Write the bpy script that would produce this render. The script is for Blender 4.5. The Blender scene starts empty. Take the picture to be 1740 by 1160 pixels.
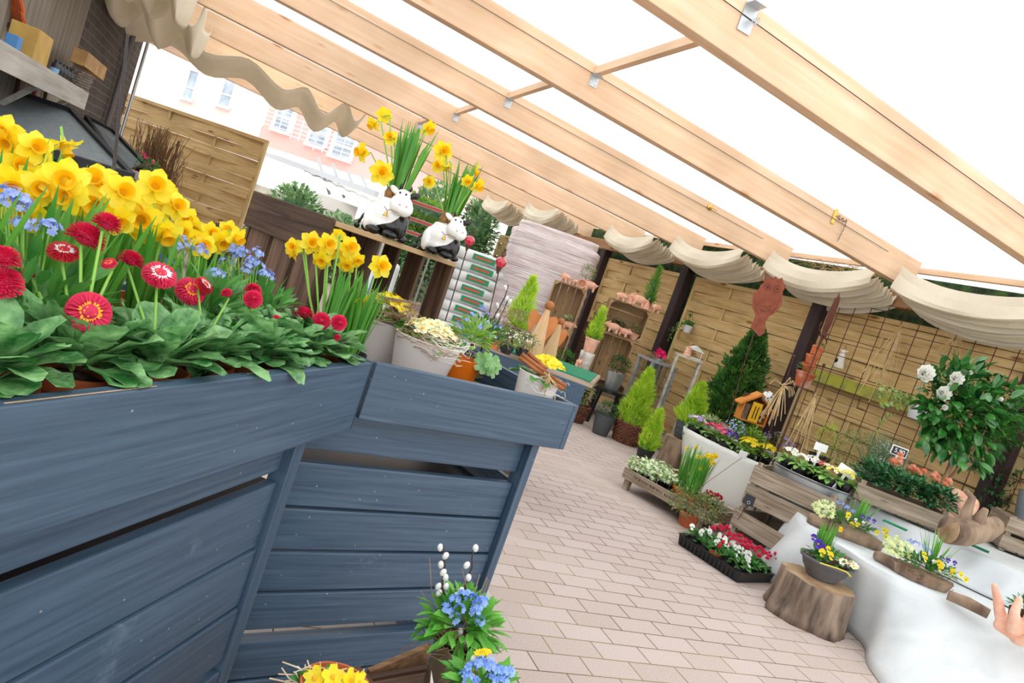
import bpy, math, random
from math import sin, cos, pi, radians as RD
from mathutils import Vector as V, Matrix as MX, Euler
# ---------------------------------------------------------------- camera, world, light, exposure
SC = bpy.context.scene
FPX, PITCH, ROLL, YAW, CH = 1180.0, RD(4.71), RD(19.4), RD(23.8), 1.12
_f = V((sin(YAW)*cos(PITCH), cos(YAW)*cos(PITCH), -sin(PITCH)))
_r0 = V((cos(YAW), -sin(YAW), 0)); _u0 = _r0.cross(_f)
CR = _r0*cos(ROLL) + _u0*sin(ROLL); CU = -_r0*sin(ROLL) + _u0*cos(ROLL); CP = V((0, 0, CH))
cam = bpy.data.cameras.new('camera'); cam.sensor_width = 36; cam.lens = FPX/1740*36; cam.clip_start = .02; cam.clip_end = 300
co = bpy.data.objects.new('camera', cam); SC.collection.objects.link(co); SC.camera = co
m = MX.Identity(4)
for i in range(3):
    m[i][0] = CR[i]; m[i][1] = CU[i]; m[i][2] = -_f[i]; m[i][3] = CP[i]
co.matrix_world = m
wd = bpy.data.worlds.new('overcast_sky'); SC.world = wd; wd.use_nodes = True
_n = wd.node_tree.nodes; _bg = _n['Background']; _bg.inputs[0].default_value = (.93, .97, 1.0, 1); _bg.inputs[1].default_value = 1.25
sun = bpy.data.lights.new('sun', 'SUN'); sun.energy = 1.0; sun.angle = RD(35); sun.color = (1, .96, .9)
so = bpy.data.objects.new('sun', sun); SC.collection.objects.link(so); so.rotation_euler = (RD(38), RD(-28), RD(20))
SC.view_settings.view_transform = 'Standard'; SC.view_settings.look = 'None'; SC.view_settings.exposure = 0.6; SC.view_settings.gamma = 1
# ---------------------------------------------------------------- helpers
def ray(x, y): return CR*((x-870)/FPX) - CU*((y-580)/FPX) + _f
def at(x, y, q): return CP + ray(x, y)*q                       # point at depth q
def on(x, y, z=0.0):                                            # point on the level surface z
    d = ray(x, y); return CP + d*((z-CH)/d.z)
def pl(x, y, n, d):
    r = ray(x, y); return CP + r*((d-n.dot(CP))/n.dot(r))
_tf = RD(-3.7); NF = V((cos(_tf), -sin(_tf), 0)); DF = 5.4
def fen(x, y, off=0.0): return pl(x, y, NF, DF-off)             # point on the fence plane, off metres in front
def dep(p): return (V(p)-CP).dot(_f)
FACE = -YAW
L = SC.collection.objects.link
class M:
    def __init__(s): s.v = []; s.f = []; s.mi = []; s.cur = 0
    def add(s, vs, fs):
        o = len(s.v); s.v += [tuple(p) for p in vs]; s.f += [tuple(i+o for i in f) for f in fs]; s.mi += [s.cur]*len(fs)
    def box(s, x0, x1, y0, y1, z0, z1, mat=None):
        vs = [V((x, y, z)) for z in (z0, z1) for y in (y0, y1) for x in (x0, x1)]
        if mat: vs = [mat @ p for p in vs]
        s.add(vs, [(0, 2, 3, 1), (4, 5, 7, 6), (0, 1, 5, 4), (1, 3, 7, 5), (3, 2, 6, 7), (2, 0, 4, 6)])
    def bar(s, a, b, w, h, up=(0, 0, 1)):                       # box beam from a to b
        a, b = V(a), V(b); d = (b-a).normalized(); u = V(up)
        sd = d.cross(u)
        if sd.length < 1e-4: sd = d.cross(V((1, 0, 0)))
        sd.normalize(); u = sd.cross(d)
        vs = [p + sd*(i*w/2) + u*(j*h/2) for p in (a, b) for (i, j) in ((-1, -1), (1, -1), (1, 1), (-1, 1))]
        s.add(vs, [(0, 1, 2, 3), (7, 6, 5, 4), (0, 4, 5, 1), (1, 5, 6, 2), (2, 6, 7, 3), (3, 7, 4, 0)])
    def tube(s, pts, r, n=6, cap=True):
        pts = [V(p) for p in pts]; rs = r if isinstance(r, (list, tuple)) else [r]*len(pts)
        o = len(s.v); vs = []; fs = []; ref = None
        for i, p in enumerate(pts):
            d = (pts[min(i+1, len(pts)-1)] - pts[max(i-1, 0)])
            if d.length < 1e-9: d = V((0, 0, 1))
            d.normalize()
            if ref is None: ref = d.orthogonal().normalized()
            a = (ref - d*ref.dot(d)); a = a.normalized() if a.length > 1e-6 else d.orthogonal().normalized(); ref = a
            b = d.cross(a)
            for k in range(n):
                t = 2*pi*k/n; vs.append(p + (a*cos(t) + b*sin(t))*rs[i])
        for i in range(len(pts)-1):
            for k in range(n): fs.append((i*n+k, i*n+(k+1) % n, (i+1)*n+(k+1) % n, (i+1)*n+k))
        if cap: fs.append(tuple(range(n-1, -1, -1))); fs.append(tuple((len(pts)-1)*n+k for k in range(n)))
        s.add(vs, fs)
    def lathe(s, prof, n=24, c=(0, 0, 0), sx=1, sy=1, wob=None, mat=None):
        c = V(c); vs = []; fs = []
        for i, (r, z) in enumerate(prof):
            for k in range(n):
                t = 2*pi*k/n; rr = r*(wob(t, z) if wob else 1)
                p = V((rr*cos(t)*sx, rr*sin(t)*sy, z)) + c; vs.append(mat @ p if mat else p)
        for i in range(len(prof)-1):
            for k in range(n): fs.append((i*n+k, i*n+(k+1) % n, (i+1)*n+(k+1) % n, (i+1)*n+k))
        if prof[0][0] > 1e-5: fs.append(tuple(range(n-1, -1, -1)))
        if prof[-1][0] > 1e-5: fs.append(tuple((len(prof)-1)*n+k for k in range(n)))
        s.add(vs, fs)
    def ball(s, c, r, n=10, sc=(1, 1, 1), mat=None):
        m = n//2+1
        s.lathe([(max(r*sin(pi*i/m), 1e-6)*1.0, -r*cos(pi*i/m)*sc[2]) for i in range(m+1)], n, c, sc[0], sc[1], mat=mat)
    def blade(s, p, d, Ln, W, droop=0.3, shape='lance', seg=5, fold=0.25, up=None, wave=0, two=None):
        p = V(p); d = V(d).normalized(); side = d.cross(V((0, 0, 1)) if up is None else V(up))
        side = side.normalized() if side.length > 1e-3 else V((1, 0, 0))
        vs = []; fs = []; st = Ln/seg
        for i in range(seg+1):
            t = i/seg
            if shape == 'lance': w = sin(pi*min(1, t*.92+.08))**.8
            elif shape == 'oval': w = sin(pi*(t*.96+.03))**.6
            elif shape == 'spat': w = (.18 + .82*sin(pi*min(1, max(0, (t-.22)/.78)))**.62) if t > .22 else .18
            elif shape == 'ovate': w = (.16 if t < .2 else (.16+.84*sin(pi*min(1, (t-.2)/.8*.86+.02))**.7))
            elif shape == 'petal': w = .5+.5*t if t < .99 else .8
            elif shape == 'lin': w = (1 if t < .7 else max(0.05, 1-((t-.7)/.3)**2))
            else: w = 1
            if t >= 1 and shape != 'petal': w = min(w, .34 if shape == 'ovate' else .06)
            nrm = side.cross(d).normalized(); ww = W/2*w
            wz = nrm*(wave*sin(i*2.3)*W)
            vs += [p - side*ww + nrm*(fold*ww) + wz, p.copy(), p + side*ww + nrm*(fold*ww) - wz]
            d = (d + V((0, 0, -1))*droop/seg).normalized(); p = p + d*st
        for i in range(seg):
            a = i*3; fs += [(a, a+1, a+4, a+3), (a+1, a+2, a+5, a+4)]
        s.add(vs, fs)
    def sheet(s, fn, nu, nv):
        vs = [fn(i/nu, j/nv) for j in range(nv+1) for i in range(nu+1)]
        s.add(vs, [(j*(nu+1)+i, j*(nu+1)+i+1, (j+1)*(nu+1)+i+1, (j+1)*(nu+1)+i) for j in range(nv) for i in range(nu)])
    def prism(s, pts, th, mat=None):                            # polygon in XZ, thickness along Y
        n = len(pts); vs = [V((x, -th/2, z)) for x, z in pts] + [V((x, th/2, z)) for x, z in pts]
        if mat: vs = [mat @ p for p in vs]
        s.add(vs, [tuple(range(n)), tuple(range(2*n-1, n-1, -1))] + [(i, i+n, (i+1) % n+n, (i+1) % n) for i in range(n)])
    def build(s, name, mat, parent=None, smooth=False, loc=None, rot=None, solid=None, bevel=None):
        me = bpy.data.meshes.new(name); me.from_pydata(s.v, [], s.f)
        for mt in (mat if isinstance(mat, (list, tuple)) else [mat]): me.materials.append(mt)
        if any(s.mi): me.polygons.foreach_set('material_index', s.mi)
        if smooth: me.polygons.foreach_set('use_smooth', [True]*len(me.polygons))
        me.update(); o = bpy.data.objects.new(name, me); L(o)
        if parent: o.parent = parent
        if loc is not None: o.location = loc
        if rot is not None: o.rotation_euler = rot
        if solid: md = o.modifiers.new('thickness', 'SOLIDIFY'); md.thickness = solid; md.offset = 0
        if bevel: md = o.modifiers.new('bevel', 'BEVEL'); md.width = bevel; md.segments = 2; md.limit_method = 'ANGLE'
        return o
def tag(o, label, cat, group=None, kind=None):
    o['label'] = label; o['category'] = cat
    if group: o['group'] = group
    if kind: o['kind'] = kind
    return o
def struct(o): o['kind'] = 'structure'; return o
def thing(name, label, cat, loc=(0, 0, 0), rz=0.0, group=None):
    o = bpy.data.objects.new(name, None); o.empty_display_size = .05; L(o); o.location = loc; o.rotation_euler = (0, 0, rz)
    return tag(o, label, cat, group)
def copy_tree(o, parent=None):
    c = o.copy(); L(c)
    if parent: c.parent = parent
    for ch in list(o.children): copy_tree(ch, c)
    return c
def dup(o, loc, label, rz=None, sc=None):
    c = copy_tree(o); c.location = loc; c['label'] = label
    if rz is not None: c.rotation_euler = (0, 0, rz)
    if sc: c.scale = (sc, sc, sc)
    return c
def kid(o, parent, loc, rot=(0, 0, 0), sc=1.0):                 # a copied part (with its sub-parts)
    c = copy_tree(o, parent); c.location = loc; c.rotation_euler = rot; c.scale = (sc, sc, sc); return c
def aim(d, spin=0.0):                                           # euler turning +Z to d
    return (V(d).to_track_quat('Z', 'Y') @ Euler((0, 0, spin)).to_quaternion()).to_euler()
# ---------------------------------------------------------------- materials
def srgb(c):
    if isinstance(c, str): c = [int(c[i:i+2], 16)/255 for i in (0, 2, 4)]
    return tuple((x/12.92 if x <= .04045 else ((x+.055)/1.055)**2.4) for x in c) + (1,)
MATS = {}
def mat(name, col, rough=.6, col2=None, scale=20, stretch=(1, 1, 1), bump=0, metal=0, spec=.5, detail=3, lo=.35, hi=.65, sub=None, trans=0, bscale=None, coat=0, dist=0):
    if name in MATS: return MATS[name]
    m = bpy.data.materials.new(name); m.use_nodes = True; nt = m.node_tree; N = nt.nodes; K = nt.links.new
    b = N['Principled BSDF']; b.inputs['Roughness'].default_value = rough; b.inputs['Metallic'].default_value = metal
    b.inputs['Specular IOR Level'].default_value = spec; b.inputs['Coat Weight'].default_value = coat
    c1 = srgb(col); b.inputs['Base Color'].default_value = c1
    if trans: b.inputs['Transmission Weight'].default_value = trans
    if col2 or bump:
        tc = N.new('ShaderNodeTexCoord'); mp = N.new('ShaderNodeMapping'); mp.inputs['Scale'].default_value = stretch; K(tc.outputs['Object'], mp.inputs[0])
        nz = N.new('ShaderNodeTexNoise'); nz.inputs['Scale'].default_value = scale; nz.inputs['Detail'].default_value = detail; nz.inputs['Distortion'].default_value = dist
        K(mp.outputs[0], nz.inputs['Vector'])
        if col2:
            rp = N.new('ShaderNodeValToRGB'); rp.color_ramp.elements[0].position = lo; rp.color_ramp.elements[1].position = hi
            rp.color_ramp.elements[0].color = c1; rp.color_ramp.elements[1].color = srgb(col2)
            K(nz.outputs[0], rp.inputs[0]); K(rp.outputs[0], b.inputs['Base Color'])
        if bump:
            bp = N.new('ShaderNodeBump'); bp.inputs['Strength'].default_value = bump; bp.inputs['Distance'].default_value = .01
            K(nz.outputs[0], bp.inputs['Height']); K(bp.outputs[0], b.inputs['Normal'])
    if sub:                                                     # thin leaf or petal: some light passes through
        tr = N.new('ShaderNodeBsdfTranslucent'); mx = N.new('ShaderNodeMixShader'); mx.inputs[0].default_value = sub
        out = N['Material Output']
        if col2: K(rp.outputs[0], tr.inputs[0])
        else: tr.inputs[0].default_value = c1
        K(b.outputs[0], mx.inputs[1]); K(tr.outputs[0], mx.inputs[2]); K(mx.outputs[0], out.inputs[0])
    MATS[name] = m; return m
def wood(name, c1, c2, c3, axis='x', sc=1.0, rough=.65, knots=True, bump=.25, contrast=1.0):
    """long grain along one local axis, with knots"""
    if name in MATS: return MATS[name]
    m = bpy.data.materials.new(name); m.use_nodes = True; nt = m.node_tree; N = nt.nodes; K = nt.links.new
    b = N['Principled BSDF']; b.inputs['Roughness'].default_value = rough; b.inputs['Specular IOR Level'].default_value = .3
    tc = N.new('ShaderNodeTexCoord'); mp = N.new('ShaderNodeMapping')
    st = {'x': (1.2, 22, 22), 'y': (22, 1.2, 22), 'z': (22, 22, 1.2)}[axis]; mp.inputs['Scale'].default_value = [v*sc for v in st]
    K(tc.outputs['Object'], mp.inputs[0])
    n1 = N.new('ShaderNodeTexNoise'); n1.inputs['Scale'].default_value = 1.6; n1.inputs['Detail'].default_value = 5; n1.inputs['Distortion'].default_value = .6; K(mp.outputs[0], n1.inputs['Vector'])
    r1 = N.new('ShaderNodeValToRGB'); e = r1.color_ramp.elements; e[0].position = .5-.2/contrast; e[1].position = .5+.2/contrast; e[0].color = srgb(c2); e[1].color = srgb(c1); K(n1.outputs[0], r1.inputs[0])
    n2 = N.new('ShaderNodeTexNoise'); n2.inputs['Scale'].default_value = 2.2*sc; n2.inputs['Detail'].default_value = 2; K(tc.outputs['Object'], n2.inputs['Vector'])
    mx = N.new('ShaderNodeMixRGB'); mx.blend_type = 'MULTIPLY'; r2 = N.new('ShaderNodeValToRGB'); r2.color_ramp.elements[0].color = (.72, .70, .68, 1); r2.color_ramp.elements[0].position = .3; r2.color_ramp.elements[1].position = .6
    K(n2.outputs[0], r2.inputs[0]); mx.inputs[0].default_value = .7; K(r1.outputs[0], mx.inputs[1]); K(r2.outputs[0], mx.inputs[2])
    last = mx.outputs[0]
    if knots:
        mk = N.new('ShaderNodeMapping'); ks = {'x': (3.2, 11, 11), 'y': (11, 3.2, 11), 'z': (11, 11, 3.2)}[axis]; mk.inputs['Scale'].default_value = [v*sc for v in ks]; K(tc.outputs['Object'], mk.inputs[0])
        vo = N.new('ShaderNodeTexVoronoi'); vo.inputs['Scale'].default_value = .8; K(mk.outputs[0], vo.inputs['Vector'])
        rk = N.new('ShaderNodeValToRGB'); rk.color_ramp.elements[0].position = .06; rk.color_ramp.elements[1].position = .16; rk.color_ramp.elements[0].color = (1, 1, 1, 1); rk.color_ramp.elements[1].color = (0, 0, 0, 1); K(vo.outputs['Distance'], rk.inputs[0])
        m2 = N.new('ShaderNodeMixRGB'); m2.inputs[2].default_value = srgb(c3); K(rk.outputs[0], m2.inputs[0]); K(last, m2.inputs[1]); last = m2.outputs[0]
    K(last, b.inputs['Base Color'])
    if bump:
        bp = N.new('ShaderNodeBump'); bp.inputs['Strength'].default_value = bump; bp.inputs['Distance'].default_value = .004; K(n1.outputs[0], bp.inputs['Height']); K(bp.outputs[0], b.inputs['Normal'])
    MATS[name] = m; return m
SPR = ('F6D6B6', 'EBC29B', 'CB8C5C')
w_rafter = wood('rafter_spruce', *SPR, axis='x', sc=.8)
w_raftery = wood('batten_spruce', *SPR, axis='y', sc=.8)
w_fence = wood('fence_pine', 'E3C58E', 'C7A267', '8A5E30', axis='x', sc=.9)
w_fencez = wood('fence_pine_upright', 'DDC48F', 'C9AC70', '8A5E30', axis='z', sc=.9)
w_plate = wood('old_beam', 'B58A62', '8D6645', '5A3B25', axis='x', sc=.7)
w_dark = wood('dark_stained_wood', '453638', '33282A', '221818', axis='z', knots=False)
w_crate = wood('crate_wood', 'C8A880', 'A5835A', '6E4B2C', axis='x', sc=1.6)
w_cratey = wood('crate_wood_upright', 'BF9E75', '9C7A52', '6E4B2C', axis='y', sc=1.6)
w_grey = wood('weathered_wood', 'B4A492', '85745F', '4E3C2C', axis='x', sc=1.5, contrast=1.4, bump=.5)
w_old = wood('old_dark_wood', '6E523F', '3E2B20', '20150F', axis='x', sc=1.5, contrast=1.2, bump=.6)
w_oldz = wood('old_dark_wood_upright', '725743', '452F22', '20150F', axis='z', sc=1.5, contrast=1.2, bump=.6)
w_bark = mat('bark', '6B5546', .9, 'A48B74', 14, (1, 1, .35), .9)
w_end = mat('cut_wood', 'B99B78', .8, '8A6B4C', 9)
terra = mat('terracotta', 'C4653A', .75, 'D98A60', 12, lo=.4, hi=.75)
terra_d = mat('terracotta_plastic', 'A9512C', .5, 'BC6238', 9)
terra_l = mat('pale_terracotta', 'E0A184', .8, 'EFC3AC', 18, bump=.1)
soil = mat('potting_soil', '2E2119', .95, '4A372A', 60, bump=.6)
m_black = mat('black_plastic', '17181A', .4)
m_dgrey = mat('dark_grey_pot', '4A4D50', .5)
m_zinc = mat('zinc', 'A7ACAF', .35, 'C4C8CA', 8, metal=.7)
m_white = mat('white_glaze', 'F2F0EE', .18)
m_iron = mat('rusty_iron', '5A3527', .8, '3E2620', 30)
m_rust = mat('rust_sheet', 'A25A42', .85, '8A4936', 14, bump=.2)
m_wire = mat('dark_wire', '3B3434', .5, metal=.6)
m_steel = mat('galvanised_steel', 'C7CACC', .35, metal=.8)
m_brass = mat('brass', 'D8B25A', .3, metal=.9)
# ================================================================ THE SETTING
def floor_mat():
    m = bpy.data.materials.new('block_paving'); m.use_nodes = True; nt = m.node_tree; N = nt.nodes; K = nt.links.new
    b = N['Principled BSDF']; b.inputs['Roughness'].default_value = .85; b.inputs['Specular IOR Level'].default_value = .25
    tc = N.new('ShaderNodeTexCoord'); br = N.new('ShaderNodeTexBrick'); K(tc.outputs['Object'], br.inputs['Vector'])
    br.offset = .5; br.inputs['Scale'].default_value = 1; br.inputs['Brick Width'].default_value = .205; br.inputs['Row Height'].default_value = .1025
    br.inputs['Mortar Size'].default_value = .0028; br.inputs['Mortar Smooth'].default_value = .3; br.inputs['Bias'].default_value = 0
    br.inputs['Color1'].default_value = srgb('BFAFA8'); br.inputs['Color2'].default_value = srgb('B5A49C')
    nz = N.new('ShaderNodeTexNoise'); nz.inputs['Scale'].default_value = 1.1; nz.inputs['Detail'].default_value = 4; K(tc.outputs['Object'], nz.inputs['Vector'])
    rp = N.new('ShaderNodeValToRGB'); e = rp.color_ramp.elements; e[0].position = .42; e[1].position = .56; e[0].color = srgb('5E4B42'); e[1].color = srgb('8E8A5C'); x = e.new(.66); x.color = srgb('CFC6BE'); K(nz.outputs[0], rp.inputs[0]); K(rp.outputs[0], br.inputs['Mortar'])
    n2 = N.new('ShaderNodeTexNoise'); n2.inputs['Scale'].default_value = 160; n2.inputs['Detail'].default_value = 2; K(tc.outputs['Object'], n2.inputs['Vector'])
    mx = N.new('ShaderNodeMixRGB'); mx.blend_type = 'OVERLAY'; mx.inputs[0].default_value = .25; K(br.outputs[0], mx.inputs[1]); K(n2.outputs[0], mx.inputs[2]); K(mx.outputs[0], b.inputs['Base Color'])
    bp = N.new('ShaderNodeBump'); bp.inputs['Strength'].default_value = .6; bp.inputs['Distance'].default_value = .004; bp.invert = True; K(br.outputs['Fac'], bp.inputs['Height']); K(bp.outputs[0], b.inputs['Normal'])
    return m
g = M(); g.box(-9, 16, -4, 45, -.1, 0); struct(g.build('floor', floor_mat()))
# fence along the right side: posts, woven panels, plate
FX = MX.Translation(NF*DF) @ MX.Rotation(pi/2-_tf, 4, 'Z')      # local x runs along the fence away from the camera
FX = MX.Translation(NF*DF) @ MX.Rotation(math.atan2(cos(_tf), sin(_tf)), 4, 'Z')
fdir = V((sin(_tf), cos(_tf), 0))
def fs_(p): return (V(p)-NF*DF).dot(fdir)                       # distance along the fence of a point
F_rot = math.atan2(fdir.y, fdir.x)
def fpt(s, z=0, off=0): return NF*(DF-off) + fdir*s + V((0, 0, z))
def panel(Lx, H, loc, rz, label, name='pine_fence', seed=0, step=.125, gap=.003, amp=.017, tilt=.009):
    t = thing(name, label, 'fence panel', loc, rz)
    for z in (0, H-.045): f = M(); f.box(0, Lx, -.022, .022, z, z+.045); f.build('frame_rail', w_fence, t)
    for x in (0, Lx-.045): f = M(); f.box(x, x+.045, -.023, .023, .045, H-.045); f.build('frame_upright', w_fencez, t)
    rg = random.Random(seed); s = M(); n = int((H-.09)/step); h = (H-.09)/n
    for i in range(n):
        z0 = .045+i*h; nb = 3; sg = 1 if i % 2 else -1; N_ = 24; dz = rg.uniform(-.003, .003)
        ring = []
        for k in range(N_+1):
            x = .045 + (Lx-.09)*k/N_; y = sg*amp*cos(pi*(nb+1)*k/N_ + pi/2 if False else pi*nb*k/N_)
            for (yy, zz, q_) in ((-.006, z0+gap*.6, -1), (.006, z0+gap*.6, -1), (.006, z0+h-gap+dz, 1), (-.006, z0+h-gap+dz, 1)): ring.append((x, y+yy+tilt*q_*.5, zz))
        fs = []
        for k in range(N_):
            for q in range(4): fs.append((k*4+q, k*4+(q+1) % 4, (k+1)*4+(q+1) % 4, (k+1)*4+q))
        s.add(ring, fs)
    s.build('woven_slats', w_fence, t)
    for k in (1, 2): b = M(); x = Lx*k/3; b.box(x-.02, x+.02, -.006, .006, .04, H-.04); b.build('batten', w_fencez, t)
    return t
s_a, s_b = fs_(fen(1186, 470)), fs_(fen(1396, 516)); s_c, s_d = fs_(fen(1038, 438)), fs_(fen(1162, 468))
PH = 1.84
# panels are laid out from the camera side away; gaps hold the posts
edges = [(s_b-.12-1.8-1.92, s_b-.12-1.92), (s_b-.12-1.8, s_b-.12), (s_b, s_a), (s_d, s_c), (s_c+.14, s_c+1.94), (s_c+2.08, s_c+3.9)]
plab = ['woven pine fence panel nearest the camera, behind the edge crate at the far right', 'woven pine fence panel behind the camellia and the steel mesh trellis',
        'woven pine fence panel behind the dark green thuja and the rust owl', 'woven pine fence panel behind the right hand crate shelf',
        'woven pine fence panel behind the left hand crate shelf', 'farthest woven pine panel of the right fence, behind the wrapped pallet']
for i, (a, b) in enumerate(edges): panel(b-a, PH+.035, fpt(a, .005), F_rot, plab[i], seed=i, step=.115 if i != 1 else .12)
plb = ['dark post at the camera end of the mesh trellis panel', 'dark fence post behind the stacked terracotta pots and rust bird', 'dark fence post right of the upper crate with terracotta pigs', 'dark fence post beside the left crate shelf', 'farthest dark fence post, behind the wrapped pallet']
for i, s in enumerate([edges[1][0]-.06, s_b-.06, (s_a+s_d)/2, s_c+.07, s_c+2.01]):
    t = M(); t.box(-.06, .06, -.06, .06, 0, 2.0); o = t.build('fence_post', w_dark, loc=fpt(s, 0, .06), rot=(0, 0, F_rot), bevel=.004); tag(o, plb[i], 'post')
t = M(); t.box(edges[0][0]-.3, s_c+1.5, -.05, .09, 1.97, 2.11); o = t.build('wall_plate_beam', w_plate, loc=NF*(DF-.03), rot=(0, 0, F_rot), bevel=.006); tag(o, 'old brown horizontal beam carrying the rafters above the fence posts', 'beam')
# moss-grown shelf board on the trellis panel
a, b = fen(1398, 628, .05), fen(1600, 700, .05)
t = M(); t.box(edges[1][0]+.1, edges[1][1]-.02, -.03, .03, -.05, .05); o = t.build('fence_crossrail', mat('mossy_wood', '8B8A52', .9, 'A9A93A', 9, lo=.4, hi=.6), loc=NF*(DF-.06)+V((0, 0, fen(1440, 655)[2])), rot=(0, 0, F_rot)); tag(o, 'mossy green cross rail on the trellis fence panel', 'rail')
# roof: rafters falling towards the fence
SL = .06
def rz(a): return 2.26-SL*(a-2.74)
ra = -math.atan(SL) 
RB = [1.18, 2.65, 4.13, 5.57, 7.0, 8.36, 9.75, 11.13]
rl = ['spruce rafter directly above the camera, outside the upper edge', 'thick spruce rafter crossing the top right corner, nearest in view', 'spruce rafter with the brass chain plate, second from the right corner', 'spruce rafter carrying the round brass hook, third from the right corner',
      'spruce rafter whose underside reaches the camellia side swags, fourth from the right corner', 'spruce rafter passing above the taller cow planter, fifth from the right corner', 'spruce rafter behind the left curtains, sixth from the right corner', 'farthest spruce rafter, in front of the pink house windows']
rl[4] = 'fourth spruce rafter counted from the top right corner'
A0, A1 = -5.2, 5.0
rafters = []
for i, b in enumerate(RB[1:]):
    t = M(); ln = (A1-A0)/cos(ra); t.box(0, ln, -.04, .04, 0, .235)
    o = t.build('roof_rafter', w_rafter, loc=(A0, b, rz(A0)), rot=(0, -ra if False else math.atan(SL), 0), bevel=.004); tag(o, rl[i+1], 'rafter'); rafters.append(o)
TOP = .24
roofm = bpy.data.materials.new('frosted_polycarbonate'); roofm.use_nodes = True
_N = roofm.node_tree.nodes; _K = roofm.node_tree.links.new; _N.remove(_N['Principled BSDF'])
_t = _N.new('ShaderNodeBsdfTranslucent'); _t.inputs[0].default_value = (.96, .97, .97, 1); _g = _N.new('ShaderNodeBsdfDiffuse'); _g.inputs[0].default_value = (.9, .92, .93, 1)
_tc = _N.new('ShaderNodeTexCoord'); _w = _N.new('ShaderNodeTexWave'); _w.inputs['Scale'].default_value = 22; _w.bands_direction = 'Y'; _K(_tc.outputs['Object'], _w.inputs['Vector'])
_mr = _N.new('ShaderNodeMapRange'); _mr.inputs[3].default_value = .10; _mr.inputs[4].default_value = .18; _K(_w.outputs[0], _mr.inputs[0])
_m = _N.new('ShaderNodeMixShader'); _K(_mr.outputs[0], _m.inputs[0]); _K(_t.outputs[0], _m.inputs[1]); _K(_g.outputs[0], _m.inputs[2]); _K(_m.outputs[0], _N['Material Output'].inputs[0])
t = M(); t.sheet(lambda u, v: (A0+u*(5.75-A0), -1.5+v*12.75, rz(A0+u*(5.75-A0))+TOP+.005), 4, 4); struct(t.build('ceiling', roofm))
# spacer battens between rafters, with steel angle brackets
brks = [((1030, 118), 2, 'spacer batten between the two nearest rafters in view'), ((881, 160), 3, 'spacer batten in the second bay from the right corner'), ((787, 188), 4, 'small spacer batten in the third bay, above the right cow planter'), ((720, 205), 5, 'farthest spacer batten, just above the daffodils of the taller cow')]
for (px, py), k, lb in brks:
    b0 = RB[k]; p = pl(px, py, V((SL, 0, 1)), rz(0)+.19); a = p.x; z = rz(a)+.19
    tt = thing('spacer_batten', lb, 'batten', (a, b0, z)); nb = RB[k-1]
    q = M(); q.box(-.02, .02, -(b0-nb)+.042, -.042, -.02, .03); q.build('batten', w_raftery, tt)
    q = M(); q.box(-.03, .03, -.046, -.040, -.09, -.01); q.box(-.03, .03, -.10, -.04, -.026, -.02)
    for dx in (-.018, .018):
        for dz in (-.075, -.05): q.tube([(dx, -.047, dz), (dx, -.05, dz)], .004, 8)
    q.build('angle_bracket', m_steel, tt)
tt = thing('angle_bracket', 'steel angle bracket with twisted wire at the top of the nearest rafter', 'bracket', (0, 0, 0)); P0 = pl(1330, 12, V((SL, 0, 1)), rz(0)+.17); tt.location = (P0.x, RB[1]-.042, P0.z)
q = M(); q.box(-.035, .035, -.006, 0, -.06, .05); q.box(-.035, .035, -.06, 0, .05, .056); q.build('plate', m_steel, tt)
q = M(); q.tube([(.02+.012*cos(k*.9), -.02-.002*k, .012*sin(k*.9)-.01) for k in range(18)], .0022, 5); q.build('wire', m_steel, tt)
# thin tension wire along each of the near rafters
for k, lb in ((1, 'thin wire stretched along the nearest rafter'), (2, 'thin wire stretched along the rafter with the chain plate'), (3, 'thin wire stretched along the rafter with the round brass hook')):
    q = M(); q.tube([(-.9, 0, rz(-.9)+.17), (4.6, 0, rz(4.6)+.17)], .0022, 4); o = q.build('tension_wire', m_wire, loc=(0, RB[k]-.05, 0)); tag(o, lb, 'wire')
# chain plate and chain on rafter 4.13
P0 = pl(1418, 367, V((0, 1, 0)), RB[2]-.042)
tt = thing('chain_plate', 'brass plate with a looped rusty chain screwed to a rafter', 'chain', P0)
q = M(); q.box(-.018, .018, -.006, 0, -.06, .06); q.build('plate', m_brass, tt, bevel=.003)
def links(pts, r=.006, w=.0016):
    m_ = M()
    for i in range(len(pts)-1):
        a, b = V(pts[i]), V(pts[i+1]); c = (a+b)/2; d = (b-a); d.normalize(); s_ = d.orthogonal().normalized()
        if i % 2: s_ = d.cross(s_)
        l = (b-a).length*.62
        m_.tube([c + d*(l*cos(t*pi/4)) + s_*(r*sin(t*pi/4)) for t in range(9)], w, 5, cap=False)
    return m_
path = [V((.015+.10*i/8, -.012-.01*sin(i*2), .012*sin(i*1.7))) for i in range(9)] + [V((.115-.002*i, -.02, -.012-.017*i)) for i in range(1, 10)]
links(path).build('chain', m_iron, tt)
P0 = pl(1206, 352, V((0, 1, 0)), RB[3]-.042)
tt = thing('round_hook', 'round brass rosette with a hook on the third rafter', 'hook', P0)
q = M(); q.lathe([(.001, .0), (.03, .0), (.03, .006), (.022, .01), (.012, .011), (.01, .022), (.001, .024)], 20, mat=MX.Rotation(pi/2, 4, 'X')); q.build('rosette', m_brass, tt, smooth=True)
q = M(); q.tube([(0, -.02, 0), (.03, -.03, -.004), (.07, -.03, -.012)], .004, 6); q.build('hook', m_brass, tt)
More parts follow.
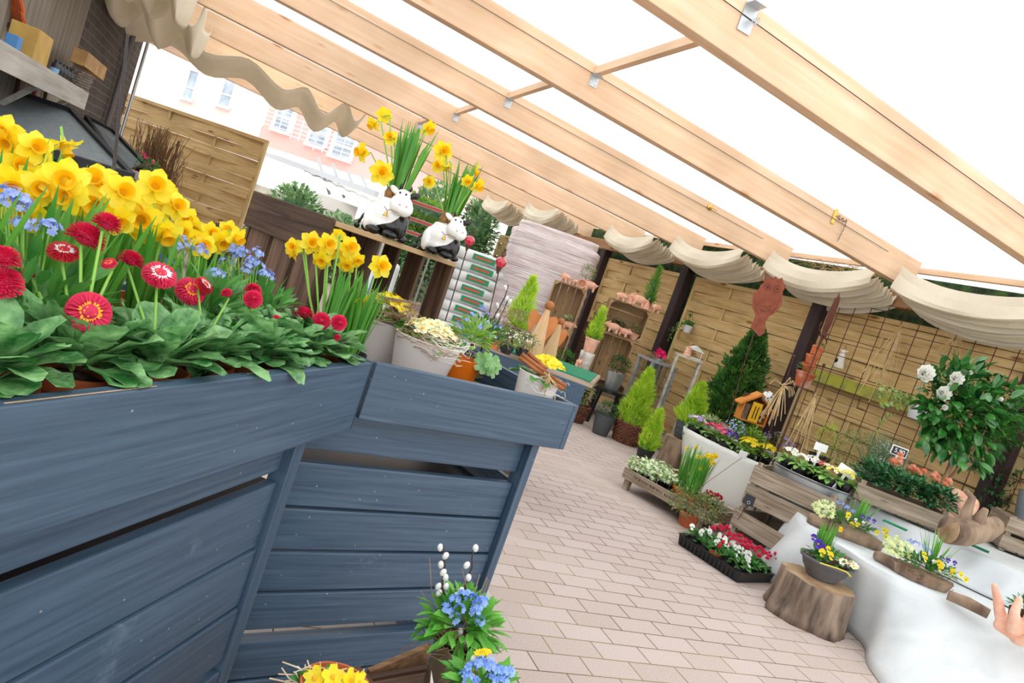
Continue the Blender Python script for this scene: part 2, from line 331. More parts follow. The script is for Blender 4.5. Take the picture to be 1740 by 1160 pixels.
# ---------------------------------------------------------------- cream curtains
cloth = mat('cream_canvas', 'F6EEDB', .9, 'F1E8D4', 5, sub=.3)
def swag(b0, b1, prof, label, sag=.16, seed=0, crisp=False):
    rg = random.Random(seed); q = M(); n = len(prof); nu = 18; vs = []
    ph = [rg.uniform(-.02, .02) for _ in prof]
    aa = prof[0][0]; bb = b0; org = V((aa, b0, 0))
    def fn(u, v):
        k = v*(n-1); i = min(int(k), n-2); f = k-i
        cr = lambda L_: .5*(2*L_[1]+(L_[2]-L_[0])*f+(2*L_[0]-5*L_[1]+4*L_[2]-L_[3])*f*f+(3*L_[1]-L_[0]-3*L_[2]+L_[3])*f**3)
        if crisp: f = min(1, max(0, f)); cr = lambda L_: L_[1]*(1-f)+L_[2]*f
        ix = [max(0, i-1), i, i+1, min(n-1, i+2)]; a = cr([prof[j][0] for j in ix]); z = cr([prof[j][1] for j in ix]); p_ = cr([ph[j] for j in ix])
        s = (sag+p_)*(4*u*(1-u))**.85
        return V((a + .012*sin(u*9+i), b1+(b0-b1)*u, rz(a)+z-s)) - V((aa, b0, rz(aa)))
    q.sheet(fn, nu, (n-1)*(1 if crisp else 5))
    o = q.build('roof_curtain', cloth, loc=(aa, b0, rz(aa)), smooth=not crisp, solid=.003); tag(o, label, 'curtain', None); return o
def acc(a0, n, step, hi, lo, first=None):
    pr = [(a0+.02, hi+.06), (a0+.0, hi-.01), (a0-.025, (hi+lo)/2-.01), (a0-.03, lo), (a0-.01, lo-.012)]
    for i in range(n): pr += [(a0+.030+i*step, hi-.05-.01*i), (a0+.045+(i+.5)*step, lo-.022-.009*i)]
    return pr
for (b0, b1, a0, lb, sg) in [(2.72, 4.02, 4.72, 'cream swag of roof curtain at the right edge of the picture', .13), (4.2, 5.47, 4.70, 'cream swag with straw showing through above it, left of the right edge swag', .13), (5.64, 6.9, 4.55, 'folded cream swag above the two rust birds side, third swag from the right', .13),
                             (7.07, 8.26, 4.42, 'folded cream swag above the right crate shelf, fourth swag from the right', .13), (8.43, 9.65, 3.75, 'small cream swag above the wrapped pallet', .12), (9.82, 11.0, 3.55, 'farthest cream swag, left above the wrapped pallet', .12)]:
    swag(b0, b1, acc(a0, 7, .045, .05, -.08), lb, sg, seed=int(b0*10), crisp=True)
swag(5.62, 6.95, [(-.75, .1), (-.78, -.22), (-.9, .02), (-.98, -.25), (-1.1, .02), (-1.2, -.25), (-1.32, 0), (-1.45, -.25), (-1.6, 0), (-1.8, -.2), (-2.0, .05)], 'bunched cream curtain with deep hanging folds near the brick wall', .12, 3)
swag(7.05, 8.3, [(-.7, .1), (-.75, -.2), (-.9, 0), (-1.05, -.25), (-1.25, 0), (-1.4, -.2), (-1.6, .05), (-1.9, -.2), (-2.2, .05)], 'bunched cream curtain behind the deep hanging folds', .18, 4)
swag(8.42, 9.7, [(1.05, .1), (.95, -.12), (.8, .02), (.6, -.2), (.35, -.02), (.1, -.15), (-.3, -.02), (-.7, -.15), (-1.1, 0), (-1.6, -.2)], 'half drawn cream curtain hanging in front of the pink house', .14, 5)
# straw nest caught above a swag
rg = random.Random(5); q = M()
for i in range(70):
    c = V((rg.uniform(-.02, .22), rg.uniform(-.5, .35), rg.uniform(-.03, .03))); d = V((rg.gauss(0, .06), rg.gauss(0, .09), rg.gauss(0, .03)))
    q.tube([c-d, c+V((0, 0, rg.uniform(0, .04))), c+d], .0018, 4)
straw = mat('straw', 'C9A878', .9, 'A88450', 12)
tag(q.build('straw_tuft', straw, loc=(4.85, 4.85, rz(4.8)+.06)), 'loose tuft of straw lying above the second cream swag', 'straw', kind='stuff')
t = M(); t.box(5.08, 5.12, 1.0, 10.9, 2.29, 2.335); o = t.build('eaves_board', w_raftery); tag(o, 'eaves board between the rafter ends above the curtains', 'board')
# ---------------------------------------------------------------- left: brick wall, cladding, far fence, house
bk = bpy.data.materials.new('dark_brick'); bk.use_nodes = True; _N = bk.node_tree.nodes; _K = bk.node_tree.links.new
_tc = _N.new('ShaderNodeTexCoord'); _mp = _N.new('ShaderNodeMapping'); _mp.inputs['Rotation'].default_value = (RD(90), 0, RD(90)); _K(_tc.outputs['Object'], _mp.inputs[0]); 
_cx = _N.new('ShaderNodeSeparateXYZ'); _cm = _N.new('ShaderNodeCombineXYZ'); _K(_tc.outputs['Object'], _cx.inputs[0]); _K(_cx.outputs[1], _cm.inputs[0]); _K(_cx.outputs[2], _cm.inputs[1])
_b = _N.new('ShaderNodeTexBrick'); _K(_cm.outputs[0], _b.inputs['Vector']); _b.inputs['Scale'].default_value = 1; _b.inputs['Brick Width'].default_value = .25; _b.inputs['Row Height'].default_value = .077; _b.inputs['Mortar Size'].default_value = .004
_b.inputs['Color1'].default_value = srgb('5B534E'); _b.inputs['Color2'].default_value = srgb('48423F'); _b.inputs['Mortar'].default_value = srgb('7A7370'); _K(_b.outputs[0], _N['Principled BSDF'].inputs['Base Color']); _N['Principled BSDF'].inputs['Roughness'].default_value = .9
WA = -1.5
WB1 = 9.95
t = M(); t.box(WA-3.4, WA, 7.0, WB1, 0, 3.4); struct(t.build('wall_left', bk))
clad = wood('grey_cladding', 'A59C8F', '7E766B', '554C42', axis='z', sc=.8, knots=False)
t = M()
for i in range(34): t.box(WA-.02, WA+.012, 3.2+i*.112, 3.2+i*.112+.104, .0, 3.2)
o = t.build('wall_cladding', clad); struct(o); o.name = 'wall_shed'
t = M(); t.box(WA-.3, WA-.021, 3.2, 7.0, 0, 3.2); struct(t.build('wall_back', mat('dark_gap', '3A3430', .9)))
p = at(205, 233, 9.75)
t = M(); t.tube([(WA+.05, WB1-.02, 0), (WA+.05, WB1-.02, 2.6)], .02, 8); o = t.build('corner_pipe', m_steel); tag(o, 'pale metal corner pipe at the end of the dark brick wall', 'pipe')
t = M(); t.tube([(WA+.05, 8.9, 0), (WA+.05, 8.9, 3)], .03, 8); o = t.build('downpipe', mat('grey_pipe', '6E6A6C', .5)); tag(o, 'grey downpipe running up the dark brick wall', 'pipe')
# far lattice panel
pa, pb = at(212, 157, 9.9), at(457, 239, 9.55)
dx = pb-pa; LZ = 1.82
t = panel(V((dx.x, dx.y)).length, 1.84, V((pa.x, pa.y, (pa.z+pb.z)/2-1.84)), math.atan2(dx.y, dx.x), 'free standing woven pine panel at the left, in front of the pink house', seed=9, step=.13, gap=.0005, amp=.020, tilt=.016)
q = M(); q.tube([at(304, 240, 9.1), at(286, 310, 9.1), on(258, 420, 0) if False else V((at(272, 372, 9.1).x, at(272, 372, 9.1).y, 0))], .016, 6); o = q.build('garden_pole', m_iron); tag(o, 'dark thin pole leaning in front of the left woven panel', 'pole')
# pink house
HQ = 30.0
o0 = at(220, 130, HQ); ux = (at(640, 130+420*.43, 26)-o0); ux.z = 0; ux.normalize(); nn = V((-ux.y, ux.x, 0))
if nn.y < 0: nn = -nn
hn, hd = nn, nn.dot(o0)
house = thing('house', 'pale pink house with tall windows and balconies behind the market', 'house', (o0.x, o0.y, 0), math.atan2(ux.y, ux.x))
hp = mat('pale_pink_render', 'EBD0C6', .9); hw = mat('white_render', 'F4F1EE', .9); hp2 = mat('pink_render', 'E0B2A9', .9)
HM = MX.Translation(house.location) @ MX.Rotation(house.rotation_euler[2], 4, 'Z'); HI = HM.inverted()
def hl(x, y, off=0): return HI @ pl(x, y, hn, hd-off)
x1 = hl(450, 200).x; x2 = hl(700, 330).x
q = M(); q.box(-.2, x1, 0, 8, 0, 14); q.build('facade', hp, house)
q = M(); q.box(x1, x2+8, .02, 8, 0, 14); q.build('side_facade', hp2, house)
z1 = hl(480, 236).z; q = M(); q.box(x1-.8, x2+8, -1.0, 0, z1-3.2, z1-.55); q.build('balcony_parapet', hw, house)
gl = mat('window_glass', '8C9AA8', .15, 'B9C4CC', 2); rail = mat('white_rail', 'E8ECEE', .5)
for (cx, cy, w_, h_) in [(326, 145, 17, 46), (388, 157, 19, 46), (486, 196, 26, 50), (545, 222, 26, 48), (586, 243, 30, 46)]:
    c = hl(cx, cy); s = HQ/FPX*.97; W = w_*s*1.15; H_ = h_*s
    f = M(); f.box(c.x-W/2-.12, c.x-W/2, -.08, .05, c.z-H_/2-.1, c.z+H_/2+.1); f.box(c.x+W/2, c.x+W/2+.12, -.08, .05, c.z-H_/2-.1, c.z+H_/2+.1); f.box(c.x-W/2, c.x+W/2, -.08, .05, c.z+H_/2, c.z+H_/2+.1); f.box(c.x-W/2-.12, c.x+W/2+.12, -.14, .05, c.z-H_/2-.12, c.z-H_/2); f.box(c.x-W/2, c.x+W/2, -.06, .03, c.z-.04-H_*.1, c.z+.02-H_*.1)
    wn = f.build('house_window', hw, house); g = M(); g.box(c.x-W/2, c.x+W/2, -.03, .0, c.z-H_/2, c.z+H_/2); g.build('pane', gl, wn)
    if cx > 450:
        r = M()
        for k in range(5): r.bar((c.x-W/2-.4, -.6, c.z-H_*.5+.16*k), (c.x+W/2+.4, -.6, c.z-H_*.5+.16*k), .03, .03)
        for k in range(5): xk = c.x-W/2-.4+(W+.8)*k/4; r.bar((xk, -.6, c.z-H_*.5-.1), (xk, -.6, c.z-H_*.5+.72), .03, .03)
        r.build('balcony_railing', rail, house)
# awning and white low roof
q = M(); q.bar(at(470, 268, 17), at(640, 330, 15), .12, .12); q.bar(at(452, 262, 18), at(560, 300, 17), .1, .1)
for k in range(4): q.bar(at(540+25*k, 268+10*k, 16), at(560+25*k, 330+6*k, 16), .05, .05)
tag(q.build('pergola_frame', mat('grey_frame', 'B9BBBE', .6)), 'pale grey open frame in front of the pink house', 'pergola')
a_, b_, c_, d_ = at(500, 270, 18), at(660, 330, 16.5), at(632, 352, 14.5), at(535, 312, 15)
q = M(); q.sheet(lambda u, v: (a_*(1-u)+b_*u)*(1-v)+(d_*(1-u)+c_*u)*v + V((0, 0, .02*sin(u*40))), 30, 6)
tag(q.build('striped_awning', mat('awning_cloth', 'E6E3DC', .9, 'C9C7C0', 6, (1, 1, 1)), solid=.01, smooth=True), 'pale corrugated awning left of the taller cow planter', 'awning')
a_, b_ = at(545, 316, 14.6), at(618, 348, 14.4)
q = M(); q.box(a_.x, b_.x, a_.y, a_.y+3, 0, a_.z-.15); tag(q.build('low_building', mat('grey_render', 'CFCBC6', .9)), 'low grey outbuilding under the pale awning', 'building')
# ================================================================ plant parts
lf_g = mat('leaf_green', '3C7A32', .45, '5E9B45', 14, sub=.25)
lf_d = mat('leaf_dark', '1F4A26', .35, '3A6B35', 12, sub=.12)
lf_l = mat('leaf_light', '7FB23C', .5, 'A5C95A', 12, sub=.3)
lf_y = mat('golden_foliage', '9CCB22', .6, 'D6EE52', 8, sub=.3)
lf_t = mat('thuja_green', '2C5F22', .6, '5C8F3A', 9, sub=.15)
lf_c = mat('conifer_green', '4D8A2A', .6, '86B445', 9, sub=.2)
lf_b = mat('daisy_leaf', '2C6E32', .34, '96C984', 34, sub=.2, bump=1.0, lo=.36, hi=.66, detail=6)
lf_p = mat('primrose_leaf', '5F9E3E', .5, 'A0CB6C', 30, sub=.25, bump=.4)
lf_v = mat('variegated_leaf', 'E9EFC9', .5, '7FA65B', 34, sub=.2, lo=.45, hi=.55)
lf_n = mat('daffodil_leaf', '3E8A2E', .4, '7DBB48', 7, (1, 1, .4), sub=.25)
lf_o = mat('olive_leaf', '6C7B45', .6, '93A25E', 14, sub=.15)
st_g = mat('stem_green', '86B648', .5)
pt_y = mat('petal_yellow', 'FFE400', .5, 'FFF04A', 10, sub=.4)
pt_o = mat('trumpet_yellow', 'FFD60A', .5, 'FFE028', 10, sub=.5)
pt_r = mat('petal_crimson', 'C8103F', .6, 'E4295C', 60, sub=.2)
pt_rd = mat('petal_red', 'B30A22', .6, 'D81F35', 60, sub=.2)
pt_w = mat('petal_white', 'FBFAF4', .6, sub=.3)
pt_c = mat('petal_cream', 'F8F3C4', .6, sub=.3)
pt_b = mat('petal_blue', '8DA6E8', .6, 'B3C2F2', 60, sub=.3)
pt_v = mat('petal_violet', '3B2A9E', .5, '5A3CC0', 30, sub=.2)
pt_m = mat('petal_magenta', 'C2168A', .5, 'E04AA8', 30, sub=.25)
pt_p = mat('petal_peach', 'F3AE8C', .6, 'F8CBB2', 20, sub=.3)
pt_or = mat('flower_eye', 'F2A20C', .6)
catkin = mat('catkin_grey', 'E9E7E2', .95, 'D0CDC6', 90)
twig = mat('twig', 'A88A6A', .8, '7C5E44', 20)
twig_d = mat('dark_twig', '3A2620', .7)
def rosette(g, r, n, Lf, W, seed, z=0.0, elev=(.25, 1.0), shape='spat', droop=.9, wave=.05, fold=.3):
    rg = random.Random(seed)
    for i in range(n):
        t = i*2.399+rg.uniform(-.3, .3); e = elev[0]+(elev[1]-elev[0])*(i/n)+rg.uniform(-.1, .1)
        l = Lf*rg.uniform(.75, 1.1)*(1-.25*i/n)
        g.blade((r*cos(t), r*sin(t), z), (cos(t)*cos(e), sin(t)*cos(e), sin(e)), l, W*rg.uniform(.8, 1.15), droop*rg.uniform(.6, 1.3), shape, 7, fold, wave=wave*rg.uniform(-1, 1))
def leafball(g, c, rad, n, Lf, W, seed, shape='oval', zmin=-1, jit=.5, seg=2, fill=.55):
    rg = random.Random(seed)
    for i in range(n):
        while True:
            d = V((rg.gauss(0, 1), rg.gauss(0, 1), rg.gauss(0, 1)))
            if d.length > .1: d.normalize()
            if d.z >= zmin: break
        k = rg.uniform(fill, 1)
        p = V(c)+V((d.x*rad[0]*k, d.y*rad[1]*k, d.z*rad[2]*k))
        dd = (d + V((rg.uniform(-1, 1), rg.uniform(-1, 1), rg.uniform(-.4, 1)))*jit).normalized()
        g.blade(p, dd, Lf*rg.uniform(.7, 1.2), W*rg.uniform(.8, 1.2), rg.uniform(0, .6), shape, seg, .3, up=(rg.uniform(-.5, .5), rg.uniform(-.5, .5), 1))
def conifer(g, h, r, n, seed, z0=0.0, w=.006, l=.07, spread=.5, pw=.75):
    rg = random.Random(seed)
    for i in range(n):
        t = (i+rg.random())/n; t = 1-(1-t)**.62 if False else t**1.05
        a = rg.uniform(0, 2*pi); rr = r*((1-t)**pw)*(1-.35*max(0, (.15-t)/.15))*(1+.13*sin(a*4+t*17+seed)+.08*sin(a*7-t*31)); k = rg.uniform(.35, .95)
        b = V((rr*k*cos(a), rr*k*sin(a), z0+h*t*.93)); d = V((cos(a)*spread, sin(a)*spread, rg.uniform(.5, 1.2))).normalized()
        ll = l*rg.uniform(.7, 1.25)*(1-.3*t)
        for q in range(4):
            dd = (d+V((rg.gauss(0, .28), rg.gauss(0, .28), rg.gauss(0, .2)))).normalized()
            g.blade(b, dd, ll*rg.uniform(.6, 1), w*rg.uniform(.7, 1.3), rg.uniform(-.4, .4), 'lance', 2, .2, up=(rg.gauss(0, 1), rg.gauss(0, 1), .5))

def grass(g, c, n, h, w, seed, r=.02, lean=.35, droop=.5, shape='lin', seg=5):
    rg = random.Random(seed)
    for i in range(n):
        a = rg.uniform(0, 2*pi); k = rg.random()**.5*r; e = rg.uniform(0, lean)
        g.blade(V(c)+V((k*cos(a), k*sin(a), 0)), (cos(a)*e, sin(a)*e, 1), h*rg.uniform(.65, 1.1), w*rg.uniform(.7, 1.2), droop*rg.uniform(0, 1), shape, seg, .35, up=(-sin(a), cos(a), .1) if False else None)
# ---- prototype flower heads, facing +Z, unit scale ~ real size; kept as parts of the first thing that uses them
def daff_head(parent, d=.062, loc=(0, 0, 0), rot=(0, 0, 0)):
    g = M(); rg = random.Random(7)
    for k in range(6):
        a = k*pi/3; rr = d/2; ww = d*.2
        pts = []
        for t in (0, .25, .5, .75, 1):
            w = ww*(sin(pi*(t*.86+.1))**.8) if t < 1 else .0006
            x = rr*(.12+.9*t); z = .004*sin(t*3)+(.004 if k % 2 else 0)
            pts += [V((x, -w, z+.002)), V((x, 0, z-.001)), V((x, w, z+.002))]
        R_ = MX.Rotation(a, 4, 'Z'); g.add([R_ @ p for p in pts], [(i*3+j, i*3+j+1, i*3+j+4, i*3+j+3) for i in range(4) for j in range(2)])
    g.tube([(0, 0, -.012), (0, 0, -.002), (0, 0, .002)], [.003, .005, .007], 8)
    o = g.build('flower', pt_y, parent, smooth=True, loc=loc, rot=rot)
    t = M(); t.lathe([(d*.10, 0), (d*.12, d*.12), (d*.14, d*.26), (d*.17, d*.36), (d*.215, d*.42), (d*.20, d*.41), (d*.13, d*.3), (d*.10, d*.1), (.001, d*.05)], 18, wob=lambda a, z: 1+(.1*sin(a*9) if z > d*.33 else 0))
    t.build('trumpet', pt_o, o, smooth=True); return o
def pompon(parent, d=.042, m_=None, eye=False, loc=(0, 0, 0), rot=(0, 0, 0), seed=1, m_in=None):
    g = M(); rg = random.Random(seed); m_ = m_ or pt_r
    L_ = 9 if not eye else 7
    for j in range(L_):
        n = 40-j*3; e = -.25+j*(1.6/9 if not eye else 1.15/7); rr = d/2*(1-.035*j)
        for k in range(n):
            a = 2*pi*(k+.5*(j % 2))/n+rg.uniform(-.05, .05); ee = e+rg.uniform(-.08, .08)
            if eye:
                g.cur = 0
                p0 = V((cos(a), sin(a), 0))*d*.13 + V((0, 0, d*.12)); g.blade(p0, (cos(a)*cos(ee), sin(a)*cos(ee), sin(ee)*.8), rr*.76, d*.062, .35, 'petal', 2, .3)
            else: g.blade((0, 0, d*.05), (cos(a)*cos(ee), sin(a)*cos(ee), sin(ee)), rr*rg.uniform(.94, 1.03), d*.07, .1, 'petal', 2, .4)
    g.ball((0, 0, d*.04), d*.27, 12, (1, 1, .8))
    o = g.build('flower', m_, parent, loc=loc, rot=rot)
    if eye:
        t = M(); rg = random.Random(5)
        for k in range(46): a = rg.uniform(0, 6.28); r0 = rg.uniform(.10, .16)*d; t.blade((r0*cos(a), r0*sin(a), d*.19), (cos(a), sin(a), .25), d*rg.uniform(.12, .26 if m_in is pt_w else .10), d*.045, .3, 'lance', 2, .3)
        t.build('pale_petals', m_in or pt_w, o)
        t = M(); rg = random.Random(2)
        for k in range(40): a = rg.uniform(0, 6.28); r_ = rg.uniform(0, d*.12); t.ball((r_*cos(a), r_*sin(a), d*.215), d*.026, 5)
        t.build('eye', pt_or, o)
    g = M(); g.lathe([(.001, -.006), (d*.16, -.004), (d*.24, d*.03), (d*.2, d*.05)], 12); g.build('sepals', lf_g, o)
    return o
def flat_flower(g, c, nrm, d, n=5, seed=0, cup=.15, pw=.5):
    """n-petalled small flower added to g"""
    q = V(nrm).to_track_quat('Z', 'Y'); rg = random.Random(seed); vs = []; fs = []
    for k in range(n):
        a = 2*pi*k/n; w = d*pw*.5*2.2/n*2
        pts = [(0, 0, 0), (d*.28, -w*.7, d*cup*.4), (d*.48, -w*.5, d*cup), (d*.5, 0, d*cup*.8), (d*.48, w*.5, d*cup), (d*.28, w*.7, d*cup*.4)]
        R_ = MX.Rotation(a, 3, 'Z'); o = len(vs); vs += [V(c)+q @ (R_ @ V(p)) for p in pts]; fs.append(tuple(range(o, o+6)))
    g.add(vs, fs)
def primula(parent, n, rad, z, mats, d=.03, seed=0, eye=pt_or, dome=.35, name='flower', c=(0, 0)):
    """individual primrose flowers, each a part, on a dome"""
    rg = random.Random(seed); protos = []
    for m_ in mats:
        g = M(); flat_flower(g, (0, 0, 0), (0, 0, 1), d, 5, 0, .1, .62); o = g.build(name, m_, parent)
        e = M(); e.ball((0, 0, d*.04), d*.11, 6, (1, 1, .5)); e.build('eye', eye, o); protos.append(o)
    k = len(protos)
    for i in range(n):
        t = i*2.399; r_ = rad*math.sqrt((i+.5)/n); p = V((r_*cos(t)+c[0], r_*sin(t)+c[1], z+dome*rad*(1-(r_/rad)**2)+rg.uniform(-.004, .004)))
        nr = V((cos(t)*r_/rad*.9, sin(t)*r_/rad*.9, 1))+V((rg.gauss(0, .15), rg.gauss(0, .15), 0))
        o = protos[i] if i < k else kid(protos[i % k], parent, p)
        o.location = p; o.rotation_euler = aim(nr, rg.uniform(0, 6)); s = rg.uniform(.85, 1.12); o.scale = (s, s, s)
def clusters(parent, pts, m_, d=.008, n=9, rad=.016, seed=0, name='flower_cluster', eye=None):
    rg = random.Random(seed)
    for p in pts:
        g = M()
        for i in range(n):
            dd = V((rg.gauss(0, 1), rg.gauss(0, 1), abs(rg.gauss(.6, .6)))).normalized(); flat_flower(g, dd*rad*rg.uniform(.6, 1), dd, d*rg.uniform(.9, 1.2), 5, 0, .1, .62)
        g.build(name, m_, parent, loc=p)
def pot(parent, r, h, m_, name='pot', rim=.012, taper=.72, lip=True, soilm=soil, n=28, z=0.0, saucer=False, bands=0):
    g = M(); pr = [(r*taper*.98, 0), (r*taper, .002)]
    if lip: pr += [(r*.93, h-rim*1.6), (r, h-rim*1.5), (r, h), (r*.93, h), (r*.9, h-.01)]
    else:
        for k in range(1, bands+1):
            zz = h*k/(bands+1); rr = r*(taper+(1-taper)*zz/h); pr += [(rr, zz-.004), (rr*1.015, zz), (rr, zz+.004)]
        pr += [(r*(.5+.5*taper), h*.5)] if not bands else []
        pr += [(r, h), (r*.965, h+.001), (r*.93, h-.012)]
    pr += [(r*.86, h-.03)]
    pr = [(a, b+z) for a, b in pr]; g.lathe(pr, n); o = g.build(name, m_, parent, smooth=True)
    md = o.modifiers.new('edge', 'EDGE_SPLIT'); md.split_angle = RD(35)
    s = M(); s.lathe([(r*.9, h-.018+z), (.5*r, h-.010+z), (.001, h-.008+z)], 14); s.build('potting_soil', soilm, parent); return o
def root_plate(): pass
def tubes(parent, name, m_, lst, r=.0018, n=5):
    g = M()
    for pts in lst: g.tube(pts, r, n)
    return g.build(name, m_, parent)
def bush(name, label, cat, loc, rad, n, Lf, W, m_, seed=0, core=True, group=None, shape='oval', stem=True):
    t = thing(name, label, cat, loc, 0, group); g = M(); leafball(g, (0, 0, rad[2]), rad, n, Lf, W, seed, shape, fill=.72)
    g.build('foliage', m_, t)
    if core: k = M(); k.ball((0, 0, rad[2]), 1, 14, (rad[0]*.72, rad[1]*.72, rad[2]*.72)); k.build('dark_core', lf_d, t)  # solid dark green ball filling the middle of the foliage
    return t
def basketm(g, r, h, taper=.8, rows=9, n=22, seed=0):
    rg = random.Random(seed)
    for i in range(rows):
        z = h*(i+.5)/rows; rr = r*(taper+(1-taper)*z/h); w = h/rows*.55; pts = []
        for k in range(n*2+1): a = pi*k/n; q = rr+(.006 if (k+i) % 2 else -.004); pts.append((q*cos(a), q*sin(a), z+rg.uniform(-.001, .001)))
        g.tube(pts, w, 5, cap=False)
    for k in range(n): a = 2*pi*k/n; g.tube([(r*taper*cos(a), r*taper*sin(a), 0), (r*cos(a), r*sin(a), h)], .004, 4)
    g.lathe([(r*taper*.9, .002), (r*.88, h*.8), (.001, h*.8)], 16)
def blob(name, balls, m_, parent=None, vox=.006, loc=None, rot=None, sm=4):
    """one continuous body: overlapping ellipsoids remeshed together"""
    g = M()
    for b in balls:
        c, r = b[0], b[1]; mt = MX.Translation(V(c)) @ (b[2].to_matrix().to_4x4() if len(b) > 2 else MX.Identity(4))
        rr = r if isinstance(r, (tuple, list)) else (r, r, r); k = M(); k.ball((0, 0, 0), 1, 14, rr); g.add([mt @ V(p) for p in k.v], k.f)
    o = g.build(name, m_, parent, smooth=True, loc=loc, rot=rot)
    md = o.modifiers.new('remesh', 'REMESH'); md.mode = 'VOXEL'; md.voxel_size = vox; md.use_smooth_shade = True
    md = o.modifiers.new('smooth', 'SMOOTH'); md.iterations = sm; md.factor = .5; return o
# ball() with sc as radii: sc z is applied on r=1
# ================================================================ the blue display tables in front
TZ = .86
def paint(axis):
    n_ = 'slate_blue_paint_'+axis
    if n_ in MATS: return MATS[n_]
    m = bpy.data.materials.new(n_); m.use_nodes = True; nt = m.node_tree; N = nt.nodes; K = nt.links.new; b = N['Principled BSDF']
    b.inputs['Roughness'].default_value = .42; tc = N.new('ShaderNodeTexCoord'); mp = N.new('ShaderNodeMapping'); mp.inputs['Scale'].default_value = {'x': (2, 60, 60), 'y': (60, 2, 60), 'z': (60, 60, 2)}[axis]; K(tc.outputs['Object'], mp.inputs[0])
    n1 = N.new('ShaderNodeTexNoise'); n1.inputs['Scale'].default_value = 2; n1.inputs['Detail'].default_value = 6; n1.inputs['Distortion'].default_value = .4; K(mp.outputs[0], n1.inputs['Vector'])
    r1 = N.new('ShaderNodeValToRGB'); e = r1.color_ramp.elements; e[0].position = .3; e[1].position = .72; e[0].color = srgb('33465A'); e[1].color = srgb('4B6074'); K(n1.outputs[0], r1.inputs[0])
    n2 = N.new('ShaderNodeTexNoise'); n2.inputs['Scale'].default_value = 7; n2.inputs['Detail'].default_value = 9; n2.inputs['Roughness'].default_value = .7; K(tc.outputs['Object'], n2.inputs['Vector'])
    r2 = N.new('ShaderNodeValToRGB'); r2.color_ramp.elements[0].position = .62; r2.color_ramp.elements[1].position = .8; r2.color_ramp.elements[0].color = (0, 0, 0, 1); r2.color_ramp.elements[1].color = (.55, .55, .55, 1); K(n2.outputs[0], r2.inputs[0])
    m1 = N.new('ShaderNodeMixRGB'); m1.inputs[2].default_value = srgb('8FA0AE'); K(r2.outputs[0], m1.inputs[0]); K(r1.outputs[0], m1.inputs[1])
    vo = N.new('ShaderNodeTexVoronoi'); vo.inputs['Scale'].default_value = 28; K(tc.outputs['Object'], vo.inputs['Vector']); r3 = N.new('ShaderNodeValToRGB'); r3.color_ramp.elements[0].position = .035; r3.color_ramp.elements[1].position = .06; r3.color_ramp.elements[0].color = (.5, .5, .5, 1); r3.color_ramp.elements[1].color = (0, 0, 0, 1); K(vo.outputs['Distance'], r3.inputs[0])
    m2 = N.new('ShaderNodeMixRGB'); m2.inputs[2].default_value = srgb('C9C2B4'); K(r3.outputs[0], m2.inputs[0]); K(m1.outputs[0], m2.inputs[1]); K(m2.outputs[0], b.inputs['Base Color'])
    bp = N.new('ShaderNodeBump'); bp.inputs['Strength'].default_value = .35; bp.inputs['Distance'].default_value = .0012; K(n1.outputs[0], bp.inputs['Height']); K(bp.outputs[0], b.inputs['Normal'])
    MATS[n_] = m; return m
px_, py_, pz_ = paint('x'), paint('y'), paint('z')
KC = on(638, 616, TZ); d1 = V((sin(RD(34.2)), cos(RD(34.2)), 0)); n1 = V((-d1.y, d1.x, 0))
KB = on(983, 690, TZ); d2 = (KB-KC); L2 = d2.length; d2.normalize(); n2 = V((-d2.y, d2.x, 0))
def boards(t, x0, x1, y, zs, m_, name='side_board', th=.018):
    for k, (a, b) in enumerate(zs): g = M(); g.box(x0, x1, y-.004*k, y+th, a, b); g.build(name, m_, t, bevel=.003)
# table 1: local x along the front edge (towards the corner), y away from the camera, origin on the floor below the corner
L1 = 1.9; W1 = .55
t1 = thing('display_table', 'slate blue slatted display table at the left, filled with daisies and daffodils', 'table', (KC.x, KC.y, 0), math.atan2(d1.y, d1.x))
g = M(); g.box(-L1, -.016, 0, .022, TZ-.15, TZ); g.build('front_skirt', px_, t1, bevel=.002)
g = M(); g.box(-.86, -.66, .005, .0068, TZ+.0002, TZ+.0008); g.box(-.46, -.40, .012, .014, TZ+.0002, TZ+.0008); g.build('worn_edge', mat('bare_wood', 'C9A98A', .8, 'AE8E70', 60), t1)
g = M(); g.add([(-.015, -.001, TZ-.15), (-.015, -.001, TZ+.001), (-.001, .004, TZ-.15), (-.001, .004, TZ+.001), (-.015, .06, TZ-.15), (-.015, .06, TZ+.001), (-.001, .06, TZ-.15), (-.001, .06, TZ+.001)], [(0, 2, 3, 1), (2, 6, 7, 3), (4, 5, 7, 6), (0, 1, 5, 4), (1, 3, 7, 5), (0, 4, 6, 2)]); g.build('corner_trim', pz_, t1)
g = M(); g.box(-L1+.1, -.06, .08, W1-.05, .545, .555); g.build('slot_shade_sheet', m_black, t1)  # added black sheet, stands in for the shade inside the upper slot
boards(t1, -L1+.1, -.165, .055, [(.625, .72), (.466, .602), (.342, .461), (.222, .337), (.1, .2), (.0, .095)], px_)
g = M(); g.box(-.165, -.125, .036, .075, 0, .72); g.build('corner_post', pz_, t1, bevel=.002)
g = M(); g.box(-L1, -.022, .022, W1, .745, .76); g.build('tray_floor', m_black, t1)
g = M(); g.box(-L1, -.02, W1, W1+.02, .70, TZ-.02); g.build('rear_board', px_, t1)
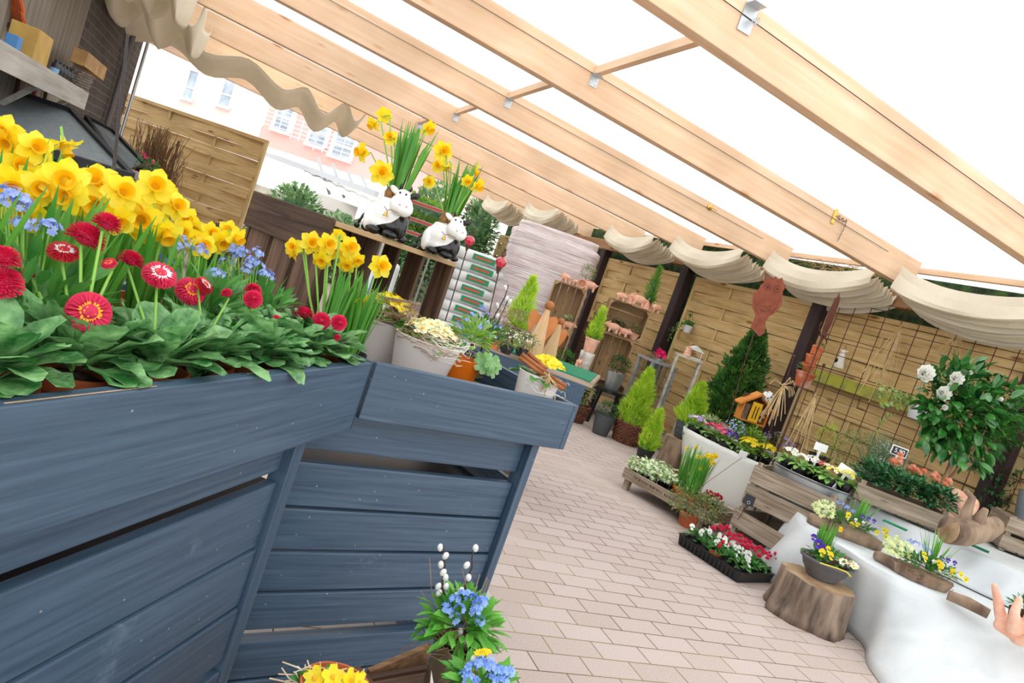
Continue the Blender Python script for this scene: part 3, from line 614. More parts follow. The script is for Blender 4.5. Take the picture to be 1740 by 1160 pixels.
# table 2
W2 = .52
t2 = thing('display_table', 'slate blue slatted display table in the middle, with the white pots on its rim', 'table', (KC.x, KC.y, 0), math.atan2(d2.y, d2.x))
g = M(); g.box(.004, L2-.015, 0, .022, TZ-.128, TZ); g.build('front_skirt', px_, t2, bevel=.002)
g = M(); g.box(L2-.014, L2+.004, .0, W2+.02, TZ-.128, TZ); g.build('side_skirt', py_, t2, bevel=.003)
boards(t2, -.12, .545, .05, [(.635, .74), (.503, .605), (.402, .498), (.304, .397), (.213, .299), (.095, .185), (0, .09)], px_)
g = M(); g.box(-.05, .54, .072, W2-.05, .545, .555); g.build('slot_shade_sheet', m_black, t2)  # same added black sheet, so this table's upper slot looks dark
g = M(); g.box(.546, .572, .024, .075, 0, .74); g.build('corner_post', pz_, t2, bevel=.002)
boards_r = [(.635, .74), (.503, .605), (.402, .498), (.304, .397), (.213, .299), (.095, .185), (0, .09)]
for a, b in boards_r: g = M(); g.box(.556, .572, .075, .45, a, b); g.build('end_board', py_, t2)
g = M(); g.add([(x, y, z) for z in (.745, .76) for (x, y) in ((.01, .022), (L2-.016, .022), (L2-.016, W2), (-.28, W2))], [(3, 2, 1, 0), (4, 5, 6, 7), (0, 1, 5, 4), (1, 2, 6, 5), (2, 3, 7, 6), (3, 0, 4, 7)]); g.build('tray_floor', m_black, t2)
g = M(); g.box(-.28, L2-.015, W2, W2+.018, .70, TZ-.02); g.build('rear_board', px_, t2)
# third display table beyond, green cloth on top
g3 = [on(868, 600, .76), on(1008, 652, .76)]
t3 = thing('display_table', 'display table with a green cloth top beneath the wooden angels', 'table', (0, 0, 0))
e1, e2 = g3; dd = (e2-e1).normalized(); bb = V((dd.y*-1, dd.x, 0)); bb = bb if bb.y > 0 else -bb
dd2 = dd; t3.location = (e2.x, e2.y, 0); t3.rotation_euler = (0, 0, math.atan2(dd.y, dd.x)); ll = (e2-e1).length
green = mat('green_felt', '12805A', .95, '0C6A48', 80, bump=.4)
g = M(); g.box(-ll-.25, .0, 0, .62, .735, .76); g.build('table_top', w_grey, t3)
g = M(); g.box(-ll-.2, -.02, .01, .58, .7605, .766); g.build('green_cloth', green, t3)
for x in (-ll-.2, -.34):
    for y in (.04, .58): g = M(); g.box(x-.025, x+.025, y-.025, y+.025, 0, .735); g.build('leg', w_old, t3)
g = M(); g.box(-ll-.2, -.03, .0, .02, .62, .735); g.build('apron_board', py_, t3)
# ---------------------------------------------------------------- plants on table 1
ZF = .76
def tp(s, y, z=ZF): return KC + d1*s + n1*y + V((0, 0, z-KC.z))
zprot = {}
daisy_pots = []
fl = {0: [(15, 483, 76, 1, 0), (8, 437, 56, 0, 0), (45, 457, 30, 0, 0)], }
flowers = [(2, 483, 74, 0, (-.1, -.3, .9)), (6, 440, 58, 0, (0, 0, 1)), (150, 531, 80, 1, (.25, -.9, .35)), (145, 405, 68, 0, (.2, .25, 1)), (181, 381, 50, 0, (.2, .3, 1)), (107, 431, 52, 2, (0, -.35, .9)), (222, 443, 46, 0, (.1, .1, 1)), (186, 449, 26, 1, (-.4, -.5, .8)),
           (270, 470, 58, 3, (.1, -.5, .85)), (322, 496, 56, 1, (.3, -.6, .7)), (345, 486, 36, 2, (.5, -.2, .8)), (430, 494, 32, 0, (.1, -.2, 1)), (430, 508, 34, 0, (.1, -.8, .6)), (468, 549, 32, 0, (.9, -.5, .1)), (517, 535, 36, 0, (.1, .2, 1)), (546, 545, 33, 0, (-.1, -.9, .4)), (576, 548, 30, 0, (.2, -.9, .4)), (435, 572, 16, 0, (0, -1, .3)), (573, 573, 12, 0, (0, -1, 0)), (50, 462, 22, 0, (0, -1, .5)), (385, 498, 20, 0, (-.5, -.4, .7))]
def clampv(g, t):
    Mw = MX.Translation(t.location) @ MX.Rotation(t.rotation_euler[2], 4, 'Z'); Mi = Mw.inverted()
    for j, p in enumerate(g.v):
        w = Mw @ V(p); y = (w-KC).dot(n1)
        if y < .035: w.z = max(w.z, TZ+.003-max(0, (-.004-y))*1.3); g.v[j] = tuple(Mi @ w)
spots = [-1.30, -1.18, -1.06, -.94, -.815, -.69, -.575, -.455, -.335, -.215, -.105]
dl = ['pot of crimson daisies at the left edge, mostly cut off by the frame', 'pot of crimson daisies second from the left edge, just outside the frame', 'terracotta pot with bare soil showing and crimson daisies at the left end of the rim', 'daisy pot behind the long drooping leaf, with tall crimson pompoms',
      'daisy pot with the large round yellow centred crimson bloom leaning out', 'daisy pot left of the pink and white rimmed bloom, leaves over the edge', 'daisy pot with the white ringed pink bloom, big leaf hanging over the blue rim', 'daisy pot with two touching yellow eyed crimson blooms, middle of the front row',
      'daisy pot with two small stacked crimson pompoms, left of the dark crate', 'daisy pot with a single crimson bloom turned sideways, second from the table corner', 'daisy pot with three crimson pompoms at the table corner']
first = {}
proj = lambda p: (870+FPX*(V(p)-CP).dot(CR)/dep(p), 580-FPX*(V(p)-CP).dot(CU)/dep(p))
for i, s in enumerate(spots):
    base = tp(s, .085 + (.012 if i % 2 else 0)); t = thing('potted_daisy', dl[i], 'flower pot', base, i*.7, 'potted daisies along the front rim')
    pot(t, .052, .092, terra_d); g = M(); rosette(g, .014, 15, .098, .054, 40+i, .094, (.42, .95), 'ovate', 1.0, .07, .22); rosette(g, .012, 12, .10, .050, 80+i, .098, (.8, 1.35), 'ovate', .7, .10, .22); rosette(g, .02, 12, .07, .032, 180+i, .11, (.3, 1.5), 'ovate', .5, .12, .3); clampv(g, t); g.build('leaves', lf_b, t, smooth=True)
    daisy_pots.append((t, base, proj(base+V((0, 0, .1)))[0]))
def eyeprot(k, par):
    if k == 0: return pompon(par, .042, pt_r)
    if k == 1: return pompon(par, .042, pt_r, True, seed=3, m_in=pt_or)
    if k == 2: return pompon(par, .042, pt_rd, True, seed=4, m_in=pt_w)
    return pompon(par, .042, pt_r, True, seed=5, m_in=pt_w)
bpy.context.view_layer.update()
for (x, y, dpx, k, nr) in flowers:
    t, base, bx = min(daisy_pots, key=lambda q: abs(q[2]-x)); q = dep(base+V((0, 0, .12))); q = q*(.97 if y > 500 else 1.04)
    size = min(max(dpx*q/FPX, .014), .05); p = at(x, y, q); W = t.matrix_world.inverted()
    lp = W @ p; nl = (W.to_3x3() @ V(nr)).normalized()
    if k not in first: o = eyeprot(k, t); first[k] = o; o.location = lp; o.rotation_euler = aim(nl); o.scale = (size/.042,)*3
    else: o = kid(first[k], t, lp, aim(nl), size/.042)
    g = M(); g.tube([(0, 0, .088), V((lp.x*.4, lp.y*.4, lp.z*.55+.03)), lp-nl*.01], [.0022, .002, .0018], 6); g.build('stem', st_g, t)
# daffodils behind the daisies
def daffpot(label, base, flw, nleaf=26, h=.24, seed=0, potm=terra_d, r=.055, ph=.09, group=None, name='potted_daffodil', hd=None, lw=.011, cat='flower pot', lean=.32):
    t = thing(name, label, cat, base, 0, group)
    if potm: pot(t, r, ph, potm)
    g = M(); grass(g, (0, 0, ph-.005), nleaf, h, lw, seed, r*.6, lean, .25, 'lin', 5); g.build('leaves', lf_n, t)
    bpy.context.view_layer.update()
    for f in flw:
        x, y, dpx, nr = f; q = dep(V(base)+V((0, 0, .1))); p = at(x, y, q); lp = p-V(base); sz = dpx*q/FPX; nr = V(nr).normalized()
        global DH
        if DH is None: o = daff_head(t); DH = o; o.location = lp; o.rotation_euler = aim(nr); o.scale = (sz/.062,)*3
        else: o = kid(DH, t, lp, aim(nr, random.uniform(0, 6)), sz/.062)
        g = M(); back = lp-nr*.012; g.tube([(lp.x*.1, lp.y*.1, ph), (lp.x*.5, lp.y*.5, (lp.z+ph)*.5), (lp.x*.9-nr.x*.012, lp.y*.9-nr.y*.012, lp.z+.004), back-nr*.008+V((0, 0, .004)), back], [.0028, .0026, .0022, .002, .002], 6); g.build('stem', st_g, t)
    return t
DH = None; random.seed(4)
dfl = [(12, 222, 60), (14, 243, 64), (6, 278, 70), (58, 252, 62), (108, 241, 58, (.5, -.2, -.9)), (18, 316, 80), (60, 298, 70, (.6, -.6, -.5)), (72, 318, 70), (112, 308, 82, (.1, -1, .1)), (118, 330, 70), (166, 312, 72), (170, 347, 78, (-.2, -1, -.1)), (205, 328, 68), (222, 350, 66),
       (262, 318, 66, (.2, -1, .3)), (240, 372, 74, (.1, -1, 0)), (252, 398, 50, (.3, -.5, -.9)), (282, 392, 60, (.4, -.7, -.6)), (278, 340, 60), (298, 352, 52), (200, 372, 60), (332, 404, 50, (.5, -.6, -.5)), (345, 418, 46), (376, 410, 46, (.3, -.9, -.2)), (398, 402, 44, (.7, -.6, -.3)), (42, 362, 74), (128, 340, 60), (150, 370, 56), (310, 392, 44), (355, 395, 40), (30, 285, 66), (240, 345, 56), (315, 372, 46), (268, 365, 52), (325, 385, 42), (360, 405, 40), (388, 392, 38), (90, 330, 60), (185, 340, 60), (140, 318, 58)]
dpots = [tp(s, y) for s, y in ((-.72, .27), (-.62, .25), (-.51, .27), (-.40, .26), (-.29, .27), (-.185, .30), (-.10, .27), (-.56, .38), (-.45, .39), (-.34, .39), (-.22, .41), (-.46, .50))]
dpl = ['daffodil pot at the far left, heads overlapping at the picture edge', 'daffodil pot left of the rod with one head drooping on a bent neck', 'daffodil pot directly above the tall crimson pompoms', 'daffodil pot crossed by the thin dark rod', 'daffodil pot with the large front facing bloom right of the rod', 'daffodil pot above the blue forget-me-nots', 'daffodil pot with small arching heads beside the dark crate',
       'rear row daffodil pot behind the drooping bloom', 'rear row daffodil pot left of the rod', 'rear row daffodil pot right of the rod', 'rear row daffodil pot nearest the small boxwood and the woven panel', 'rear row daffodil pot at the picture edge']
asg = {i: [] for i in range(len(dpots))}
for j, f in enumerate(dfl):
    nr = f[3] if len(f) > 3 else (random.uniform(-.4, .6), -1, random.uniform(-.3, .5))
    cand = sorted(range(len(dpots)), key=lambda k: abs(proj(dpots[k]+V((0, 0, .2)))[0]-f[0]) + (0 if (k < 7) == (f[1] > 300) else 60))
    k = next((c for c in cand if len(asg[c]) < 5), cand[0]); asg[k].append((f[0], f[1], f[2], nr))
for k, b in enumerate(dpots): daffpot(dpl[k], b, asg[k], 24, [.20, .21, .19, .17, .15, .13, .13, .24, .22, .19, .15, .22][k], seed=k, group='daffodils behind the daisies')
# forget-me-nots
def forget(label, base, pts, ph=.085, r=.045, potm=terra_d, leaves=120, rad=.085, seed=0, m_=None, h=.09, group='forget-me-nots between the daisies and daffodils'):
    t = thing('forget_me_not', label, 'flower pot', base, 0, group)
    if potm: pot(t, r, ph, potm)
    g = M(); leafball(g, (0, 0, ph+h*.5), (rad, rad, h*.7), leaves, .045, .014, seed, 'lance', -.3, .5, 3, .3); g.build('leaves', lf_g, t)
    cs = []
    for x, y in pts: cs.append(at(x, y, dep(V(base)+V((0, 0, .1))))-V(base))
    clusters(t, cs, m_ or pt_b, .0085, 14, .015, seed)
    tubes(t, 'stems', st_g, [[(c.x*.2, c.y*.2, ph), (c.x*.7, c.y*.7, ph+(c.z-ph)*.6), c] for c in cs], .0012); return t
forget('forget-me-not with pale blue flowers at the left edge among the daffodils', tp(-.67, .175), [(5, 330), (22, 338), (38, 346), (12, 346), (28, 352), (40, 385), (75, 386), (84, 392)], seed=1)
forget('forget-me-not in the middle of the left table below the drooping daffodils', tp(-.36, .175), [(284, 410), (308, 413), (340, 427), (280, 446), (368, 468), (300, 420)], seed=2)
forget('forget-me-not with the densest blue flowers, left of the dark crate', tp(-.17, .195), [(398, 425), (412, 428), (405, 436), (436, 432), (422, 455), (438, 452), (448, 468), (384, 448), (428, 446), (418, 462), (456, 470), (388, 434)], seed=3, leaves=100, rad=.085)
# thin rod
g = M(); a, b = at(217, 60, 1.9), tp(-.45, .24); mid = at(184, 365, dep(b)-.0); g.tube([at(217, 60, 1.15), at(196, 260, 1.12), at(182, 420, 1.08)], [.0022, .0028, .003], 8); tag(g.build('metal_rod', m_wire), 'thin dark metal rod standing among the left daffodils', 'rod')
# ---------------------------------------------------------------- dark crate with cows
C0, CL, CRt = at(566, 388, 1.74), at(437, 328, 1.95), at(776, 447, 2.12)
for p in (C0, CL, CRt): p.z = 1.115
ux = (CRt-C0).normalized(); crz = math.atan2(ux.y, ux.x); wy = abs((CL-C0).dot(V((-ux.y, ux.x, 0)))); wx = (CRt-C0).length
cr = thing('wooden_crate', 'dark weathered slatted crate on the tables carrying two cow planters', 'crate', (C0.x, C0.y, .77), crz)
CHh = 1.115-.77
g = M(); g.box(0, wx, 0, .11, CHh-.014, CHh); g.build('top_board', w_crate, cr, bevel=.002)
g = M(); g.box(.0, wx, .12, wy, CHh-.014, CHh); g.build('top_board', w_old, cr, bevel=.002)
g = M(); g.box(-.016, 0, -.005, wy, CHh-.095, CHh+.004); g.build('end_rail', wood('old_dark_wood_y', '5F4736', '2F2018', '120B08', axis='y', sc=1.5, contrast=1.2, bump=.9), cr, bevel=.003)
g = M(); g.box(-.016, 0, -.005, wy, 0, .07); g.build('end_rail', w_old, cr)
for k in range(3): y0 = .005+k*(wy-.01)/3; g = M(); g.box(0, .012, y0+.006, y0+(wy-.01)/3-.014, .0, CHh-.014); g.build('end_slat', w_oldz, cr)
for x0, x1_ in ((.0, .05), (.115, .20), (.235, .31), (.345, wx-.002)):
    g = M(); g.box(x0, min(x1_, wx), wy-.012, wy, 0, CHh-.014); g.build('rear_slat', w_oldz, cr)
g = M(); g.box(0, wx, wy, wy+.014, CHh-.10, CHh-.014); g.build('rear_rail', w_old, cr)
for y0 in (.0, wy*.36, wy*.68):
    g = M(); g.box(wx-.014, wx, y0, y0+.07, 0, CHh-.014); g.build('end_slat', w_oldz, cr)
g = M(); g.box(0, wx, 0, .02, 0, .06); g.build('base_rail', w_old, cr)
def cowmat():
    m = mat('cow_glaze', 'F4F2F0', .2, '151313', 14, lo=.53, hi=.54, detail=0, coat=.3); return m
def cow(label, loc, rz_, s=1.0, flw=(), seed=0, nleaf=22):
    t = thing('cow_planter', label, 'planter', loc, rz_)
    cm = cowmat(); wm = m_white; bm = mat('black_glaze', '141212', .2)
    o = blob('body', [((0, 0, .062), (.060, .050, .054)), ((0, 0, .035), (.056, .048, .034)), ((-.048, -.018, .045), (.018, .022, .042)), ((.048, -.018, .04), (.018, .022, .036)), ((0, .0, .10), (.045, .040, .012))], cm, t, .004)
    h = blob('head', [((.036, -.046, .098), (.034, .030, .030)), ((.030, -.034, .122), (.023, .021, .022)), ((.052, -.055, .092), (.024, .022, .024))], wm, t, .0035)
    for sx in (-1, 1):
        g = M(); g.ball((0, 0, 0), 1, 10, (.017, .006, .009)); g.build('ear', wm if sx < 0 else bm, h, smooth=True, loc=(.030+sx*.030, -.030, .134), rot=(0, -sx*.5, 0))
        g = M(); g.tube([(0, 0, 0), (sx*.004, 0, .008), (sx*.002, 0, .015)], [.005, .004, .0015], 8); g.build('horn', bm, h, smooth=True, loc=(.030+sx*.012, -.032, .142))
        g = M(); g.ball((0, 0, 0), .0032, 8); g.build('eye', bm, h, smooth=True, loc=(.034+sx*.009, -.054, .130))
        g = M(); g.ball((0, 0, 0), .0028, 8); g.build('nostril', mat('pink_glaze', 'D9A7A6', .3), h, smooth=True, loc=(.052+sx*.010, -.078, .098))
    for x in (-.018, .030): g = M(); g.ball((x, -.046, .012), 1, 14, (.023, .021, .0125)); g.build('hoof', bm, t, smooth=True)
    for x in (-.052, .056): g = M(); g.ball((x, -.006, .010), 1, 12, (.016, .018, .011)); g.build('hoof', bm, t, smooth=True)
    g = M(); g.lathe([(.001, .014), (.004, .012), (.005, .004), (.008, 0), (.001, .001)], 10); g.build('bell', m_brass, t, smooth=True, loc=(.008, -.062, .056))
    g = M(); g.tube([(0.008, -.060, .072), (.020, -.066, .078), (.045, -.078, .074)], .0012, 5); g.tube([(.008, -.060, .072), (-.005, -.055, .080)], .0012, 5); g.build('bell_cord', twig, t)
    g = M(); g.tube([(-.058, .01, .07), (-.075, .0, .04), (-.078, -.01, .012)], [.005, .004, .004], 8); g.ball((-.079, -.012, .008), .009, 8); g.build('tail', bm, t, smooth=True)
    g = M(); rg = random.Random(seed)
    for k in range(5): a = k*1.3; g.lathe([(.001, -.012), (.013, -.004), (.015, .006), (.009, .018), (.005, .03)], 12, (.022*cos(a), .020*sin(a), .118))
    g.build('bulbs', mat('bulb_skin', 'A9783F', .6, '7A4E28', 40), t, smooth=True)
    g = M(); leafball(g, (0, 0, .112), (.045, .04, .014), 160, .012, .004, seed, 'lance', -.2, .8, 1); g.build('moss', mat('moss', '5B6E2B', .9, '8A9440', 40), t)
    g = M(); grass(g, (0, 0, .125), nleaf, .20, .013, seed+3, .028, .22, .15, 'lin', 5); g.build('leaves', lf_n, t)
    bpy.context.view_layer.update(); W = t.matrix_world.inverted()
    for (x, y, dpx, nr) in flw:
        q = dep(V(loc)+V((0, 0, .1))) - (.06 if y > 285 else 0); p = W @ at(x, y, q); nl = (W.to_3x3() @ V(nr)).normalized()
        kid(DH, t, p, aim(nl), dpx*q/FPX/.062)
        g = M(); g.tube([(p.x*.1, p.y*.1, .12), (p.x*.45, p.y*.45, (p.z+.12)*.5), (p.x*.85, p.y*.85, p.z+.006), p-nl*.012], [.0028, .0026, .002, .002], 6); g.build('stem', st_g, t)
    t.scale = (s, s, s); return t
cow('taller left cow planter with drooping daffodils, on the crate', on(652, 404, 1.117) if False else V((*at(650, 404, 1.93).xy, 1.116)), FACE-.1, .98, [(618, 256, 38, (-.9, -.4, -.3)), (648, 292, 46, (-.1, -1, .1)), (636, 205, 30, (-.5, -.3, -.8)), (652, 192, 30, (.2, .6, .3)), (664, 232, 30, (-.5, -1, .2)), (728, 212, 32, (.5, -.6, -.4))], 3, 30)
cow('right cow planter at the end of the crate, daffodils leaning right', V((*at(742, 436, 2.04).xy, 1.116)), FACE+.05, .88, [(752, 233, 44, (.1, -1, .1)), (812, 268, 34, (.8, -.4, -.4)), (820, 296, 34, (.6, -.7, -.5)), (746, 262, 30, (-.6, -.8, 0)), (764, 258, 32, (.1, .2, -.9)), (728, 292, 28, (-.5, -1, 0)), (800, 288, 28, (.3, -1, -.4))], 5, 26)
# ---------------------------------------------------------------- pots on table 2
t = daffpot('cluster of daffodils with bare bulbs in a black pot, left of the crate', V((*at(562, 552, 1.62).xy, .765)), [(500, 420, 34, (-.5, -1, 0)), (528, 412, 42, (.1, -1, .1)), (556, 414, 40, (.2, -1, .1)), (548, 440, 36, (-.2, -.9, -.4)), (502, 432, 24, (-1, -.2, -.5)), (575, 400, 26, (.2, 1, .8))], 34, .18, 21, m_black, .04, .07, lean=.13)
t = daffpot('cluster of daffodils in a black pot in front of the crate opening', V((*at(604, 562, 1.66).xy, .765)), [(568, 424, 38, (0, -1, .2)), (592, 420, 42, (.3, -1, .2)), (590, 448, 34, (-.1, -.9, -.4)), (645, 453, 44, (.15, -1, .25)), (614, 512, 26, (.1, -.9, -.5)), (606, 440, 30, (.2, -.9, -.3))], 40, .185, 22, m_black, .045, .07, lean=.2)
pinkg = mat('lilac_white_glaze', 'D9CBC6', .25, 'E6DBD6', 3)
def nest(t, name, c, rad, n, seed, m_=None, r=.0009, flat=.4):
    rg = random.Random(seed); g = M()
    for i in range(n):
        a = rg.uniform(0, 6.3); R_ = rad*rg.uniform(.5, 1.1); z = rg.uniform(-1, 1)*rad*flat; pts = []
        for k in range(6): aa = a+k*rg.uniform(.2, .4); pts.append(V(c)+V((R_*cos(aa), R_*sin(aa), z+rg.gauss(0, rad*.08))))
        g.tube(pts, r, 4)
    return g.build(name, m_ or twig, t)
b = V((*at(712, 626, 1.80).xy, .765))
t = thing('potted_primrose', 'large pale pink glazed pot with cream primroses and twigs, left on the blue rim', 'flower pot', b); pot(t, .088, .142, pinkg, lip=False, taper=.70)
primula(t, 24, .065, .165, [pt_c], .042, 3); g = M(); rosette(g, .03, 16, .075, .035, 5, .135, (.1, .7), 'spat', .9); g.build('leaves', lf_p, t, smooth=True); nest(t, 'twig_nest', (-.01, -.03, .15), .085, 46, 5, twig); nest(t, 'pale_fibres', (.03, -.05, .142), .07, 50, 6, mat('pale_fibre', 'E9E2D0', .9), .0006)
b = V((*at(640, 596, 1.90).xy, .765))
t = thing('potted_primrose', 'pale pink glazed pot with yellow primroses and bark strips, half behind the larger pot', 'flower pot', b); pot(t, .078, .14, pinkg, lip=False, taper=.70)
primula(t, 26, .07, .185, [pt_y], .036, 4); g = M(); rosette(g, .03, 12, .09, .04, 6, .14, (.2, .8), 'spat', .9); g.build('leaves', lf_g, t, smooth=True); nest(t, 'twig_nest', (-.02, -.03, .17), .09, 60, 8, twig); g = M(); g.bar((-.05, -.05, .2), (.06, -.05, .215), .012, .006); g.bar((-.06, -.04, .185), (.05, -.06, .20), .010, .006); g.build('bark_strips', w_bark, t)
b = V((*at(780, 640, 2.02).xy, .765))
t = thing('potted_forget_me_not', 'orange pot with pale blue flowers and lobed pale green leaves on the blue rim', 'flower pot', b); pot(t, .052, .10, mat('orange_plastic', 'E8720C', .4), lip=False, taper=.75)
g = M(); leafball(g, (0, 0, .15), (.065, .06, .06), 130, .03, .013, 4, 'oval', -.2, .5, 3, .3); g.build('leaves', lf_l, t); clusters(t, [(.0, -.03, .20), (-.04, -.02, .20), (.03, 0, .21), (-.02, .02, .22), (.045, -.03, .18), (-.05, .01, .18)], pt_b, .009, 9, .016, 3)
g = M()
for k in range(14): a = k*2.4; rg = random.Random(k); c = V((.05+.035*cos(a)*rg.random(), -.045+.03*sin(a)*rg.random(), .12-.03*rg.random())); flat_flower(g, c, (cos(a)*.5, -1, .4*sin(a)+.4), .05, 5, k, .05, .6)
g.build('lobed_leaves', mat('pale_lobed_leaf', 'BFE6A8', .5, '8FCB7C', 50, sub=.3), t)
b = V((*at(805, 650, 2.25).xy, .765)); t = thing('moss_tuft', 'tuft of dry moss beside the orange pot', 'moss', b); nest(t, 'dry_moss', (0, 0, .05), .05, 120, 9, mat('dry_moss', 'A9A26A', .9, '7C7A40', 40), .001, .9)
# right end pot with cinnamon and yellow primula
b = KC+d2*.545+n2*.088; b.z = .762
t = thing('potted_primrose', 'pale grey pot with yellow primroses and cinnamon sticks at the right rim end', 'flower pot', b, FACE); pot(t, .060, .143, mat('pale_grey_glaze', 'DCD4D0', .25), lip=False, taper=.72)
primula(t, 26, .045, .175, [pt_y], .036, 6, c=(.01, .02)); g = M(); rosette(g, .03, 12, .07, .032, 9, .138, (.0, .4), 'oval', .6); g.build('leaves', lf_g, t, smooth=True)
cin = mat('cinnamon_bark', 'A7622E', .6, '7C4420', 30)
for k, (a, b_) in enumerate([((-0.068, -0.041, 0.184), (0.013, -0.045, 0.158)), ((-0.072, -0.050, 0.174), (0.009, -0.054, 0.150)), ((-0.054, -0.027, 0.192), (0.009, -0.036, 0.166)), ((0.018, -0.050, 0.156), (0.072, -0.045, 0.142)), ((0.018, -0.054, 0.146), (0.068, -0.054, 0.134))]):
    g = M(); g.tube([a, b_], .0058, 10); g.build('cinnamon_stick', cin, t, smooth=True)
g = M()
for k in range(7): g.tube([(.01+.012*cos(k), -.068+.01*sin(k), .150+.012*sin(k*2)), (.02, -.075, .155), (.03+.02*sin(k), -.064, .145-.012*k*.6)], .002, 5)
g.build('raffia_knot', straw, t)
nest(t, 'pale_fibres', (.02, -.03, .12), .062, 16, 16, mat('pale_fibre', 'E9E2D0', .9), .0006)
# ================================================================ right side: crates, shelf and floor display
def pp(x, y, q, z): p = at(x, y, q); return V((p.x, p.y, z))
def acrate(label, loc, rz_, X, D, Z, along='x', m_=None, group='crate shelf boxes'):
    """fruit crate on its side: open face towards -y"""
    t = thing('fruit_crate', label, 'crate', loc, rz_, group); wz = wood('crate_wood_z', 'C8A880', 'A5835A', '6E4B2C', axis='z', sc=1.6); wx_ = w_crate; T = .010
    def run(lst, m_, name):
        for b in lst: g = M(); g.box(*b); g.build(name, m_, t, bevel=.0012)
    n = 4
    if along == 'z':
        w = X/n; run([(-X/2+i*w+.003, -X/2+(i+1)*w-.004, D-T, D, 0, Z) for i in range(n)], wz, 'base_slat')
        w = D/3
        for x in (-X/2, X/2-T): run([(x, x+T, i*w+.002, (i+1)*w-.006-(T if i == 2 else 0), 0, Z) for i in range(3)], wz, 'side_slat')
        run([(-X/2+T, X/2-T, 0, D-T, 0, .014), (-X/2+T, X/2-T, 0, D-T, Z-.014, Z)], wx_, 'end_board')
    else:
        w = Z/n; run([(-X/2, X/2, D-T, D, i*w+.003, (i+1)*w-.005) for i in range(n)], wx_, 'base_slat')
        w = D/3
        for z in (0, Z-T): run([(-X/2, X/2, i*w+.002, (i+1)*w-.006-(T if i == 2 else 0), z, z+T) for i in range(3)], wx_, 'side_slat')
        run([(-X/2, -X/2+.014, 0, D-T, T, Z-T), (X/2-.014, X/2, 0, D-T, T, Z-T)], wz, 'end_board')
    for sx in (-1, 1):
        for z0, z1 in ((.015, .055), (Z-.015, Z-.055)):
            g = M(); xa = sx*(X/2-.014); g.add([(xa, y, z0) for y in (.0, .05)] + [(xa-sx*.04, y, z0) for y in (.0, .05)] + [(xa, y, z1) for y in (.0, .05)], [(0, 2, 4), (1, 5, 3), (0, 1, 3, 2), (2, 3, 5, 4), (0, 4, 5, 1)]); g.build('corner_block', wx_, t)
    return t
RZ = FACE
ben = pp(1035, 640, 7.9, 0)
t = thing('low_bench', 'low plank bench carrying the fruit crate shelves', 'bench', ben, RZ)
g = M(); g.box(-.66, .45, -.25, .3, .26, .30); g.build('seat_plank', w_grey, t)
for x in (-.6, .4):
    for y in (-.2, .25): g = M(); g.box(x-.03, x+.03, y-.03, y+.03, 0, .26); g.build('leg', w_grey, t)
cl = pp(972, 480, 7.6, 0); cl.z = .301
LZc = (at(972, 484, 7.6).z-.301)/2-.002
acrate('upright fruit crate at the bottom of the left crate stack', V((cl.x, cl.y, .302)), RZ, .36, .30, LZc, 'z')
acrate('upright fruit crate on top of the left stack, terracotta pigs above', V((cl.x, cl.y, .304+LZc)), RZ, .36, .30, LZc, 'z')
crr = pp(1074, 516, 7.6, 0); ZR = at(1074, 518, 7.6).z; zb = .42
g = M(); g.box(-.24, .24, 0, .34, 0, .115); tag(g.build('timber_block', w_old, loc=(crr.x, crr.y, .302), rot=(0, 0, RZ)), 'low timber block beneath the right hand crate stack', 'block')
zm = ZR-.37
acrate('upright fruit crate at the bottom of the right crate stack', V((crr.x-.03, crr.y, zb)), RZ, .40, .30, zm-zb-.002, 'z')
acrate('fruit crate lying sideways on the right stack with pigs and a conifer above', V((crr.x, crr.y, zm)), RZ, .46, .31, .37, 'x')
# terracotta figures
def pig(label, loc, rz_, s=1.0, ear=True):
    o = blob('terracotta_pig', [((0, 0, .052), (.058, .034, .034)), ((.052, 0, .060), (.026, .024, .025)), ((.078, 0, .055), (.012, .012, .011))] + [((x, y, .016), (.011, .011, .022)) for x in (-.034, .030) for y in (-.019, .019)] + [((.045, sy*.018, .085), (.010, .005, .012)) for sy in (-1, 1)] + [((-.060, 0, .066), (.008, .004, .008))], terra_l, None, .005, sm=2)
    o.location = loc; o.rotation_euler = (0, 0, rz_); o.scale = (s, s, s); return tag(o, label, 'pig figure', 'terracotta figures')
PG = None
def pigs(lst):
    global PG
    for (x, y, q, z, a, s, lb) in lst:
        p = pp(x, y, q, z)
        if PG is None: PG = pig(lb, p, RZ+a, s)
        else: dup(PG, p, lb, RZ+a, s)
ZL = .304+2*LZc
pigs([(958, 482, 7.6, ZL, 2.2, 1.1, 'terracotta pig at the left end of the left crate top'), (973, 487, 7.6, ZL, -1.2, .8, 'small terracotta pig beside the lying pot on the left crate top'), (1001, 492, 7.7, ZL, 3.1, 1.3, 'large terracotta pig hanging its head at the right end of the left crate top'),
      (1052, 514, 7.55, ZR, .1, 1.0, 'terracotta pig at the left end of the right crate top'), (1081, 524, 7.6, ZR, 3.0, 1.5, 'largest terracotta pig, in front of the small conifer on the right crate'), (1111, 533, 7.6, ZR, .6, 1.1, 'terracotta pig at the right end of the right crate top'),
      (1040, 565, 7.6, zm+.011, 3.0, 1.3, 'terracotta pig at the left inside the sideways crate'), (1058, 571, 7.6, zm+.011, -.4, 1.1, 'terracotta pig in the middle of the sideways crate'), (965, 555, 7.7, .304+LZc+.015, -.2, 1.1, 'terracotta pig inside the upper left crate'), (985, 612, 6.7, .55, -1.5, .9, 'small terracotta pig standing by the white ceramic pedestal')])
ped = pp(993, 616, 6.75, 0)
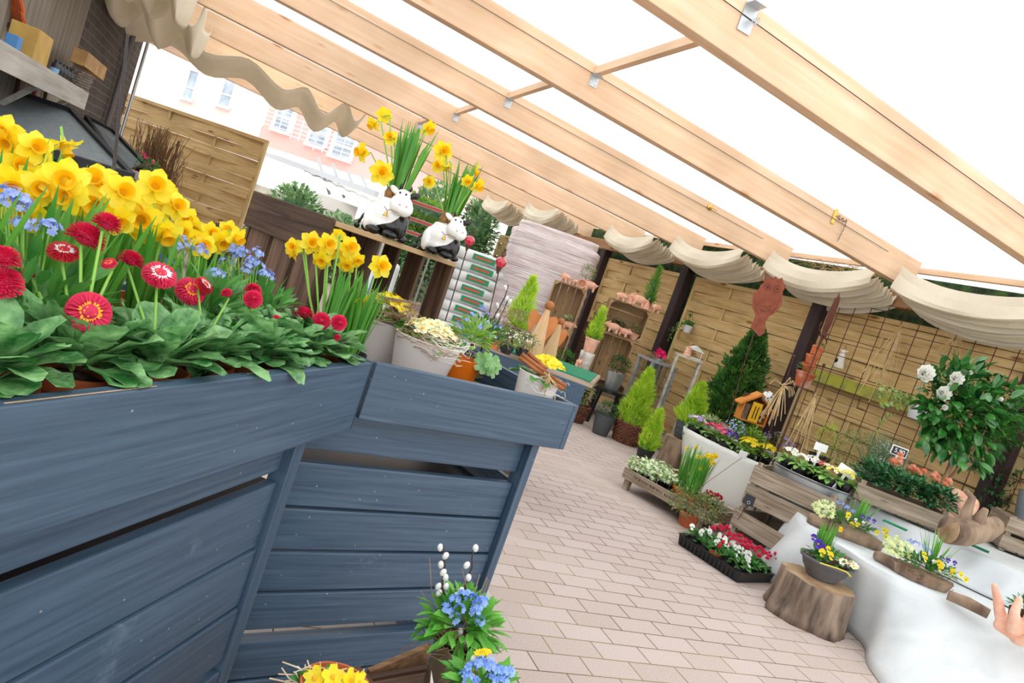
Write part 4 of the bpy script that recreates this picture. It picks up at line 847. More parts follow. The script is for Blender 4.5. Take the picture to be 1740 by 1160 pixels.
def hive(label, p, s=1.0, m_=terra_l):
    g = M(); pr = []
    for k in range(5): z = .022*k; r_ = .034-.0045*k*k*.45; pr += [(r_*.92, z), (r_, z+.006), (r_, z+.015), (r_*.92, z+.021)]
    pr += [(.012, .118), (.001, .122)]; g.lathe(pr, 18); o = g.build('terracotta_beehive', m_, smooth=True, loc=p); o.scale = (s, s, s); return tag(o, label, 'beehive ornament')
hive('small ribbed terracotta beehive between two pigs on the right crate', pp(1068, 517, 7.6, ZR), 1.05); hive('second ribbed terracotta beehive, right of the largest pig', pp(1096, 528, 7.55, ZR), 1.05)
g = M(); g.lathe([(.03, 0), (.034, .01), (.044, .07), (.048, .075), (.048, .09), (.042, .09), (.034, .02), (.001, .015)], 20, mat=MX.Translation((0, -.04, .048)) @ MX.Rotation(pi/2, 4, 'X')); tag(g.build('terracotta_pot', terra_l, loc=pp(985, 489, 7.6, ZL), rot=(0, 0, RZ), smooth=True), 'empty terracotta pot lying with its mouth to the viewer on the left crate', 'pot')
def potted(name, label, loc, r, h, pm, plant, cat='potted plant', group=None, lip=True, taper=.72, bands=0, rz_=0):
    t = thing(name, label, cat, loc, rz_, group)
    if pm: pot(t, r, h, pm, lip=lip, taper=taper, bands=bands)
    plant(t, h); return t
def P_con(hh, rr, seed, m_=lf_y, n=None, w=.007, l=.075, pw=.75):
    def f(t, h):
        g = M(); conifer(g, hh, rr, int((n or int(260+rr*hh*2600))*1.7), seed, h*.9, w*.62, l, .5, pw); g.build('foliage', m_, t); g = M(); g.lathe([(rr*.5*((1-k/8)**pw)+.002, h*.9+hh*k/8*.85) for k in range(9)], 10); g.build('shade_core', lf_c if m_ is lf_y else lf_d, t)  # solid core in darker green paints the shade between the sprays
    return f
def P_bush(rx, rz2, n, Lf, W, m_, seed, shape='oval', zoff=0, core=True):
    def f(t, h):
        g = M(); leafball(g, (0, 0, h+rz2*.9+zoff), (rx, rx, rz2), n, Lf, W, seed, shape, -.8, .6, 2, .5); g.build('foliage', m_, t)
        g = M(); g.tube([(0, 0, h-.01), (0, 0, h+rz2)], .006, 6); g.build('stem', twig, t)
    return f
def hh(top, q, z): return at(top[0], top[1], q).z-z
potted('potted_olive_bush', 'small grey green bush in a wide terracotta pot on the left crate', pp(992, 482, 7.75, ZL), .07, .08, terra_l, P_bush(.10, .09, 420, .022, .008, lf_o, 3, zoff=.03))
g = M(); nest_t = thing('raffia_bow', 'pale raffia bow tied in front of the terracotta pot on the left crate', 'bow', pp(977, 478, 7.6, ZL+.02), RZ)
rg = random.Random(3)
for k in range(16): a = rg.uniform(-1.4, 1.4); g.tube([(0, 0, .02), (.04*sin(a), -.01, .03+.05*cos(a)*rg.uniform(.2, 1)), (.07*sin(a), -.01, .0+.03*rg.random())], .0016, 4)
g.build('raffia', straw, nest_t)
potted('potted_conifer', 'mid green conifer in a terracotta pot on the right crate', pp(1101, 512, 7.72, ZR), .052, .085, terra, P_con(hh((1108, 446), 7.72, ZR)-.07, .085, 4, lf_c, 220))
potted('potted_ivy', 'small variegated ivy in a pale pot inside the upper left crate', pp(963, 548, 7.75, .304+LZc+.015), .05, .07, terra_l, P_bush(.075, .045, 140, .03, .02, lf_v, 5))
potted('potted_herb', 'leafy green herb inside the lower left crate', pp(955, 622, 7.75, .302+.016), .06, .09, m_dgrey, P_bush(.12, .1, 260, .04, .02, lf_g, 6))
potted('potted_thyme', 'dusty green trailing plant in a pale terracotta pot in the sideways crate', pp(1074, 580, 7.72, zm+.011), .055, .075, terra_l, P_bush(.09, .05, 260, .022, .008, lf_o, 7))
potted('potted_ivy', 'dark ivy trailing in the back of the sideways crate', pp(1046, 562, 7.8, zm+.011), .04, .06, m_white, P_bush(.10, .045, 200, .03, .016, lf_d, 8))
# pedestal plant
zp_ = at(999, 597, 6.75).z
t = thing('ceramic_pedestal', 'whitewashed birch coloured ceramic pedestal left of the right crate stack', 'pedestal', (ped.x, ped.y, 0)); g = M(); g.lathe([(.075, 0), (.07, zp_*.5), (.062, zp_*.75), (.07, zp_*.92), (.072, zp_-.004), (.001, zp_-.001)], 20); g.build('column', mat('whitewashed', 'D8D2C8', .8, 'A39B8F', 12), t, smooth=True)
t0 = at(1002, 582, 6.7); zpd = at(999, 597, 6.75).z
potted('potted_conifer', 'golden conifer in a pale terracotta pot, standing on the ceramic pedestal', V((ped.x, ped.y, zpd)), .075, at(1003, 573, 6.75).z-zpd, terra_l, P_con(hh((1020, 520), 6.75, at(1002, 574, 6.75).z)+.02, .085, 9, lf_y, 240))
t = thing('wicker_horn', 'dark wicker basket with a looped handle behind the pedestal conifer', 'basket', pp(1018, 552, 8.35, 0)); z_ = at(1018, 552, 8.35).z; t.location.z = z_
g = M(); basketm(g, .10, .14, .7, 7, 14); g.build('weave', w_bark, t); g = M(); g.tube([(.09*cos(a*pi/8), 0, .13+.16*sin(a*pi/8)) for a in range(9)], .006, 6); g.build('handle', w_bark, t)
g = M(); g.box(-.16, .16, -.13, .13, 0, z_-.005); tag(g.build('storage_box', w_old, loc=(t.location.x, t.location.y, 0), rot=(0, 0, RZ)), 'dark wooden storage box hidden behind the pedestal conifer', 'box')
# ---- display table 3 items
Z3 = .768
def angel(label, px, py, q, H, seed):
    p = pp(px, py, q, Z3); t = thing('wooden_angel', label, 'angel figure', p, RZ+.1)
    ww = wood('pale_pine', 'E3BE92', 'D0A273', 'A87443', axis='z', sc=2, knots=False); Lr = MX.Rotation(.0, 4, 'Y')
    g = M(); g.prism([(-H*.19, 0), (H*.19, 0), (H*.05, H*.86), (-H*.03, H*.86)], .03); g.build('body', ww, t, bevel=.002)
    g = M(); g.ball((.005, 0, H*.93), H*.085, 16); g.build('head', mat('oak_ball', 'B4713C', .6, '9A5A2C', 20), t, smooth=True)
    wm = mat('copper_brown', 'D08545', .6, 'C07238', 8)
    for sx in (-1, 1):
        g = M(); pts = [(sx*x*H, z*H) for x, z in ((.04, .70), (.12, .76), (.20, .79), (.25, .74), (.26, .64), (.23, .52), (.18, .40), (.12, .32), (.14, .42), (.12, .52), (.06, .60))]
        if sx < 0: pts = pts[::-1]
        g.prism(pts, .008, MX.Translation((0, .02, 0))); g.build('wing', wm, t)
    return t
qa = dep(on(902, 606, Z3)); qb = dep(on(930, 612, Z3))
angel('taller wooden angel with copper brown wings on the green table', 902, 605, qa, (at(925, 512, qa).z-Z3)*1.03, 1)
angel('shorter wooden angel with copper brown wings on the green table', 929, 611, qb, (at(945, 540, qb).z-Z3)*1.03, 2)
p = on(868, 584, Z3); qc = dep(p)
t = thing('conifer_basket', 'golden conifer in a dark square wicker basket with a long yellow tag', 'basket', p, RZ+.3)
g = M(); basketm(g, .085, .11, .8, 8, 12); g.build('wicker_basket', w_bark, t); g = M(); conifer(g, at(899, 467, qc).z-Z3-.09, .085, 520, 3, .10, .0045, .06); g.build('foliage', lf_y, t); g = M(); g.box(-.02, .02, -.10, -.097, -.01, .08); g.build('plant_label', mat('tag_yellow', 'D8D870', .5), t)
p = on(846, 580, Z3); t = thing('wire_carriage', 'curled rusty wire ornament with spiral wheels left of the conifer basket', 'ornament', p, RZ); g = M()
for cx, r_ in ((-.02, .05), (.06, .03)): g.tube([(cx+r_*(1-k/26)*cos(k*.55), 0, .05+r_*(1-k/26)*sin(k*.55)) for k in range(24)], .0022, 5)
g.tube([(-.07, 0, .05), (-.05, 0, .12), (.0, 0, .15), (.06, 0, .12), (.10, 0, .06)], .0022, 5); g.tube([(-.07, 0, 0), (-.07, 0, .06)], .0022, 5); g.tube([(.10, 0, 0), (.10, 0, .06)], .0022, 5); g.build('wire_scrolls', m_iron, t)
def P_fl(rx, rz2, n, lfm, seed, flm, nf, fd=.012, Lf=.02, W=.008, cl=6, name='blossoms'):
    def f(t, h):
        P_bush(rx, rz2, n, Lf, W, lfm, seed)(t, h); rg = random.Random(seed); g = M()
        for i in range(nf):
            d = V((rg.gauss(0, 1), rg.gauss(0, 1)-.5, abs(rg.gauss(.3, .8)))).normalized(); flat_flower(g, V((d.x*rx, d.y*rx, h+rz2*.9+d.z*rz2)), d, fd, 5, 0, .2, .7)
        g.build(name, flm, t)
    return f
for (px, py, lb, sd) in [(858, 600, 'small bush with tiny white blossoms at the near end of the green table', 1), (884, 604, 'second small white blossomed bush, lower on the green table', 2)]:
    p = on(px, py, Z3); potted('potted_saxifrage', lb, p, .035, .04, m_black, P_fl(.07, .045, 260, lf_o, sd, pt_w, 44, .008))
p = on(838, 592, Z3); t = potted('potted_daffodil', 'single small yellow daffodil left of the wooden angels', p, .035, .05, terra, lambda t, h: (lambda g: (grass(g, (0, 0, h), 12, .10, .006, 4), g.build('leaves', lf_n, t)))(M()))
q_ = dep(p); o = kid(DH, t, at(836, 571, q_)-p, aim((.3, -1, 0)), .7)
p = on(1000, 628, .7)
# slate blue trough with willow blossom left of glass balls
p = pp(803, 606, 2.9, .762)
g = M(); g.box(-.06, .06, -.06, .06, 0, Z3-.008); tag(g.build('plant_stand', w_old, loc=pp(800, 640, 2.45, 0)), 'dark plant stand hidden behind the orange pot, under the willow twigs', 'stand')
t = thing('potted_willow', 'willow twigs with pale catkins over blue flowers behind the orange pot', 'potted plant', pp(800, 640, 2.45, Z3-.006)); pot(t, .05, .08, m_black); g = M(); leafball(g, (0, 0, .14), (.07, .06, .06), 140, .035, .012, 6, 'lance', -.2, .5, 2, .4); g.build('leaves', lf_g, t)
clusters(t, [V((.05*cos(k*1.7), .04*sin(k*1.7), .19+.02*(k % 3))) for k in range(6)], pt_b, .01, 10, .018, 4)
def willow(t, base, top, n, seed, bend=.02, r=.003, s=1.0):
    rg = random.Random(seed); b, e = V(base), V(top); pts = [b.lerp(e, k/6)+V((rg.gauss(0, bend*.3), rg.gauss(0, bend*.3), 0)) for k in range(7)]; g = M(); g.tube(pts, [r*(1-.08*k) for k in range(7)], 6); o = g.build('willow_twig', twig_d, t)
    for i in range(n):
        f = .35+.65*(i+.5)/n; k = min(int(f*6), 5); p = pts[k].lerp(pts[k+1], f*6-k); sd = 1 if i % 2 else -1; c = p+V((sd*.009*s, 0, .004))
        g = M(); g.ball((0, 0, 0), .0075*s, 8, (1, 1, 1.45)); g.build('catkin', catkin, o, smooth=True, loc=c, rot=(0, sd*.35, 0))
willow(t, (.0, 0, .08), (.02, 0, .34), 5, 1); willow(t, (.02, 0, .08), (.05, .02, .30), 4, 2); g = M(); rg = random.Random(9)
for k in range(14): a = rg.uniform(-1, 1.5); g.tube([(.02, 0, .1), (.04+.03*a, 0, .22+.03*rg.random()), (.07+.05*a, .01, .27), (.09+.06*a, 0, .23)], .0011, 4)
g.build('corkscrew_twigs', twig, t)
# glass ball stakes
pinkglass = mat('red_glass', 'D8203C', .05, trans=.35, coat=1)
for (bx, by, r_px, sx, sy, lb, fin) in [(798, 409, 9, 758, 540, 'left garden stake with a red glass ball', False), (851, 446, 10, 818, 590, 'right garden stake with a red glass ball and wire flame', True)]:
    q = 3.3; top = at(bx, by, q); bot = at(sx, sy, q); t = thing('glass_ball_stake', lb, 'garden stake', (bot.x, bot.y, bot.z)); bl = V((0, 0, 0)); tl = top-bot
    g = M(); g.tube([bl-V((0, 0, bot.z)), bl, tl], .0028, 6); g.build('rod', m_iron, t); R_ = r_px*q/FPX
    g = M(); g.lathe([(.001, -R_*1.25), (R_*.5, -R_*.85), (R_*.93, -R_*.3), (R_, .05*R_), (R_*.9, R_*.5), (R_*.5, R_*.88), (.001, R_)], 20, tl); g.build('glass_ball', pinkglass, t, smooth=True)
    g = M(); g.lathe([(.003, -R_*2.0), (R_*.55, -R_*.85), (R_*.4, -R_*.95)], 12, tl); g.build('cup', m_iron, t)
    if True:
        g = M()
        for k in range(5): a = k*1.26; g.tube([tl+V((0, 0, R_*.9)), tl+V((R_*.5*cos(a), R_*.5*sin(a), R_*1.5)), tl+V((R_*.15*cos(a), R_*.15*sin(a), R_*(2.0+.2*(k % 2)))), tl+V((R_*.35*cos(a), 0, R_*2.5))], .0016 if fin else .0008, 4)
        g.build('wire_flame', m_iron, t)
# ---- wrapped pallet and peat bags
wrp = bpy.data.materials.new('shrink_wrapped_bags'); wrp.use_nodes = True; _N = wrp.node_tree.nodes; _K = wrp.node_tree.links.new
_tc = _N.new('ShaderNodeTexCoord'); _mp = _N.new('ShaderNodeMapping'); _mp.inputs['Scale'].default_value = (.7, .7, 26); _K(_tc.outputs['Object'], _mp.inputs[0]); _nz = _N.new('ShaderNodeTexNoise'); _nz.inputs['Scale'].default_value = 3; _nz.inputs['Detail'].default_value = 4; _K(_mp.outputs[0], _nz.inputs['Vector'])
_r = _N.new('ShaderNodeValToRGB'); _e = _r.color_ramp.elements; _e[0].position = .3; _e[0].color = srgb('8F9996'); _e[1].position = .75; _e[1].color = srgb('F1EDEE'); x = _e.new(.44); x.color = srgb('D9C3C4'); x = _e.new(.52); x.color = srgb('E9E6E6'); x = _e.new(.6); x.color = srgb('CFA9A6'); x = _e.new(.64); x.color = srgb('E5E3E2')
_K(_nz.outputs[0], _r.inputs[0]); _K(_r.outputs[0], _N['Principled BSDF'].inputs['Base Color']); _N['Principled BSDF'].inputs['Roughness'].default_value = .2; _N['Principled BSDF'].inputs['Coat Weight'].default_value = .6
_bp = _N.new('ShaderNodeBump'); _bp.inputs['Strength'].default_value = .5; _bp.inputs['Distance'].default_value = .02; _K(_nz.outputs[0], _bp.inputs['Height']); _K(_bp.outputs[0], _N['Principled BSDF'].inputs['Normal'])
qw = 8.6; wp = pp(880, 600, qw, 0); t = thing('wrapped_pallet', 'tall pallet of bags wrapped in clear film behind the angels', 'pallet', wp, RZ-.05)
zt = at(890, 375, qw).z; Wd = 150*qw/FPX; rg = random.Random(2); nl = 15; lh = (zt-.13)/nl
g = M(); vs = []; prof = []
for i in range(nl):
    for z, k in ((.15, .993), (.5, 1.006), (.85, .993)): prof.append((1.0*k*(1 if i < nl-1 else .9), .13+(i+z)*lh))
prof.append((.5, zt)); prof.append((.01, zt+.01)); n = 40
for i, (r_, z) in enumerate(prof):
    for k in range(n):
        a = 2*pi*k/n; c_, s_ = cos(a), sin(a); p_ = 5; rr = 1/((abs(c_)**p_+abs(s_)**p_)**(1/p_)); w_ = 1+.018*sin(a*5+z*9)+rg.uniform(-.008, .008); vs.append((c_*rr*r_*Wd/2*w_, s_*rr*r_*.45*w_, z))
g.add(vs, [(i*n+k, i*n+(k+1) % n, (i+1)*n+(k+1) % n, (i+1)*n+k) for i in range(len(prof)-1) for k in range(n)]); g.build('wrapped_bags', wrp, t, smooth=True)
g = M()
for k in range(5): g.box(-Wd/2, Wd/2, -.45+k*.2, -.36+k*.2, .10, .125)
g.build('deck_boards', w_grey, t)
for x in (-Wd/2+.05, -.05, Wd/2-.15): g = M(); g.box(x, x+.1, -.45, .45, 0, .10); g.build('runner', w_grey, t)
bagm = mat('pale_peat_bag', 'E2E4E3', .35, 'C9CFCE', 9, coat=.4); lab_g = mat('label_green', '1E8A5A', .4); lab_r = mat('label_orange_red', 'C9503A', .5)
bz = pp(773, 545, 7.6, 0); bag0 = None
for i in range(10):
    z = .14+i*.115; lb = ['lowest', 'second', 'third', 'fourth', 'fifth', 'sixth', 'seventh', 'eighth', 'ninth', 'topmost'][i]+' bag with a green label in the stack left of the wrapped pallet'
    if bag0 is None:
        t = thing('peat_bag', lb, 'bag', (bz.x, bz.y, z), RZ-.1, 'stacked peat bags with green labels'); g = M(); n = 28
        for j, (k, zz) in enumerate([(.86, 0), (.97, .02), (1.0, .055), (.97, .09), (.86, .112), (.01, .114)]):
            for m_ in range(n): a = 2*pi*m_/n; c_, s_ = cos(a), sin(a); rr = 1/((abs(c_)**4+abs(s_)**4)**.25); g.v.append((c_*rr*k*.33, s_*rr*k*.2, zz+.006*sin(a*4)))
        g.f = [tuple(range(n-1, -1, -1))] + [(j*n+m_, j*n+(m_+1) % n, (j+1)*n+(m_+1) % n, (j+1)*n+m_) for j in range(5) for m_ in range(n)]; g.mi = [0]*len(g.f); g.build('bag', bagm, t, smooth=True)
        g = M(); g.box(.0, .25, -.206, -.200, .026, .088); lo_ = g.build('green_label', lab_g, t); g = M(); g.box(.03, .21, -.209, -.2055, .048, .068); g.build('orange_band', lab_r, lo_)
        bag0 = t
    else: dup(bag0, V((bz.x+random.uniform(-.02, .02), bz.y, z)), lb)
t = thing('pallet', 'wooden pallet under the stack of green labelled bags', 'pallet', (bz.x, bz.y, 0), RZ-.1)
g = M()
for k in range(4): g.box(-.45, .4, -.25+k*.14, -.16+k*.14, .11, .135)
g.build('deck_boards', w_grey, t)
for x in (-.42, -.05, .3): g = M(); g.box(x, x+.09, -.25, .25, 0, .11); g.build('runner', w_grey, t)
# flower trays rack seen behind the cows
for i, (px, py, lb) in enumerate([(716, 352, 'upper'), (712, 380, 'middle'), (708, 402, 'lower')]):
    p = at(px, py, 9.5); t = thing('flower_tray', lb+' tray of small plants on the rack behind the cow planters', 'tray', p, RZ-.15, 'trays on the rack behind the cows'); g = M(); g.box(-.4, .4, -.2, .2, 0, .05); g.build('tray', mat('pale_tray', 'B9BDBB', .5), t)
    g = M(); leafball(g, (0, 0, .07), (.38, .18, .05), 400, .05, .03, i, 'oval', 0, .5, 2, .2); g.build('seedlings', lf_l, t)
    g = M(); g.box(-.4, .4, -.205, -.2, .01, .04); g.build('red_edge', lab_r, t)
t = thing('plant_rack', 'grey plant rack holding three flower trays behind the cows', 'rack', pp(712, 352, 9.5, 0), RZ-.15); zz_ = at(716, 352, 9.5).z
for x in (-.43, .43):
    for y in (-.2, .2): g = M(); g.box(x-.012, x+.012, y-.012, y+.012, 0, zz_+.1); g.build('upright', m_steel, t)
# ---- floor pots left of the conifers
def gp(x, y): return on(x, y, 0)
p = gp(985, 722); t = thing('basket_plant', 'small bush in a round brown wicker basket beside the display table end', 'basket', p+V((.0, .15, 0))); g = M(); basketm(g, .12, .18, .75, 9, 14); g.build('wicker_basket', mat('brown_wicker', '7E4A30', .7, '5A3020', 30), t)
g = M(); g.tube([(.11*cos(a*pi/8), -.02, .17+.10*sin(a*pi/8)) for a in range(9)], .008, 6); g.build('handle', MATS['brown_wicker'], t); g = M(); leafball(g, (-.02, .05, .32), (.17, .15, .16), 420, .04, .014, 4, 'lance', -1, .6, 2, .5); g.build('foliage', lf_o, t)
st = gp(1022, 728)+V((.1, .25, 0)); t = thing('black_stool', 'black stool under the zinc bucket', 'stool', st, RZ); g = M(); g.lathe([(.17, .36), (.17, .385), (.001, .386)], 20); g.build('seat', m_black, t)
for sx, sy in ((-1, -1), (1, -1), (1, 1), (-1, 1)): g = M(); g.bar((sx*.11, sy*.11, .36), (sx*.14, sy*.14, 0), .03, .03); g.build('leg', m_black, t)
potted('boxwood_bucket', 'boxwood ball in a zinc bucket on the black stool', st+V((0, 0, .387)), .105, .19, m_zinc, P_bush(.125, .10, 650, .022, .013, lf_d, 3), lip=False, taper=.72)
potted('potted_boxwood', 'dark little shrub in a tall grey pot in front of the stool', gp(1022, 742)+V((.03, .10, 0)), .105, .20, m_dgrey, P_bush(.11, .07, 420, .024, .010, lf_d, 4), lip=False, taper=.72)
bkm = mat('brown_wicker', '7E4A30', .7, '5A3020', 30)
p = gp(1063, 757)+V((.07, .14, 0)); qd = dep(p); t = thing('basket_conifer', 'large golden conifer in a round brown wicker basket with two handles', 'basket', p); g = M(); basketm(g, .15, .21, .78, 11, 18); g.build('wicker_basket', bkm, t)
for sx in (-1, 1): g = M(); g.tube([(sx*.145, .05*cos(a*pi/8), .20+.07*sin(a*pi/8)) for a in range(9)], .009, 6); g.build('handle', bkm, t)
g = M(); g.lathe([(.10*((1-k/8)**.8)+.002, .17+.5*k/8) for k in range(9)], 10); g.build('shade_core', lf_c, t)  # darker green core, shade between the sprays put in as colour
g = M(); conifer(g, at(1112, 630, qd).z-.14, .19, 1500, 5, .17, .005, .10, .55, .8); g.build('foliage', lf_y, t)
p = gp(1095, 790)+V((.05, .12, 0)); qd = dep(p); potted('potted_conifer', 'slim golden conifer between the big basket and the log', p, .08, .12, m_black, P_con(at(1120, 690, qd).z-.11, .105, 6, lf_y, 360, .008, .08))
lp_ = gp(1146, 800)+V((.05, .12, 0)); qd = dep(lp_); zl = at(1150, 742, qd).z; g = M(); g.lathe([(.165, 0), (.15, .06), (.148, zl-.01), (.145, zl)], 26, wob=lambda a, z: 1+.03*sin(a*5)+.02*sin(a*13)); o = g.build('log_pedestal', w_bark, smooth=True, loc=(lp_.x, lp_.y, 0)); tag(o, 'round log carrying the grey pot with a golden conifer', 'log')
g = M(); g.lathe([(.146, zl), (.001, zl+.001)], 26); e_ = g.build('cut_face', w_end, o)
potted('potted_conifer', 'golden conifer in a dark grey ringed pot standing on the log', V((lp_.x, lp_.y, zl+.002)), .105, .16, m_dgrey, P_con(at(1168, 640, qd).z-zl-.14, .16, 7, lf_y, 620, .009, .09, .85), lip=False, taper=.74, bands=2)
# lanterns
glass = bpy.data.materials.new('lantern_glass'); glass.use_nodes = True; _N = glass.node_tree.nodes; _K = glass.node_tree.links.new; _a = _N.new('ShaderNodeBsdfTransparent'); _b2 = _N.new('ShaderNodeBsdfGlossy'); _b2.inputs['Roughness'].default_value = .03; _m2 = _N.new('ShaderNodeMixShader'); _m2.inputs[0].default_value = .14; _K(_a.outputs[0], _m2.inputs[1]); _K(_b2.outputs[0], _m2.inputs[2]); _K(_m2.outputs[0], _N['Material Output'].inputs[0])
def lantern(label, p, w, h, m_, rz_, zb=0, name='lantern', roof=True, open_=False):
    t = thing(name, label, 'lantern', V((p.x, p.y, zb)), rz_); g = M(); g.box(-w/2, w/2, -w/2, w/2, 0, .03); g.build('base', m_, t)
    for sx, sy in ((-1, -1), (1, -1), (1, 1), (-1, 1)): g = M(); g.box(sx*w/2-.026*(sx > 0), sx*w/2+.026*(sx < 0), sy*w/2-.026*(sy > 0), sy*w/2+.026*(sy < 0), .03, h); g.build('upright', m_, t)
    g = M(); g.box(-w/2-.01, w/2+.01, -w/2-.01, w/2+.01, h, h+.02); g.build('top_frame', m_, t)
    if roof: g = M(); g.lathe([(w*.5, h+.02), (w*.28, h+.08), (w*.28, h+.1), (.001, h+.14)], 4, mat=MX.Rotation(pi/4, 4, 'Z')); g.build('roof', m_, t); g = M(); g.tube([(-.04, 0, h+.10), (-.03, 0, h+.19), (.03, 0, h+.19), (.04, 0, h+.10)], .003, 6); g.build('handle', m_, t)
    if not open_:
        for k in range(4): g = M(); g.box(-w/2+.016, w/2-.016, -w/2+.004, -w/2+.006, .03, h); g.build('pane', glass, t, rot=(0, 0, k*pi/2))
    return t
ql = 7.25; p = pp(1090, 690, ql, 0); zt_ = at(1082, 604, ql).z
g = M(); g.box(-.3, .3, -.2, .2, 0, .10); tag(g.build('plank_platform', w_grey, loc=(p.x+.1, p.y+.05, 0), rot=(0, 0, RZ)), 'low plank platform under the two lanterns', 'platform')
lantern('grey metal lantern with a flat top, red flowers and twigs on its lid', p, .30, zt_-.10, mat('grey_lantern_metal', 'A9AFB2', .5, '8C9296', 12), RZ+.35, .101, roof=False)
p2 = pp(1136, 700, 7.1, 0); zt2 = at(1143, 600, 7.1).z; lantern('tall open lantern of worn white wood right of the grey lantern', p2, .26, zt2-.10, mat('worn_white_wood', 'D5CEC2', .8, 'A49A8A', 14), RZ-.2, .101, roof=False, open_=True)
t = thing('glass_lantern', 'small white wire glass house standing on the worn wooden lantern', 'lantern', V((p2.x+.04, p2.y, zt2+.022)), RZ); g = M(); g.box(-.07, .07, -.05, .05, 0, .008); g.build('base', m_white, t)
for sx, sy in ((-1, -1), (1, -1), (1, 1), (-1, 1)): g = M(); g.bar((sx*.066, sy*.046, 0), (sx*.066, sy*.046, .08), .006, .006); g.build('upright', m_white, t)
g = M(); g.prism([(-.09, .08), (.09, .08), (.0, .13)], .12); g.build('roof', mat('white_metal', 'E4E2DC', .6), t)
hive('ribbed terracotta beehive on the left corner of the worn wooden lantern', V((p2.x-.06, p2.y-.03, zt2+.022)), 1.15)
def P_bloom(n, rad, z, col, d=.05):
    def f(t, h): 
        g = M(); rg = random.Random(n); 
        for k in range(n): flat_flower(g, (rg.gauss(0, rad*.5), rg.gauss(0, rad*.5), h+z+rg.random()*rad), (rg.gauss(0, .6), -1, rg.gauss(.5, .5)), d, 6, k, .25, .8)
        g.build('blossoms', col, t); g = M(); rosette(g, .01, 9, rad*1.3, .03, n, h, (.1, .8)); g.build('leaves', lf_g, t)
    return f
potted('flower_bundle', 'bright pink flower bunch lying on the grey lantern', V((p.x, p.y, zt_+.022)), .05, .03, m_zinc, P_bloom(14, .06, .02, mat('petal_hot_pink', 'E5206E', .5, sub=.2), .06), lip=False)
potted('potted_primula', 'small pink flowers inside the worn wooden lantern', V((p2.x, p2.y, .132)), .05, .06, m_zinc, P_bloom(7, .03, .03, MATS['petal_hot_pink'], .045), lip=False)
t = thing('twig_wreath', 'nest of pale twigs above the grey lantern lid', 'wreath', V((p.x-.05, p.y-.06, zt_+.03))); nest(t, 'twigs', (0, 0, .02), .13, 40, 4, twig, .002, .15)
# thuja
qt = 6.7; p = pp(1233, 712, qt, 0); zt3 = at(1262, 535, qt).z
t = potted('potted_thuja', 'large dark green conical thuja in front of the fence', p, .17, .28, m_dgrey, lambda t, h: None, lip=False)
g = M(); conifer(g, zt3-.40, .345, 2600, 12, .40, .018, .085, .75, .60); g.build('foliage', lf_t, t)
# white planter
ra_, rb_ = on(1193, 742, .42), on(1303, 795, .42); dr = (rb_-ra_); Lw = dr.length; dr.normalize(); Lw += .30; pc = (ra_+rb_)/2-dr*.14
t = thing('white_planter', 'large white boat shaped planter full of mixed spring flowers', 'planter', (pc.x, pc.y, 0), math.atan2(dr.y, dr.x))
wpl = mat('white_planter_plastic', 'E9ECE6', .45); g = M(); n = 40; prof = [(.70, 0), (.80, .06), (.95, .25), (1.04, .38), (1.06, .42), (1.0, .425), (.96, .36)]
def se(a, p_=3.2): c_, s_ = cos(a), sin(a); rr = 1/((abs(c_)**p_+abs(s_)**p_)**(1/p_)); return c_*rr, s_*rr
vs = []
for k_, z in prof:
    for k in range(n): cx, cy = se(2*pi*k/n); vs.append((cx*k_*Lw/2, cy*k_*.24+.25, z + (.10*max(0, cy)*max(0, -cx) if z > .3 else 0)))
g.add(vs, [(i*n+k, i*n+(k+1) % n, (i+1)*n+(k+1) % n, (i+1)*n+k) for i in range(len(prof)-1) for k in range(n)]); g.build('shell', wpl, t, smooth=True)
g = M(); g.box(-Lw*.44, Lw*.44, .06, .44, .36, .38); g.build('potting_soil', soil, t); g = M(); g.box(.02, .09, .0, .004, .37, .378); g.build('handle_slot', m_black, t, loc=(0, .003, 0))
WP = t; wpM = MX.Translation(t.location) @ MX.Rotation(t.rotation_euler[2], 4, 'Z')
def wpl_(x, y, z=.381): return wpM @ V((x, y, z))
def primpot(label, p, cols, n=12, r=.05, h=.06, pm=None, seed=0, lf=lf_p, d=.038, rad=.052, leaves=14, name='potted_primrose', L_=.07, dome=.35, group=None):
    t = thing(name, label, 'potted plant', p, seed, group); pot(t, r, h, pm or m_black); g = M(); rosette(g, .01, leaves, L_, .032, seed, h, (.0, .8), 'spat', .8); g.build('leaves', lf, t, smooth=True); primula(t, n, rad, h+.045, cols, d, seed, dome=dome); return t
pk = mat('petal_pink_red', 'D81F5E', .5, 'E85A8C', 40, sub=.2)
primpot('pink red primroses at the front left of the white planter', wpl_(-.17, .09), [pk], 9, seed=1); primpot('violet blue primroses hanging over the front of the white planter', wpl_(.02, .06), [pt_v, pt_v, pk], 12, seed=2); primpot('yellow primroses over the right front of the white planter', wpl_(.22, .07), [pt_y], 14, seed=3, d=.034)
primpot('yellow primroses in the middle right of the white planter', wpl_(.10, .24), [pt_y], 12, seed=4); primpot('pink and yellow primroses at the back left of the white planter', wpl_(-.22, .30), [pk, pt_y], 12, seed=5)
primpot('white and lilac primroses at the left end of the white planter', wpl_(-.36, .12), [pt_w, mat('petal_lilac', 'A98BD8', .5, sub=.2)], 10, seed=11); primpot('yellow primroses at the back right of the white planter', wpl_(.22, .32), [pt_y], 12, seed=12); primpot('crimson primroses by the middle of the white planter rim', wpl_(-.08, .07), [pk], 9, seed=13)
potted('potted_sedge', 'pale variegated foliage at the back left of the white planter', wpl_(-.36, .30), .05, .06, m_black, P_bush(.10, .08, 300, .04, .012, lf_v, 18, 'lance'))
